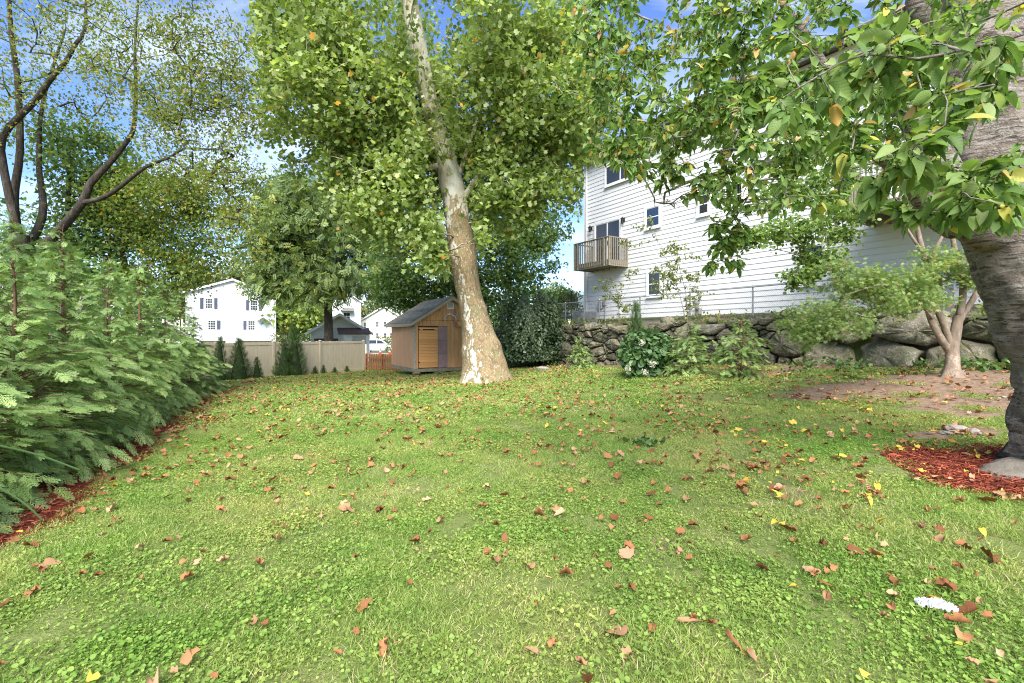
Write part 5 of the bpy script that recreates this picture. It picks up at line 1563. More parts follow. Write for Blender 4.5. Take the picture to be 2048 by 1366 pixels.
# ---- old maples on the left, thinning and yellowing
YA = 13.8
def ta(px, py, w, y=YA): return ty(px, py, w * 0.66, y)
ba = GX(40, YA)
t = Tree(0.3)
t.limb([(*ba, 0.38), ta(42, 600, 46), ta(40, 520, 44), ta(42, 470, 40)], join=False)
t.limb([ta(42, 470, 30), ta(48, 400, 24), ta(62, 330, 20), ta(82, 275, 16), ta(90, 235, 13), ta(120, 212, 11), ta(200, 195, 9, 13.4), ta(262, 140, 6, 13)])
t.limb([ta(40, 500, 26), ta(28, 400, 22, 14), ta(40, 300, 18, 14), ta(35, 160, 15, 14), ta(22, 60, 12, 14), ta(15, -80, 7, 14)])
t.limb([ta(44, 505, 24), ta(8, 340, 20, 13.5), ta(5, 275, 18, 13.3), ta(40, 232, 18, 13.2), ta(72, 200, 17, 13.1), ta(100, 160, 15, 13), ta(128, 128, 13, 13), ta(154, 84, 11, 13), ta(170, 55, 9, 13), ta(172, -60, 5, 13)])
t.limb([ta(100, 160, 9, 13), ta(160, 158, 7, 12.8), ta(215, 145, 5, 12.6), ta(265, 128, 3, 12.4)])
t.limb([ta(42, 520, 26, 14.4), ta(85, 430, 20, 14.6), ta(78, 330, 14, 14.8), ta(85, 210, 10, 15), ta(130, 60, 6, 15)])
t.limb([ta(45, 530, 30, 14.2), ta(110, 470, 26, 14.2), ta(165, 405, 22, 14), ta(180, 368, 20, 14), ta(220, 325, 16, 14), ta(256, 280, 13, 14), ta(268, 250, 12, 14), ta(272, 170, 10, 14), ta(270, 95, 7, 14), ta(280, -40, 4, 14)])
t.limb([ta(268, 250, 9, 14), ta(305, 240, 8, 13.8), ta(350, 239, 7, 13.5), ta(385, 220, 6, 13.3), ta(425, 200, 4, 13)])
t.limb([ta(272, 170, 6, 14), ta(330, 166, 5, 13.5), ta(385, 140, 3, 13.2)])
t.limb([ta(166, 404, 14, 14), ta(200, 398, 13, 13.8), ta(235, 378, 12, 13.6), ta(290, 335, 10, 13.3), ta(340, 315, 8, 13), ta(370, 297, 6, 13), ta(445, 300, 4, 12.8)])
at = np.concatenate([ell(150, P(150, 60, 13.6), (3.4, 2.5, 2.2), 0.2), ell(110, P(330, 110, 13.3), (2.2, 2.2, 1.9), 0.2), ell(75, P(420, 300, 13.2), (1.7, 1.6, 1.5), 0.2), ell(70, P(60, 190, 13.8), (2.0, 2, 2), 0.2),
                     ell(60, P(340, 230, 13.4), (1.8, 1.6, 1.0), 0.2), ell(60, P(420, 90, 13.4), (1.4, 1.6, 1.6), 0.3), ell(45, P(450, 200, 13.2), (1.0, 1.2, 1.4), 0.3), ell(35, P(440, 400, 13), (1.1, 1.0, 1.3), 0.3), ell(30, P(490, 480, 12.8), (0.8, 1.0, 0.9), 0.3)])
t.grow(at, 0.12, 0.02, 0.05)
t.radii(0.0065, 0.42, 0.07)
lp, ld = t.leafpos(36, 0.22, 1.0)
lx, lyy = to_px(lp)
k_ = lx < 560
lp, ld = lp[k_], ld[k_]
xd, zd = leaf_dirs(len(lp), ld, 0.6, 0.8)
mktree('maple_tree', 'old many-stemmed maple with thin yellowing leaves at far left', 'tree', ba, t, M['maple_bark'],
       [scatter(T_MAPLE, lp, xd, zd, 0.055 + 0.05 * RNG.random(len(lp)))], M['l_maple'])

YB = 16.5
bb = GX(258, YB)
t = Tree(0.3)
t.limb([(*bb, 0.20), ta(257, 634, 22, YB), ta(254, 560, 20, YB), ta(246, 515, 18, YB), ta(238, 490, 16, YB)], join=False)
t.limb([ta(238, 490, 12, YB), ta(275, 470, 11, YB), ta(312, 444, 9, YB), ta(340, 424, 8, YB), ta(372, 425, 5, YB)])
t.limb([ta(240, 500, 12, YB), ta(205, 450, 11, YB), ta(195, 380, 9, YB), ta(240, 330, 6, YB)])
t.limb([ta(256, 600, 9, YB), ta(285, 560, 8, YB), ta(295, 530, 6, YB), ta(330, 500, 4, YB)])
at = np.concatenate([ell(150, P(330, 430, 16.5), (2.4, 2.2, 1.7), 0.2), ell(80, P(270, 400, 16.8), (1.8, 1.8, 1.8), 0.2), ell(55, P(370, 520, 16.2), (1.4, 1.4, 1.0), 0.2), ell(55, P(400, 390, 16.2), (1.3, 1.4, 1.2), 0.2), ell(30, P(300, 560, 16.2), (1.2, 1.2, 0.6), 0.2)])
t.grow(at, 0.12, 0.02, 0.05); t.radii(0.007, 0.42, 0.07)
lp, ld = t.leafpos(60, 0.24, 1.0)
xd, zd = leaf_dirs(len(lp), ld, 0.6, 0.8)
mktree('maple_tree', 'rounded maple turning gold left of the white gabled house', 'tree', bb, t, M['maple_bark'],
       [scatter(T_MAPLE, lp, xd, zd, 0.065 + 0.06 * RNG.random(len(lp)))], M['l_maple2'])

def blob_tree(name, label, cat, px, y, trunk_w, blobs, n_leaf, size, T, mat, bark='maple_bark', per_at=45, base=None, spread=0.28, group=None, step=0.4, droop=0.5, lean=0.0, crown='crown', top=None):
    b0 = GX(px, y) if base is None else np.array(base)
    zt = max(c[1][2] + c[2][2] * 0.3 for c in blobs)
    if top: zt = top
    cxy = np.mean([c[1][:2] for c in blobs], 0)
    t = Tree(step)
    r = trunk_w / 2
    t.limb([(*b0, r * 1.25), (b0[0], b0[1], b0[2] + 0.25 * (zt - b0[2]), r), (b0[0] + lean * 0.5 + 0.3 * (cxy[0] - b0[0]), b0[1], b0[2] + 0.6 * (zt - b0[2]), r * 0.7), (b0[0] + lean + 0.6 * (cxy[0] - b0[0]), b0[1], zt, r * 0.3)], join=False)
    at = np.concatenate([ell(n, c, rr, 0.3) for n, c, rr in blobs])
    t.grow(at, 0.12, 0.02, 0.05); t.radii(0.008, 0.42, r * 0.5)
    lp, ld = t.leafpos(n_leaf / len(at), spread, 1.2)
    xd, zd = leaf_dirs(len(lp), ld, droop, 0.75)
    return mktree(name, label, cat, b0, t, M[bark], [scatter(T, lp, xd, zd, size * (0.7 + 0.7 * RNG.random(len(lp))))], M[mat], group=group, crown=crown)

blob_tree('maple_tree', 'dense dark green maple behind the hedge at left edge', 'tree', 130, 16.0, 0.3,
          [(120, P(165, 330, 16), (1.6, 1.6, 1.8)), (110, P(60, 520, 15.5), (2.2, 1.8, 2.0)), (110, P(190, 520, 16.2), (1.6, 1.6, 1.8)), (60, P(60, 640, 15.5), (2.2, 1.6, 0.9)), (40, P(220, 400, 16.4), (1.0, 1.0, 1.0))], 15000, 0.125, T_MAPLE, 'l_dark')
blob_tree('ash_tree', 'ash tree with drooping pinnate leaves in front of the garage', 'tree', 657, 36.5, 0.62,
          [(150, P(640, 470, 36), (4.6, 4, 4.2)), (90, P(580, 520, 35), (3.0, 3, 3.0)), (90, P(720, 520, 36), (3.2, 3, 3.0)), (50, P(640, 572, 35), (3.2, 3, 1.0)), (50, P(545, 560, 34.5), (1.2, 2, 1.6)), (60, P(570, 400, 35), (2.6, 2.5, 2.2)), (90, P(660, 395, 36), (4.6, 3.5, 2.6)), (60, P(545, 470, 35), (1.6, 2.4, 2.6)), (50, P(745, 440, 36), (2.2, 2.5, 2.2))],
          11500, 0.58, T_PINN, 'l_ash', spread=0.5, step=0.6)
blob_tree('maple_tree', 'broad dark maple crowding behind the garden shed', 'tree', 905, 29.0, 0.5,
          [(120, P(830, 520, 28.5), (2.8, 2.6, 2.4)), (140, P(960, 500, 29), (3.2, 2.6, 2.8)), (90, P(1045, 520, 28.5), (2.0, 2.2, 2.2)), (80, P(800, 575, 28), (1.9, 2, 1.3)), (80, P(990, 580, 29), (2.8, 2.4, 1.6)), (60, P(900, 590, 29), (2.6, 2.0, 1.2)), (60, P(1085, 450, 28.5), (1.5, 1.6, 1.6)), (60, P(1000, 420, 29), (2.6, 2.0, 1.8))],
          30000, 0.17, T_MAPLE, 'l_dark', step=0.5, spread=0.32)
# distant trees that close the view
def far_tree(label, px, y, zc_py, rx, rz_, n, mat='l_far', T=T_QUAD, size=0.55, group='distant trees beyond the houses'):
    c = P(px, zc_py, y)
    blob_tree('distant_tree', label, 'tree', px, y, 0.5, [(40, c, (rx, rx * 0.8, rz_)), (26, c + np.array([rx * 0.6, 0, -rz_ * 0.3]), (rx * 0.6, rx * 0.6, rz_ * 0.7)), (26, c + np.array([-rx * 0.6, 0, -rz_ * 0.25]), (rx * 0.6, rx * 0.6, rz_ * 0.7))],
              n, size, T, mat, spread=0.7, step=1.2, group=group)
far_tree('pale distant tree rising behind the ridge of the shuttered house', 450, 78, 560, 6.0, 4.6, 4000)
far_tree('dull green distant tree left of the shuttered house', 385, 82, 585, 6.0, 5.0, 3600)
far_tree('yellow-green tree between shuttered house and garage', 590, 62, 625, 4.2, 3.0, 3600, 'l_maple2')
far_tree('distant tree behind the trunks at far left', 120, 70, 600, 8.0, 6.5, 4000)
far_tree('distant tree behind the left maples, beside the white gable', 255, 76, 590, 7.0, 6.0, 4000)
far_tree('distant tree at the extreme left edge', 20, 60, 600, 7.0, 6.0, 4000, 'l_fern')
far_tree('hazy distant tree right of the dark maple', 1112, 88, 588, 3.0, 2.0, 1800)
far_tree('distant tree hidden behind shed and sycamore trunk', 900, 80, 610, 8.0, 5.5, 4000)
far_tree('distant tree behind the vine mound', 1035, 70, 612, 6.0, 4.2, 3200, 'l_fern')
far_tree('distant tree behind cream house', 800, 100, 600, 9.0, 7.0, 3600)
far_tree('distant tree between garage and cream house roofs', 715, 105, 600, 8.0, 6.0, 3000)

def bush(name, label, cat, c, r, n, size, T, mat, droop=0.3, base_z=None, shell=0.75, stems=8, group=None, zflat=0.7, cut=None):
    c = np.array(c, float); r = np.array(r, float)
    bz = base_z if base_z is not None else float(ground_z(c[0], c[1]))
    o = thing(name, label, cat, (c[0], c[1], bz), 0, group)
    d = nz(RNG.normal(size=(n, 3)))
    q = shell + (1 - shell) * RNG.random(n)
    lump = 1 + 0.10 * np.sin(d[:, 0] * 7 + c[0]) * np.sin(d[:, 1] * 6 + 2) + 0.08 * np.sin(d[:, 2] * 9 + c[1])
    p = c + d * (q * lump)[:, None] * r
    p = p[p[:, 2] > bz + 0.02]; d = nz((p - c) / r)
    xd = RNG.normal(size=p.shape) * 0.7 + d * 0.4; xd[:, 2] -= droop
    zd = RNG.normal(size=p.shape) * 0.6 + d * zflat + np.array([0, 0, 0.5])
    foliage('foliage', [(lambda a: (rel(a[0], o), a[1], a[2]))(scatter(T, p, xd, zd, size * (0.6 + 0.8 * RNG.random(len(p)))))], M[mat], o)
    b = MB()
    for k in range(stems):
        a = RNG.random() * 6.28; e = c + np.array([math.cos(a) * r[0] * 0.6, math.sin(a) * r[1] * 0.6, r[2] * (0.2 + 0.5 * RNG.random())])
        b.tube(spline([(c[0] + 0.1 * math.cos(a), c[1] + 0.1 * math.sin(a), bz - 0.05), tuple((c * 0.5 + e * 0.5) + np.array([0, 0, 0.1])), tuple(e)], 0.3) - np.array(o.location), 0.012 + 0.01 * r[2], 5)
    b.build('stem', M['twig'], o)
    return o
# shrubs behind the tan fence, near the white houses
bush('shrub', 'round clipped green shrub behind the tan fence', 'shrub', P(571, 690, 36), (1.15, 1.1, 1.45), 2600, 0.10, T_QUAD, 'l_far')
bush('shrub', 'low spreading shrub behind the tan fence by the tall arborvitae', 'shrub', P(596, 688, 37), (1.2, 1.0, 0.75), 1800, 0.10, T_QUAD, 'l_fern')
bush('shrub', 'small shrub in front of the cream house', 'shrub', P(770, 688, 70), (2.0, 1.4, 1.2), 1200, 0.2, T_QUAD, 'l_far')
bush('shrub', 'dark leafy shrub at the front of the parked car', 'shrub', P(786, 696, 57), (0.9, 0.8, 1.1), 1000, 0.14, T_QUAD, 'l_dark')
bush('shrub', 'green hedge bush between vine mound and trampoline', 'shrub', (3.2, 31.0, 2.6), (1.5, 1.3, 2.1), 3600, 0.13, T_MAPLE, 'l_heart', base_z=1.4)
bush('shrub', 'understorey bush filling the gap behind the hedge', 'shrub', P(110, 640, 12.5), (2.3, 1.3, 1.7), 5200, 0.11, T_MAPLE, 'l_dark')
bush('shrub', 'second understorey bush behind the middle of the hedge', 'shrub', P(215, 650, 15), (1.5, 1.2, 1.4), 3200, 0.11, T_MAPLE, 'l_fern')

# ---- vine-covered mound at the end of the stone wall
mc = np.array([0.85, 22.6, 0.5]); mr = np.array([1.55, 1.4, 2.75])
vm = thing('vine_mound', 'tall dark mound smothered in trailing vines beside the stone wall', 'vine', (mc[0], mc[1], float(ground_z(mc[0], mc[1]))))
def mound_r(d):
    a = np.arctan2(d[:, 1], d[:, 0])
    return 1 + 0.14 * np.sin(a * 2 + 0.6 + d[:, 2] * 2) + 0.10 * np.sin(a * 5 + d[:, 2] * 5 + 1.0) + 0.10 * np.sin(d[:, 2] * 8 + a * 3) * (d[:, 2] > 0.2)
P_ = []; X_ = []; Z_ = []; SV = []
n = 9000
d = nz(RNG.normal(size=(n, 3))); d[:, 2] = np.abs(d[:, 2])
p = mc + d * ((0.72 + 0.26 * RNG.random(n)) * mound_r(d))[:, None] * mr
P_.append(p); X_.append(d * 0.5 + RNG.normal(size=p.shape) * 0.5 + np.array([0, 0, -0.7])); Z_.append(d + RNG.normal(size=p.shape) * 0.6); SV.append(RNG.random(n) * 0.6)
for k in range(150):
    # a trailing strand: starts high on the crest, falls down the side
    a = RNG.uniform(-math.pi, 0.35); e0 = RNG.uniform(0.05, 0.75); L_ = RNG.uniform(0.5, 2.0); m_ = int(L_ * 34)
    s_ = np.linspace(0, 1, m_)
    d = np.stack([np.cos(a + 0.12 * np.sin(s_ * 5 + k)) * np.sin(e0 + 0.1), np.sin(a + 0.12 * np.sin(s_ * 5 + k)) * np.sin(e0 + 0.1), np.full(m_, math.cos(e0))], -1)
    top_ = mc + d * mound_r(d)[:, None] * mr * 1.02
    out = nz(np.stack([np.full(m_, math.cos(a)), np.full(m_, math.sin(a)), np.zeros(m_)], -1))
    p = top_ + out * (0.35 * np.sin(np.minimum(1, s_ * 1.6) * math.pi / 2) * L_ * 0.6)[:, None] - np.array([0, 0, 1.0]) * (L_ * s_ ** 1.4)[:, None]
    p = p + RNG.normal(size=p.shape) * 0.045
    P_.append(p); X_.append(out * 0.4 + RNG.normal(size=p.shape) * 0.45 + np.array([0, 0, -0.8])); Z_.append(out + RNG.normal(size=p.shape) * 0.5 + np.array([0, 0, 0.5])); SV.append(0.35 + 0.65 * RNG.random(m_))
for k in range(26):
    # stray shoots standing out of the outline
    d0 = nz(RNG.normal(size=(1, 3)))[0]; d0[2] = abs(d0[2]) * 1.2; d0 = d0 / np.linalg.norm(d0); m_ = 16
    s_ = np.linspace(0, 1, m_)[:, None]
    p = mc + d0 * mound_r(d0[None])[0] * mr * 0.98 + (d0 * 0.35 + np.array([0, 0, 0.25])) * s_ + np.array([0, 0, -0.3]) * s_ ** 2 + RNG.normal(size=(m_, 3)) * 0.03
    P_.append(p); X_.append(RNG.normal(size=p.shape)); Z_.append(RNG.normal(size=p.shape) + np.array([0, 0, 1.0])); SV.append(0.5 + 0.5 * RNG.random(m_))
P_ = np.concatenate(P_); X_ = np.concatenate(X_); Z_ = np.concatenate(Z_); SV = np.concatenate(SV)
kk = P_[:, 2] > ground_z(P_[:, 0], P_[:, 1]) + 0.03
V_, F_, v_ = scatter(T_IVY, P_[kk], X_[kk], Z_[kk], 0.065 + 0.075 * RNG.random(kk.sum()), SV[kk])
foliage('foliage', [(rel(V_, vm), F_, v_)], M['l_ivy'], vm)
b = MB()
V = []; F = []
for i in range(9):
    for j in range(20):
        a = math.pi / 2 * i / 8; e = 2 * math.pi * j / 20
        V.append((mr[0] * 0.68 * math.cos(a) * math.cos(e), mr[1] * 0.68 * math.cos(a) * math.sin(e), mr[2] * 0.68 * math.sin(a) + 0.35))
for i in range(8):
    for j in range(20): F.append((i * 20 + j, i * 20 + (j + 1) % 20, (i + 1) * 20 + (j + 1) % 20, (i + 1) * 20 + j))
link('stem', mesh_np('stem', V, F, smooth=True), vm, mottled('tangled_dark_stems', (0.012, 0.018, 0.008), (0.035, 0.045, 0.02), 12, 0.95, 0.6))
# ---- thuja hedge on the left
SP1 = T_spray(8, 3, 1); SP2 = T_spray(9, 3, 2)
def thuja_mesh(seed, H=3.4, R=1.15, nbr=150, bulk=0.62, spl=0.30, T=SP1, per=9, tk=1.0):
    r = np.random.default_rng(seed)
    wood = []; pos = []; xd = []; zd = []; sc = []
    tr = np.array([(0, 0, -0.05, 0.055), (0.03, 0.02, H * 0.3, 0.042), (-0.02, 0.03, H * 0.65, 0.024), (0.02, 0, H * 0.9, 0.011), (0.0, 0.02, H, 0.003)])
    tr[:, 3] *= tk
    q = spline(tr, 0.15); wood.append(tube_np(q[:, :3], q[:, 3], 7))
    for k in range(nbr):
        h = (k + r.random()) / nbr
        h = h ** 1.25
        z = 0.06 + h * (H - 0.12)
        hh = z / H
        rad = R * (1.0 - 0.30 * hh / bulk) if hh < bulk else R * 0.46 * ((1 - hh) / (1 - bulk)) ** 0.8 + 0.03
        if hh > bulk and r.random() < 0.42: continue
        rad *= 0.65 + 0.5 * r.random()
        if hh < 0.06: rad *= 0.85
        a = k * 2.399 + r.normal() * 0.3
        dirv = np.array([math.cos(a), math.sin(a), 0])
        rise = 0.40 + 0.25 * r.random() if hh > 0.2 else 0.15
        n = 7
        s = np.linspace(0, 1, n)
        pts = np.array([0, 0, z]) + dirv * (rad * s)[:, None] + np.array([0, 0, 1.0]) * (rad * (rise * s - 0.42 * s ** 2.4))[:, None]
        pts[1:] += r.normal(size=(n - 1, 3)) * 0.02
        wood.append(tube_np(pts, np.linspace((0.008 + 0.006 * rad) * max(tk, 0.4), 0.002, n), 4))
        m_ = max(3, int(per * (0.35 + 0.65 * rad / R)))
        for i in range(m_):
            u = 0.28 + 0.72 * (i + r.random()) / m_
            fi = u * (n - 1); i0 = min(int(fi), n - 2); pt = pts[i0] + (pts[i0 + 1] - pts[i0]) * (fi - i0)
            tang = nz(pts[i0 + 1] - pts[i0])
            side = np.cross(np.array([0, 0, 1.0]), tang) * (1 if i % 2 else -1)
            w = 0.9 if u < 0.9 else 0.1
            x = tang * (0.75 + 0.5 * u) + side * w * (0.5 + 0.6 * r.random()) + np.array([0, 0, -0.15 - 0.35 * r.random()])
            pos.append(pt); xd.append(x); zd.append(np.array([0, 0, 1.0]) + r.normal(size=3) * 0.42)
            sc.append(spl * (0.65 + 0.6 * r.random()) * (0.55 + 0.45 * min(1, rad / 0.6)))
    pos = np.array(pos)
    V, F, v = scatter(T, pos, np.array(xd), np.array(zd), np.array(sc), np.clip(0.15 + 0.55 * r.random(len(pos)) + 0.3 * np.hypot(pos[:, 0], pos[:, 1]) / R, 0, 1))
    wv, wf = join_np(wood)
    me = mesh_np('foliage', V, F, v); me.materials.append(M['l_thuja'])
    wm = mesh_np('trunk', wv, wf, smooth=True); wm.materials.append(M['thuja_bark'])
    return me, wm
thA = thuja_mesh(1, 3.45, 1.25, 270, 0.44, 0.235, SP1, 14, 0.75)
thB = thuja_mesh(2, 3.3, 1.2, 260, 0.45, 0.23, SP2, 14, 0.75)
def put(name, label, cat, meshes, loc, rz, sc, group=None):
    o = thing(name, label, cat, loc, rz, group); o.scale = (sc, sc, sc) if np.isscalar(sc) else sc
    f = link('foliage', meshes[0], o); f['kind'] = 'stuff'
    link('trunk', meshes[1], o)
    return o
hl = ['thuja at the near end of the hedge, cut by the left edge', 'thuja with fronds reaching over the red mulch at left', 'thuja with tall red-brown leader nearest the left edge', 'thuja with the second tall thin leader in the hedge', 'thuja in the middle of the left hedge',
      'thuja just past the middle of the hedge', 'thuja in front of the low tan garage', 'thuja covering the corner of the shuttered house', 'last thuja at the far end of the hedge']
for k, (yy, sc, h) in enumerate(((3.5, 0.86, 0.60), (4.8, 0.98, 0.72), (6.1, 1.0, 1.0), (7.35, 1.02, 1.02), (9.2, 1.0, 1.02), (11.0, 1.0, 1.06), (13.0, 1.0, 1.05), (15.0, 1.0, 1.0), (16.9, 0.95, 0.82))):
    xx = -5.78 - 0.445 * (yy - 5.0)
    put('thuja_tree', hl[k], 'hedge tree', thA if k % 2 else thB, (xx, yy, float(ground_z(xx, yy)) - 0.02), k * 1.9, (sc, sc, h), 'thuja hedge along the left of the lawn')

# ---- narrow arborvitaes at the fence
def arb_mesh(seed, n=700, T=T_spray(5, 2, 9)):
    r = np.random.default_rng(seed)
    h = r.random(n) ** 1.25; a = r.random(n) * 6.283
    lump = 1 + 0.12 * np.sin(a * 5 + h * 20) + 0.08 * np.sin(a * 9 - h * 31)
    rad = 0.235 * (np.clip(1 - h, 0, 1) ** 0.8) * lump * (0.55 + 0.45 * np.minimum(1, h * 8 + 0.4)) * (0.80 + 0.2 * r.random(n))
    p = np.stack([rad * np.cos(a), rad * np.sin(a), 0.02 + 0.95 * h], -1)
    xd = np.stack([np.cos(a) * 0.55, np.sin(a) * 0.55, np.ones(n) * 0.9], -1) + r.normal(size=(n, 3)) * 0.25
    zd = np.stack([np.cos(a), np.sin(a), np.zeros(n)], -1) + r.normal(size=(n, 3)) * 0.9
    V, F, v = scatter(T, p, xd, zd, 0.085 * (0.7 + 0.6 * r.random(n)), r.random(n))
    me = mesh_np('foliage', V, F, v); me.materials.append(M['l_emerald'])
    q = np.array([(0, 0, -0.03, 0.02), (0, 0, 0.3, 0.015), (0, 0, 0.9, 0.005)])
    wv, wf = tube_np(q[:, :3], q[:, 3], 6)
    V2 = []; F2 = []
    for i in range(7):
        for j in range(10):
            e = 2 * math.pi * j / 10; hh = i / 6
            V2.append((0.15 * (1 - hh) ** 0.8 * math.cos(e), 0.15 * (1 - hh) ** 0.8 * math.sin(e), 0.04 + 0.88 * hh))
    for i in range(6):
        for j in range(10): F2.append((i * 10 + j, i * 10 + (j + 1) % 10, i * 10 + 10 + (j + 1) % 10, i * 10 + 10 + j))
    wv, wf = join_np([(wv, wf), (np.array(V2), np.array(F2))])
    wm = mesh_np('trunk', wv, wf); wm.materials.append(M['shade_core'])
    return me, wm
M['shade_core'] = mottled('inner_foliage_shade', (0.018, 0.03, 0.01), (0.03, 0.05, 0.016), 14, 0.95, 0.5)  # near-black green core: shade deep between the sprays, put into the colour
ar = [arb_mesh(3), arb_mesh(4), arb_mesh(5)]
fdir = (fp[-1] - fp[2]) / np.linalg.norm(fp[-1] - fp[2])
fnrm = np.array([fdir[1], -fdir[0]])
def on_fence(px, off=0.45):
    p0 = fp[2] + fnrm * off; k = (px - HX) / FPX
    s = (k * p0[1] - p0[0]) / (fdir[0] - k * fdir[1])
    return p0 + fdir * s
for i, (px, topy, wpx, lb) in enumerate(((440, 672, 34, 'dark arborvitae at the end of the thuja hedge'), (478, 676, 46, 'conical arborvitae left of the small one on the tan fence'), (514, 714, 24, 'small young arborvitae between the two tall ones by the fence'),
                                         (568, 677, 40, 'shorter left arborvitae of the touching pair by the tan fence'), (588, 655, 48, 'tallest arborvitae, right of the touching pair by the tan fence'),
                                         (630, 732, 15, 'tiny arborvitae left of the fence post'), (647, 729, 13, 'tiny browning arborvitae right of the fence post'), (669.5, 734, 13, 'tiny round arborvitae in the last fence panel'), (694, 731, 13, 'tiny arborvitae nearest the picket fence'))):
    q = on_fence(px, 0.5)
    g = float(ground_z(q[0], q[1]))
    H = fz(topy, q[1]) - g
    wd = wpx / FPX * q[1]
    put('arborvitae', lb, 'arborvitae', ar[i % 3], (q[0], q[1], g - 0.02), i * 1.3, (wd / 0.46, wd / 0.46, H / 1.0), 'arborvitaes planted along the tan fence')
q = GP(1272, 738)
put('arborvitae', 'slender bright arborvitae standing against the stone wall', 'arborvitae', ar[1], q - np.array([0, 0, 0.02]), 0.4, (1.75, 1.75, (fz(604, q[1]) - q[2])))

# ---- young thujas and other plants below the stone wall
thC = thuja_mesh(7, 1.0, 0.44, 110, 0.6, 0.135, SP2, 11, 0.22)
thD = thuja_mesh(8, 1.0, 0.42, 115, 0.6, 0.135, SP1, 11, 0.22)
def at_ground(px, y): return GX(px, y)
for px, by, topy, w, me, lb in ((1378, 748, 638, 1.0, thC, 'young thuja in front of the wall beside the hydrangea'), (1482, 756, 628, 1.0, thD, 'young thuja right of its twin, below the fence post'), (1160, 738, 668, 0.8, thC, 'small dark young conifer at the left part of the wall')):
    q = GP(px, by); H = fz(topy, q[1]) - q[2]
    put('young_thuja', lb, 'young conifer', me, q - np.array([0, 0, 0.02]), px * 0.1, (H * 1.12 * w, H * 1.12 * w, H), 'young thujas below the stone wall')

hy = GP(1296, 752)
ho = bush('hydrangea', 'hydrangea bush with cream flower heads against the stone wall', 'hydrangea', hy + np.array([0, 0, 0.62]), (0.85, 0.6, 0.80), 1500, 0.16, T_ROUND, 'l_hyd', 0.35, shell=0.55)
for (px, py) in ((1284, 684), (1256, 738), (1305, 728), (1290, 744)):
    c_ = P(px, py, hy[1] - 0.62)
    V = []; F = []; n = 0
    rgn = np.random.default_rng(px)
    pp = nz(rgn.normal(size=(70, 3))) * 0.085
    V_, F_, _ = scatter(T_QUAD, pp, rgn.normal(size=pp.shape), pp, 0.05)
    link('flower_head', mesh_np('flower_head', V_ + c_ - np.array(ho.location), F_), ho, M['flower'])

# weeds and ground cover along the wall foot
pos = []
for k in range(2600):
    t_ = RNG.uniform(-2.5, 17); d_ = 0.25 + abs(RNG.normal()) * 0.35
    if math.sin(t_ * 2.1) + math.sin(t_ * 0.9 + 1) + RNG.normal() * 0.6 < 0.3: continue
    p_ = wl(t_, d_, 0); pos.append((p_[0], p_[1], float(ground_z(p_[0], p_[1])) + RNG.random() * 0.22))
for (px, py, n_, s_) in ((1045, 735, 260, 0.35), (1600, 742, 60, 0.2), (1845, 745, 40, 0.18), (1980, 742, 90, 0.3), (1700, 742, 80, 0.25), (990, 765, 60, 0.25), (1290, 890, 70, 0.12)):
    c_ = GP(px, py)
    q_ = RNG.normal(size=(n_, 2)) * s_
    for a, b_ in q_: pos.append((c_[0] + a, c_[1] + b_, float(ground_z(c_[0] + a, c_[1] + b_)) + RNG.random() * 0.2 * min(1, s_ / 0.2)))
pos = np.array(pos)
xd, zd = leaf_dirs(len(pos), None, 0.1, 0.5)
V, F, v = scatter(T_ROUND, pos, xd, zd, 0.05 + 0.06 * RNG.random(len(pos)))
o = link('weeds', mesh_np('weeds', V, F, v), None, M['l_weed']); tag(o, 'low leafy weeds growing along the foot of the stone wall', 'weeds', kind='stuff')
pos = []
for k in range(2600):
    t_ = RNG.uniform(-4.5, 17); d_ = -0.1 - abs(RNG.normal()) * 0.5
    if math.sin(t_ * 1.7) + math.sin(t_ * 0.8) + RNG.normal() * 0.7 < 0.2: continue
    p_ = wl(t_, d_, 0); k2 = float(sstep(-6.0, -2.4, t_)); g_ = float(ground_z(p_[0], p_[1]))
    pos.append((p_[0], p_[1], g_ + (TERR - g_) * k2 + RNG.random() * 0.3))
pos = np.array(pos); xd, zd = leaf_dirs(len(pos), None, 0.1, 0.6)
V, F, v = scatter(T_QUAD, pos, xd, zd, 0.08 + 0.08 * RNG.random(len(pos)))
o = link('weeds', mesh_np('weeds', V, F, v), None, M['l_sap']); tag(o, 'tufts of weeds along the top of the stone wall', 'weeds', kind='stuff')

# ---- sapling in front of the house, small heart-leaved tree, Japanese maple
def on_terrace(px, d):
    k = (px - HX) / FPX; p0 = WALL0 + NRM * d
    s = (k * p0[1] - p0[0]) / (U[0] - k * U[1]); q = p0 + U * s
    return np.array([q[0], q[1], TERR])
s0 = on_terrace(1375, -0.35); YY = s0[1]
t = Tree(0.15)
t.limb([(*s0, 0.022), ta(1372, 590, 2.0, YY), ta(1360, 540, 1.6, YY), ta(1352, 490, 1.0, YY)], join=False)
t.limb([(*(s0 + np.array([-0.05, 0, 0])), 0.02), ta(1362, 600, 1.8, YY), ta(1350, 560, 1.3, YY), ta(1335, 520, 0.8, YY)])
t.limb([ta(1372, 600, 1.4, YY), ta(1395, 560, 1.2, YY), ta(1405, 520, 0.8, YY)])
at = np.concatenate([ell(34, P(1360, 540, YY), (0.75, 0.5, 0.75), 0.3), ell(18, P(1330, 545, YY), (0.6, 0.5, 0.35), 0.3), ell(14, P(1395, 600, YY), (0.5, 0.4, 0.5), 0.3), ell(16, P(1345, 500, YY), (0.7, 0.4, 0.3), 0.3), ell(12, P(1320, 580, YY), (0.45, 0.4, 0.4), 0.3), ell(6, P(1290, 450, YY), (0.5, 0.3, 0.25), 0.3), ell(6, P(1265, 490, YY), (0.6, 0.3, 0.2), 0.3)])
t.grow(at, 0.1, 0.04, 0.03); t.radii(0.003, 0.4, 0.012)
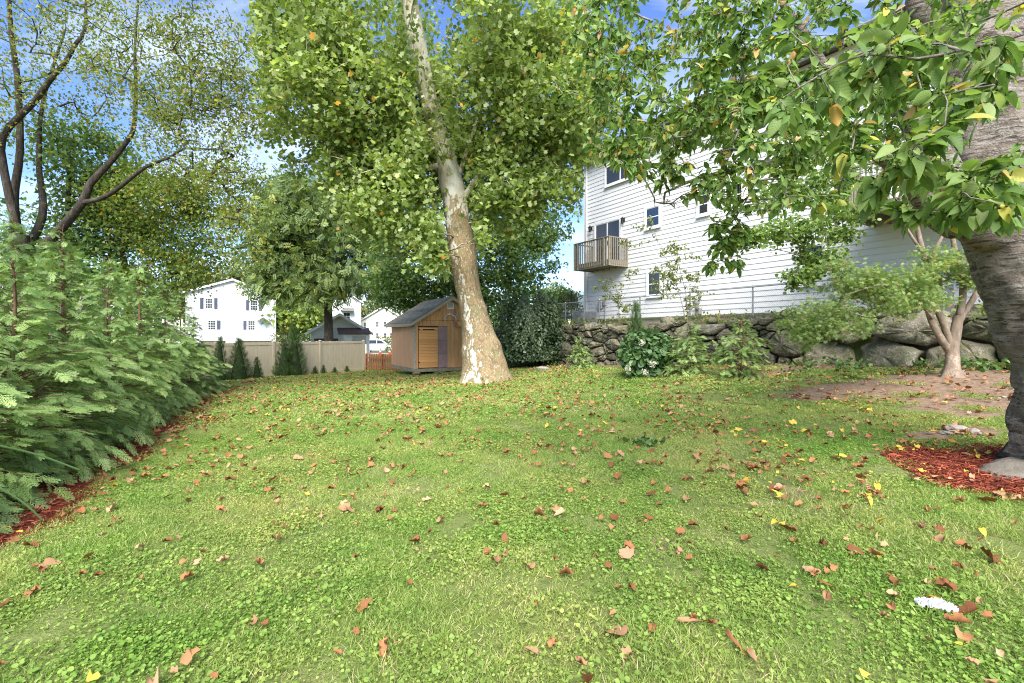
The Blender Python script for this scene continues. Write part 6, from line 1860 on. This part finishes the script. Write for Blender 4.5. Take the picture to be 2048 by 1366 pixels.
lp, ld = t.leafpos(15, 0.05, 0.6); xd, zd = leaf_dirs(len(lp), ld, 0.25, 0.6)
mktree('sapling', 'spindly sapling with sparse leaves against the white siding', 'sapling', s0, t, M['twig'], [scatter(T_QUAD, lp, xd, zd, 0.07 + 0.06 * RNG.random(len(lp)))], M['l_sap'])
s0 = on_terrace(1238, -0.5); YY = s0[1]
t = Tree(0.15)
t.limb([(*s0, 0.015), ta(1236, 600, 1.4, YY), ta(1228, 560, 1.0, YY), ta(1215, 545, 0.6, YY)], join=False)
t.limb([ta(1236, 610, 1.2, YY), ta(1255, 580, 1.0, YY), ta(1262, 560, 0.6, YY)])
at = np.concatenate([ell(20, P(1235, 590, YY), (0.75, 0.4, 0.5), 0.3), ell(9, P(1205, 570, YY), (0.5, 0.3, 0.25), 0.3), ell(8, P(1262, 545, YY), (0.4, 0.3, 0.3), 0.3), ell(10, P(1260, 615, YY), (0.5, 0.3, 0.2), 0.3)])
t.grow(at, 0.1, 0.04, 0.03); t.radii(0.0028, 0.4, 0.01)
lp, ld = t.leafpos(14, 0.05, 0.5); xd, zd = leaf_dirs(len(lp), ld, 0.25, 0.6)
mktree('sapling', 'small thin sapling in front of the meter boxes', 'sapling', s0, t, M['twig'], [scatter(T_QUAD, lp, xd, zd, 0.07 + 0.06 * RNG.random(len(lp)))], M['l_sap'])

h0 = on_terrace(1692, -0.3); YY = h0[1]
t = Tree(0.2)
t.limb([(*h0, 0.06), ta(1690, 600, 7, YY), ta(1668, 545, 6, YY), ta(1655, 520, 5, YY), ta(1662, 470, 4, YY), ta(1690, 420, 3, YY)], join=False)
t.limb([ta(1660, 530, 4, YY), ta(1600, 510, 3, YY - 0.3), ta(1540, 495, 2, YY - 0.6), ta(1470, 470, 1.4, YY - 0.8)])
t.limb([ta(1658, 500, 4, YY), ta(1640, 440, 3, YY), ta(1600, 380, 2, YY)])
at = np.concatenate([ell(60, P(1580, 460, YY - 0.4), (1.1, 0.7, 0.35), 0.2), ell(45, P(1640, 520, YY - 0.2), (0.75, 0.6, 0.5), 0.2), ell(30, P(1490, 480, YY - 0.7), (0.6, 0.5, 0.25), 0.2), ell(40, P(1680, 450, YY), (0.8, 0.6, 0.6), 0.2), ell(26, P(1600, 555, YY - 0.4), (0.5, 0.4, 0.35), 0.2), ell(26, P(1560, 400, YY), (0.9, 0.6, 0.4), 0.2), ell(30, P(1660, 360, YY), (1.1, 0.6, 0.5), 0.2)])
t.grow(at, 0.12, 0.05, 0.03); t.radii(0.004, 0.42, 0.03)
lp, ld = t.leafpos(24, 0.10, 0.7); xd, zd = leaf_dirs(len(lp), ld, 0.5, 0.55)
mktree('small_tree', 'small round-leaved tree leaning out in front of the house', 'tree', h0, t, M['jmaple_bark'], [scatter(T_ROUND, lp, xd, zd, 0.06 + 0.05 * RNG.random(len(lp)))], M['l_heart'])

j0 = GP(1905, 752); YJ = j0[1]
def tj(px, py, w, y=None): return ta(px, py, w, y or YJ)
jt = ring_trunk([(*(j0 - np.array([0, 0, 0.05])), 0.30 * YJ / 10.5), tj(1904, 738, 44), tj(1905, 715, 36), tj(1904, 695, 34), tj(1910, 672, 29), tj(1914, 650, 27), tj(1918, 632, 24)], 22, amp=0.08, freq=5, seed=4, flare=0.25)
t = Tree(0.18)
t.limb([(*j0, 0.2), tj(1906, 715, 38), tj(1908, 660, 32), tj(1915, 636, 24)], join=False)
t.limb([tj(1896, 700, 22), tj(1872, 660, 20), tj(1858, 625, 18), tj(1862, 600, 17), tj(1858, 545, 15), tj(1845, 500, 14), tj(1828, 430, 12), tj(1815, 370, 9), tj(1795, 290, 6)])
t.limb([tj(1900, 690, 20), tj(1888, 650, 19), tj(1872, 610, 17), tj(1868, 560, 13), tj(1870, 500, 11), tj(1885, 470, 9), tj(1875, 420, 6)])
t.limb([tj(1916, 640, 20), tj(1925, 600, 19), tj(1926, 550, 18), tj(1915, 520, 15), tj(1905, 475, 12), tj(1900, 420, 8)])
t.limb([tj(1920, 640, 18), tj(1945, 600, 16), tj(1962, 565, 15), tj(1970, 520, 12), tj(1985, 450, 8)])
t.limb([tj(1845, 505, 9), tj(1815, 460, 8), tj(1790, 415, 6), tj(1760, 380, 4)])
t.limb([tj(1868, 640, 8), tj(1830, 600, 7, YJ - 0.5), tj(1770, 570, 5, YJ - 0.8), tj(1690, 590, 3, YJ - 1.0)])
at = np.concatenate([ell(85, P(1760, 585, YJ - 0.6), (1.2, 0.8, 0.55), 0.2), ell(45, P(1660, 640, YJ - 0.8), (0.85, 0.7, 0.45), 0.2), ell(60, P(1815, 580, YJ - 0.5), (0.75, 0.7, 0.5), 0.2), ell(40, P(1880, 530, YJ - 0.3), (0.7, 0.6, 0.4), 0.2), ell(30, P(1610, 660, YJ - 0.9), (0.45, 0.4, 0.3), 0.2), ell(36, P(1930, 540, YJ - 0.3), (0.4, 0.5, 0.4), 0.2), ell(60, P(1800, 300, YJ), (1.5, 1.0, 0.8), 0.2), ell(20, P(1700, 545, YJ - 0.7), (0.6, 0.5, 0.25), 0.2)])
t.grow(at, 0.12, 0.05, 0.03); t.radii(0.0035, 0.42, 0.03)
lp, ld = t.leafpos(36, 0.10, 0.6, aniso=(1, 1, 0.6)); xd, zd = leaf_dirs(len(lp), ld, 0.35, 0.45)
mktree('japanese_maple', 'multi-stemmed Japanese maple with palmate leaves in bare soil', 'tree', j0, t, M['jmaple_bark'], [scatter(T_PALM, lp, xd, zd, 0.045 + 0.035 * RNG.random(len(lp)))], M['l_jmaple'], jt, M['jmaple_bark'], skip=1)

# ------------------------------------------------------------------ the cherry tree at right, its leaves close to the camera
YR = CHERRY[1]
def tc(px, py, w, y=YR): return ty(px, py, w, y)
ch_rows = [(*(CHERRY - np.array([0, 0, 0.15])), 0.62), tc(2150, 985, 200), tc(2152, 945, 165), tc(2150, 890, 180), tc(2148, 840, 178), tc(2144, 770, 165), tc(2130, 700, 158), tc(2094, 650, 158), tc(2072, 600, 154), tc(2048, 540, 150),
           tc(2024, 480, 146), tc(1990, 400, 140), tc(1975, 300, 132), tc(1964, 200, 130), tc(1957, 100, 127), tc(1950, 0, 120), tc(1945, -150, 105, 5.1), tc(1940, -350, 80, 5.2)]
def cb(px, py, s, h, dy=-0.35): return (*P(px, py, YR + dy), s, h)
ch_trunk = ring_trunk(ch_rows, 90, bumps=[cb(2012, 885, 0.13, 0.12), cb(2040, 915, 0.11, 0.10), cb(2062, 850, 0.15, 0.08), cb(2025, 845, 0.10, 0.06), cb(1998, 560, 0.12, 0.08), cb(2030, 655, 0.16, 0.05), cb(1925, 470, 0.3, 0.06), cb(2040, 700, 0.2, -0.05)], amp=0.05, freq=4.0, seed=1, flare=0.3, step=0.045)
from mathutils import noise as mnoise
_q = spline(np.asarray(ch_rows, float), 0.045)[:, :3]
for i in range(len(ch_trunk[0])):
    v_ = Vector(ch_trunk[0][i]); d_ = (v_ - Vector(_q[i // 90])).normalized()
    low = 1.0 if v_.z > 1.7 else 1.0 + 1.2 * (1.7 - v_.z) / 1.7
    h_ = 0.035 * low * mnoise.noise(v_ * 3.1) + 0.026 * low * mnoise.noise(v_ * 8.0) + 0.012 * mnoise.noise(Vector((v_.x * 9, v_.y * 9, v_.z * 34))) - 0.03 * low * max(0.0, 0.25 - abs(mnoise.noise(v_ * 2.3 + Vector((7, 1, 3))))) 
    ch_trunk[0][i] = v_ + d_ * h_
t = Tree(0.16)
t.limb([(*r[:3], r[3]) for r in ch_rows], join=False)
def tl(px, py, w, y): return ty(px, py, w, y)
t.limb([tl(1990, 470, 86, 4.9), tl(1945, 445, 74, 4.85), tl(1918, 405, 66, 4.85), tl(1880, 325, 58, 4.85), tl(1850, 275, 54, 4.9), tl(1815, 225, 46, 4.95), tl(1775, 192, 40, 5), tl(1720, 178, 30, 5), tl(1660, 150, 22, 4.9), tl(1605, 62, 18, 4.8), tl(1575, 22, 15, 4.8), tl(1550, -20, 10, 4.7)])
t.limb([tl(1905, 450, 56, 4.8), tl(1862, 420, 44, 4.75), tl(1822, 362, 36, 4.6), tl(1775, 322, 28, 4.4), tl(1732, 302, 22, 4.3), tl(1668, 296, 17, 4.2), tl(1560, 320, 13, 4.1), tl(1470, 342, 10, 4.0), tl(1400, 355, 7, 3.9), tl(1330, 385, 4, 3.8)])
t.limb([tl(1945, 105, 52, 4.9), tl(1890, 75, 44, 4.9), tl(1850, 40, 38, 4.85), tl(1828, 10, 34, 4.8), tl(1835, -40, 28, 4.8), tl(1800, -150, 16, 4.6)])
t.limb([tl(1605, 62, 12, 4.8), tl(1535, 30, 10, 4.6), tl(1450, 27, 8, 4.4), tl(1360, 20, 6, 4.2), tl(1280, 60, 4, 4.0), tl(1220, 130, 3, 3.9)])
t.limb([tl(1668, 296, 9, 4.2), tl(1600, 240, 8, 4.0), tl(1500, 225, 6, 3.7), tl(1400, 260, 5, 3.5), tl(1310, 290, 3, 3.4), tl(1250, 330, 2, 3.3)])
t.limb([tl(1560, 320, 7, 4.1), tl(1515, 370, 6, 3.9), tl(1470, 440, 5, 3.8), tl(1440, 500, 4, 3.7), tl(1432, 545, 2.5, 3.7)])
# boughs that arch over towards the camera
t.limb([tl(1945, -150, 40, 5.0), tl(2060, -260, 26, 3.6), tl(2160, -60, 18, 2.5), tl(2100, 45, 12, 2.1), tl(2048, 66, 9, 1.95), tl(1985, 86, 8, 1.88), tl(1920, 100, 7, 1.82), tl(1830, 118, 5, 1.78), tl(1730, 108, 4.5, 1.75), tl(1640, 150, 4, 1.75), tl(1560, 200, 3, 1.8)])
t.limb([tl(1730, 108, 4, 1.75), tl(1715, 60, 3.5, 1.7), tl(1690, 20, 3, 1.7)])
t.limb([tl(2160, -60, 14, 2.5), tl(2200, 200, 11, 2.1), tl(2120, 290, 8, 1.9), tl(2040, 330, 6, 1.8), tl(1990, 355, 5, 1.75), tl(1900, 345, 4, 1.75), tl(1790, 320, 3, 1.8), tl(1700, 300, 2.5, 1.85)])
t.limb([tl(1985, 86, 5, 1.88), tl(1990, 170, 4, 1.8), tl(1955, 235, 4, 1.75), tl(1935, 330, 3.5, 1.7), tl(1940, 395, 2.5, 1.7)])
def sect(n, px0, px1, py0, py1, y0, y1):
    px = RNG.uniform(px0, px1, n); py = RNG.uniform(py0, py1, n); y = RNG.uniform(y0, y1, n)
    return np.stack([(px - HX) / FPX * y, y, CAMZ + (HY - py) / FPX * y], -1)
near_at = np.concatenate([sect(34, 1540, 2040, 40, 260, 1.65, 2.3), sect(16, 1680, 2040, 250, 430, 1.65, 2.2), sect(10, 1880, 2045, 330, 440, 1.65, 1.95)])
mid_at = np.concatenate([sect(95, 1180, 1560, -40, 330, 3.0, 4.6), sect(66, 1420, 1720, 150, 420, 2.8, 4.3), sect(70, 1560, 1940, 0, 400, 2.6, 4.4), sect(22, 1240, 1480, 300, 410, 3.2, 4.0),
                         sect(16, 1410, 1500, 400, 540, 3.6, 3.9), sect(40, 1100, 1300, -40, 200, 3.4, 5.0), sect(60, 1500, 2040, -220, 20, 2.6, 5.0), sect(10, 1300, 1370, 380, 430, 3.5, 3.9)])
back_at = np.concatenate([sect(110, 1500, 1900, 150, 430, 5.2, 6.6), sect(110, 1200, 1900, -60, 300, 5.2, 6.8), sect(80, 1170, 1560, -60, 330, 4.6, 6.2), sect(90, 1230, 1620, 60, 310, 3.2, 5.0), sect(16, 1180, 1310, 265, 340, 3.4, 4.2), sect(30, 1900, 2048, 0, 420, 5.6, 6.6)])
t.grow(np.concatenate([near_at, mid_at, back_at]), 0.08, 0.06, 0.025, upcost=0.4)
t.radii(0.0022, 0.40, 0.035)
# leaves set alternately along the last part of each twig
pos = []; xd = []; zd = []; sz = []
for ids, a in t.tips:
    q = t.pos[ids]; seg = np.diff(q, axis=0); ln = np.linalg.norm(seg, axis=1); cum = np.concatenate([[0], np.cumsum(ln)])
    nl = RNG.poisson(16) + 3
    for i in range(nl):
        w = cum[-1] - min(0.55, cum[-1]) * (i / nl) ** 1.1
        j = min(max(int(np.searchsorted(cum, w)) - 1, 0), len(seg) - 1)
        p = q[j] + seg[j] * ((w - cum[j]) / (ln[j] + 1e-9))
        tg = seg[j] / (ln[j] + 1e-9)
        sd = np.cross(tg, [0, 0, 1.0]); sd = sd / (np.linalg.norm(sd) + 1e-6) * (1 if i % 2 else -1)
        x = tg * 0.5 + sd * RNG.uniform(0.3, 1.0) + np.array([0, 0, RNG.uniform(-1.3, 0.05)]) + RNG.normal(size=3) * 0.25
        pos.append(p + x * 0.02 + RNG.normal(size=3) * 0.012); xd.append(x); zd.append(np.array([0, 0, 1.0]) + RNG.normal(size=3) * 0.5)
        sz.append(RNG.uniform(0.055, 0.098))
for ids, hand in t.chains[8:12]:
    q = t.pos[ids][-55:]
    for i in range(len(q)):
        for k in range(1):
            x = RNG.normal(size=3) * 0.6 + np.array([0, 0, -0.5]); pos.append(q[i] + RNG.normal(size=3) * 0.01); xd.append(x); zd.append(np.array([0, 0, 1.0]) + RNG.normal(size=3) * 0.5); sz.append(RNG.uniform(0.06, 0.10))
pos = np.array(pos); xd = np.array(xd); zd = np.array(zd); sz = np.array(sz)
px_, py_ = to_px(pos)
ok = (pos[:, 1] > 1.35) & ~((py_ > 455) & (px_ > 1560)) & ~((py_ > 300 + 0.55 * (px_ - 1180)) & (px_ < 1480)) & ~((py_ > 575))
hang = (px_ > 1395) & (px_ < 1520) & (py_ > 380) & (py_ < 575)
trunkfront = (px_ > 1915) & (pos[:, 1] < 4.5) & (py_ > 440)
ok = (ok | hang) & ~trunkfront
pos, xd, zd, sz, px_, py_ = pos[ok], xd[ok], zd[ok], sz[ok], px_[ok], py_[ok]
vis = (px_ > -20) & (px_ < 2070) & (py_ > -20) & (py_ < 700)
rank = np.where(vis, sz / pos[:, 1], 0)
order = np.argsort(-rank)
near_i, rest = order[:300], order[300:]
cherry = thing('cherry_tree', 'large leaning cherry tree at right with burl and red mulch ring', 'tree', CHERRY)
link('trunk', mesh_np('trunk', rel(ch_trunk[0], cherry), ch_trunk[1], smooth=True), cherry, M['cherry_bark'])
for V, F in t.limbs(1, 14): link('branch', mesh_np('branch', rel(V, cherry), F, smooth=True), cherry, M['cherry_bark'])
V, F = t.twigs(7)
link('twigs', mesh_np('twigs', rel(V, cherry), F, smooth=True), cherry, M['twig'])['kind'] = 'stuff'
foliage('crown', [(lambda a: (rel(a[0], cherry), a[1], a[2]))(scatter(T_ovate(5, 0.46, 0.3, 0.2), pos[rest], xd[rest], zd[rest], sz[rest]))], M['l_cherry'], cherry)
lms = []
for k in range(5):
    V, F = T_ovate(9, 0.42 + 0.025 * k, 0.25 + 0.12 * k, 0.10 + 0.09 * k, 0.012 * k)
    # short stalk
    b0 = len(V); V = np.vstack([V, [(-0.16, 0.008, 0.03), (-0.16, -0.008, 0.03), (0.0, -0.008, 0.0), (0.0, 0.008, 0.0)]]); F = np.vstack([F, [(b0, b0 + 1, b0 + 2), (b0, b0 + 2, b0 + 3)]])
    me = mesh_np('leaf', V, F, smooth=True); me.materials.append(M['l_cherry_o']); lms.append(me)
fx_, fy_, fz_ = frames(xd, zd)
for i in near_i:
    o = bpy.data.objects.new('leaf', lms[int(RNG.integers(5))]); COL.objects.link(o); o.parent = cherry
    s = sz[i]; p = pos[i] - CHERRY
    o.matrix_basis = Matrix(((fx_[i, 0] * s, fy_[i, 0] * s, fz_[i, 0] * s, p[0]), (fx_[i, 1] * s, fy_[i, 1] * s, fz_[i, 1] * s, p[1]), (fx_[i, 2] * s, fy_[i, 2] * s, fz_[i, 2] * s, p[2]), (0, 0, 0, 1)))

# ------------------------------------------------------------------ fallen leaves
def curled(seed, T, amp):
    r = np.random.default_rng(seed)
    V, F = T[0].copy(), T[1]
    V[:, 0] -= 0.4
    a, b_, c_ = np.clip(r.normal(size=3), -1.2, 1.2) * amp
    V[:, 2] += a * V[:, 0] ** 2 * 1.6 + b_ * V[:, 1] ** 2 * 2.2 + c_ * V[:, 0] * V[:, 1] * 2 + amp * 0.5 * np.abs(V[:, 1])
    V[:, 2] -= V[:, 2].min()
    return V, F
syc_fine = T_fan([(0, 0), (-0.08, 0.16), (-0.02, 0.36), (0.10, 0.46), (0.20, 0.47), (0.30, 0.38), (0.42, 0.36), (0.56, 0.43), (0.66, 0.40), (0.70, 0.26), (0.80, 0.20), (0.92, 0.10), (1.0, 0)], cup=0.1)
oval_fine = T_ovate(7, 0.5, 0.35, 0.1)
def rolled(seed, T):
    # a dry leaf rolled up around an axis that runs across it at some angle
    r = np.random.default_rng(seed); V = T[0].copy(); F = T[1]
    V[:, 0] -= 0.4; V[:, :2] *= 1 + r.normal(size=(len(V), 1)) * 0.10
    a = r.uniform(0, 3.14); c_, s_ = math.cos(a), math.sin(a)
    u = V[:, 0] * c_ + V[:, 1] * s_; w = -V[:, 0] * s_ + V[:, 1] * c_
    R_ = r.uniform(0.16, 0.42)
    u2 = R_ * np.sin(u / R_); z2 = R_ * (1 - np.cos(u / R_)) + 0.25 * w * w * r.uniform(-1, 1) + V[:, 2] * 0.6 + r.normal(size=len(V)) * 0.02
    V = np.stack([u2, w, z2], -1); V[:, 2] -= V[:, 2].min()
    return V, F
shapes = [curled(k, syc_fine, 0.28) for k in range(3)] + [rolled(20 + k, syc_fine) for k in range(9)]
ovals = [curled(40 + k, oval_fine, 0.3) for k in range(4)]
def lawn_ok(x, y):
    d = (x - WALL0[0]) * NRM[0] + (y - WALL0[1]) * NRM[1]; tt = (x - WALL0[0]) * U[0] + (y - WALL0[1]) * U[1]
    k = in_view(x, y, 0.0) & ~((d < 0.3) & (tt > -5)) & (x > hedge_edge(y) - 0.9)
    sx = (x + 4.546) * 0.87 + (y - 22.5) * 0.492; sy = -(x + 4.546) * 0.492 + (y - 22.5) * 0.87
    k &= ~((sx > -0.2) & (sx < 3.9) & (sy > -0.3) & (sy < 4.1))
    q = (x - fp[2][0]) * fnrm[0] + (y - fp[2][1]) * fnrm[1]
    k &= q > 0.3
    k &= np.hypot(x - CHERRY[0], y - CHERRY[1]) > 0.6
    return k
n = 62000
y = 1.9 + 27 * RNG.random(n); x = -22 + 38 * RNG.random(n)
dt = np.hypot(x + 1.0, y - 16.5)
dens = 0.17 + 0.26 * np.exp(-(dt / 8.0) ** 2) + 0.30 * np.exp(-((x - 7.5) ** 2 + (y - 9) ** 2) / 16) + 0.34 * sstep(0.4, 2.6, x) * sstep(9, 4, y) + 0.06 * sstep(0, -3, x) * sstep(3, 7, y) + 0.28 * np.exp(-((x - hedge_edge(y) - 0.2) / 0.5) ** 2)
dens *= np.clip(0.75 + 0.6 * np.sin(x * 1.9 + y) * np.sin(y * 1.3 - x * 0.7) + 0.5 * np.sin(x * 6.1 - y * 2) * np.sin(y * 7.3 + x), 0.1, 2)
k_ = lawn_ok(x, y) & (RNG.random(n) < dens)
x, y = x[k_], y[k_]
g_ = ground_z(x, y)
sz = 0.045 + 0.085 * RNG.random(len(x)) ** 1.6
sz *= np.where(y < 8, 1.0, 1.05)
yel = (RNG.random(len(x)) < 0.04 + 0.30 * np.exp(-((x - 5.0) ** 2 + (y - 6.2) ** 2) / 6))
px_, py_ = to_px(np.stack([x, y, g_], -1))
vis = (py_ < 1366) & (px_ > 0) & (px_ < 2048)
order = np.argsort(np.where(vis, -sz / y, 0))
near_i, rest = order[:300], order[300:]
fm = {}
for nm, shp in (('f_brown', shapes), ('f_tan', shapes), ('f_yellow', ovals)):
    fm[nm] = []
    for V, F in shp:
        V = np.vstack([V, [(-0.75, 0.012, 0.05), (-0.75, -0.012, 0.05), (-0.38, -0.012, V[1, 2] * 0.5 + 0.02), (-0.38, 0.012, V[1, 2] * 0.5 + 0.02)]]); b0 = len(V) - 4
        me = mesh_np('fallen_leaf', V, np.vstack([F, [(b0, b0 + 1, b0 + 2), (b0, b0 + 2, b0 + 3)]]), smooth=False); me.materials.append(M[nm]); fm[nm].append(me)
LBL = {'f_brown': ('rusty brown fallen leaf', 'brown fallen leaves on the lawn'), 'f_tan': ('pale tan fallen leaf', 'tan fallen leaves on the lawn'), 'f_yellow': ('yellow fallen leaf', 'yellow fallen leaves on the lawn')}
for i in near_i:
    kind = 'f_yellow' if yel[i] else ('f_tan' if RNG.random() < 0.38 else 'f_brown')
    o = bpy.data.objects.new('fallen_leaf', fm[kind][int(RNG.integers(len(fm[kind])))]); COL.objects.link(o)
    o.location = (x[i], y[i], g_[i] + 0.028 + 0.02 * RNG.random()); s = float(sz[i]); o.scale = (s, s * RNG.uniform(0.6, 1.0), s)
    o.rotation_euler = (RNG.normal() * 0.35, RNG.normal() * 0.35, RNG.random() * 6.28)
    col_ = ('at the far left', 'towards the left', 'left of centre', 'just left of centre', 'just right of centre', 'right of centre', 'towards the right', 'at the far right')[int(min(7, max(0, px_[i] // 256)))]
    row_ = 'by the bottom edge' if py_[i] > 1260 else ('in the nearest grass' if py_[i] > 1140 else ('in the near lawn' if py_[i] > 1030 else ('in the middle lawn' if py_[i] > 940 else 'farther up the lawn')))
    tag(o, ('large ' if sz[i] > 0.10 else 'small ') + LBL[kind][0] + ' ' + row_ + ' ' + col_, 'fallen leaf', LBL[kind][1])
ps = np.stack([x[rest], y[rest], g_[rest] + 0.034 + 0.02 * RNG.random(len(rest))], -1)
groups = np.array_split(RNG.permutation(len(rest)), 6)
parts = []
for gi_, idx in enumerate(groups):
    V, F = rolled(60 + gi_, T_SYC) if gi_ % 3 else curled(60 + gi_, T_SYC, 0.3)
    m_ = len(idx)
    parts.append(scatter((V, F), ps[idx], RNG.normal(size=(m_, 3)) * np.array([1, 1, 0.25]), RNG.normal(size=(m_, 3)) * 0.4 + np.array([0, 0, 1.0]), sz[rest][idx], np.where(yel[rest][idx], 0.97, RNG.random(m_) * 0.94)))
o = foliage('leaf_litter', parts, M['f_stuff'], None); tag(o, 'brown fallen leaves strewn over the far lawn', 'leaf litter')

# bark strips and twigs on the near grass
for px, py, ln, lb in ((1395, 1258, 0.20, 'curled strip of tan bark in the near grass'), (1470, 1300, 0.17, 'long brown bark strip pointing to the bottom edge'), (1505, 1330, 0.14, 'pale yellow-green bark scrap near the bottom edge'), (1655, 1182, 0.11, 'short brown stick below the leaf piles')):
    c_ = GP(px, py)
    b = MB(); a = RNG.uniform(-0.6, 0.6)
    n_ = 8; V = []; F = []
    for i in range(n_):
        s_ = (i / (n_ - 1) - 0.5) * ln
        for j in range(5):
            e = (j - 2) * 0.5
            kk = 0.4 + 0.6 * math.sin(math.pi * (i + 0.6) / n_) + 0.15 * RNG.normal(); V.append((s_, 0.012 * kk * math.sin(e * 1.5) + 0.02 * math.sin(s_ * 14), 0.012 * kk * (1 - math.cos(e * 1.5)) + 0.010 * math.sin(s_ * 25 + j)))
    for i in range(n_ - 1):
        for j in range(4): F.append((i * 5 + j, i * 5 + j + 1, (i + 1) * 5 + j + 1, (i + 1) * 5 + j))
    o = link('bark_strip', mesh_np('bark_strip', V, F, smooth=True), None, M['f_tan'] if 'tan' in lb or 'pale' in lb else M['f_brown'])
    o.location = tuple(c_ + np.array([0, 0, 0.035])); o.rotation_euler = (0.3, 0.1, px * 1.7); tag(o, lb, 'bark')

# white fluffy scrap
c_ = GP(1872, 1225)
V = []; F = []; nu, nv = 18, 12
for i in range(nu):
    for j in range(nv):
        a_, b_ = i / (nu - 1) - 0.5, j / (nv - 1) - 0.5
        w_ = math.sqrt(max(0.05, 1 - (2 * a_) ** 2)) * (0.85 + 0.15 * math.sin(i * 0.7))
        V.append((a_ * 0.19, b_ * 0.10 * w_, 0.03 * (1 - (2 * a_) ** 2) * (1 - (2 * b_) ** 2) + 0.012 * math.sin(i * 1.9 + j * 0.7) + 0.010 * math.sin(j * 2.3 - i * 0.9) + RNG.normal() * 0.003))
for i in range(nu - 1):
    for j in range(nv - 1): F.append((i * nv + j, (i + 1) * nv + j, (i + 1) * nv + j + 1, i * nv + j + 1))
V = np.array(V)
o = link('feather_tuft', mesh_np('feather_tuft', V, F), None, mottled('white_fluff', (0.42, 0.42, 0.44), (0.56, 0.56, 0.58), 30, 0.9, 0.3)); o.location = tuple(c_ + np.array([0, 0, 0.035])); o.rotation_euler = (0, 0, -0.5)
tag(o, 'white fluffy tuft lying in the grass at lower right', 'fluff')

# small stones by the cherry tree
for k, (px, py, w, lb) in enumerate(((1913, 862, 0.34, 'flat pale stone left of its neighbour beyond the mulch'), (1945, 866, 0.24, 'pale angular stone touching the trunk side of the flat one'), (1893, 868, 0.18, 'small flat stone in front of the pale stones'), (1838, 853, 0.12, 'small pinkish stone lying alone in the grass'), (2008, 795, 0.11, 'small yellow-white stone beside the cherry trunk'), (1140, 738, 0.45, 'low grey stone at the foot of the wall'), (1085, 740, 0.6, 'broad flat stone between sycamore and wall'))):
    c_ = GP(px, py); rgn = np.random.default_rng(k + 90); V = []; F = []; n_ = 9
    for i in range(6):
        a = math.pi * i / 5
        for j in range(n_):
            e = 2 * math.pi * j / n_; kk = 1 + rgn.normal() * 0.10
            V.append((w / 2 * math.sin(a) * math.cos(e) * kk, w / 2.6 * math.sin(a) * math.sin(e) * kk, w * 0.18 * math.cos(a) * kk))
    for i in range(5):
        for j in range(n_): F.append((i * n_ + j, (i + 1) * n_ + j, (i + 1) * n_ + (j + 1) % n_, i * n_ + (j + 1) % n_))
    M.setdefault('pale_stone', mottled('pale_stone', (0.22, 0.185, 0.145), (0.34, 0.30, 0.25), 8, 0.9, 0.4, rnd=0.3))
    o = link('stone', mesh_np('stone', V, F), None, M['pale_stone']); o.location = tuple(c_ + np.array([0, 0, w * 0.08])); o.rotation_euler = (0, 0, k)
    tag(o, lb, 'stone', 'loose stones on the ground')

# ------------------------------------------------------------------ red mulch chips
def chips(n, sampler, label):
    pts = sampler(n)
    xx, yy = pts[:, 0], pts[:, 1]; kk = mulch_f(xx, yy) > 0.1 + 0.6 * RNG.random(len(xx))
    xx, yy = xx[kk], yy[kk]; m_ = len(xx)
    TC = (np.array([(-0.5, -0.09, 0), (0.5, -0.06, 0), (0.5, 0.08, 0), (-0.5, 0.07, 0), (-0.45, -0.07, 0.06), (0.47, -0.05, 0.05), (0.44, 0.06, 0.06), (-0.48, 0.05, 0.05)]),
          np.array([(4, 5, 6), (4, 6, 7), (0, 1, 5), (0, 5, 4), (2, 3, 7), (2, 7, 6), (1, 2, 6), (1, 6, 5), (3, 0, 4), (3, 4, 7)]))
    p = np.stack([xx, yy, ground_z(xx, yy) + 0.004 + 0.03 * RNG.random(m_)], -1)
    V, F, v = scatter(TC, p, RNG.normal(size=(m_, 3)) * np.array([1, 1, 0.22]), RNG.normal(size=(m_, 3)) * 0.5 + np.array([0, 0, 1.0]), 0.025 + 0.06 * RNG.random(m_) ** 1.6)
    o = link('mulch', mesh_np('mulch', V, F, v), None, M['mulch']); tag(o, label, 'mulch', kind='stuff')
md_ = MB(); md_.lathe([(0.66, -0.02), (0.58, 0.03), (0.52, 0.06), (0.46, 0.10), (0.36, 0.16)], 28)
md_.v = [(x_ * (1 + 0.10 * math.sin(3 * math.atan2(y_, x_)) + 0.04 * RNG.normal()), y_ * (1 + 0.1 * math.sin(2 * math.atan2(y_, x_))), z_ + 0.01 * RNG.normal()) for x_, y_, z_ in md_.v]
mo = md_.build('soil_mound', M['mound'], cherry, True); mo.location = (0.08, 0.0, -0.02)
chips(11000, lambda n: np.stack([CHERRY[0] + RNG.uniform(-1.45, 1.2, n), CHERRY[1] + RNG.uniform(-1.4, 1.4, n)], -1), 'red wood-chip mulch ringing the cherry trunk')
def hs(n):
    yv = 2.2 + 15 * RNG.random(n) ** 1.5; return np.stack([hedge_edge(yv) + RNG.uniform(-1.1, 0.25, n), yv], -1)
chips(8000, hs, 'red wood-chip mulch strip under the hedge')

# long out-of-focus grass stalks at the lower left
for pts, lb in (([(-60, 880, 1.25), (60, 905, 1.2), (160, 940, 1.2)], 'long pale stalk crossing the lowest thuja fronds'), ([(-40, 955, 1.2), (40, 1000, 1.18), (85, 1040, 1.18)], 'short green stalk below the pale one at left edge')):
    b = MB(); q = spline([P(*p) for p in pts], 0.03)
    q0 = np.array([q[0][0] - 0.05, q[0][1] + 0.1, 0.0])
    b.tube(np.vstack([spline([q0, (q0 + q[0]) / 2 + np.array([-0.02, 0, 0.15]), q[0]], 0.08)[:-1], q]), 0.0022, 5)
    o = b.build('grass_stalk', M['l_weed']); tag(o, lb, 'stalk')
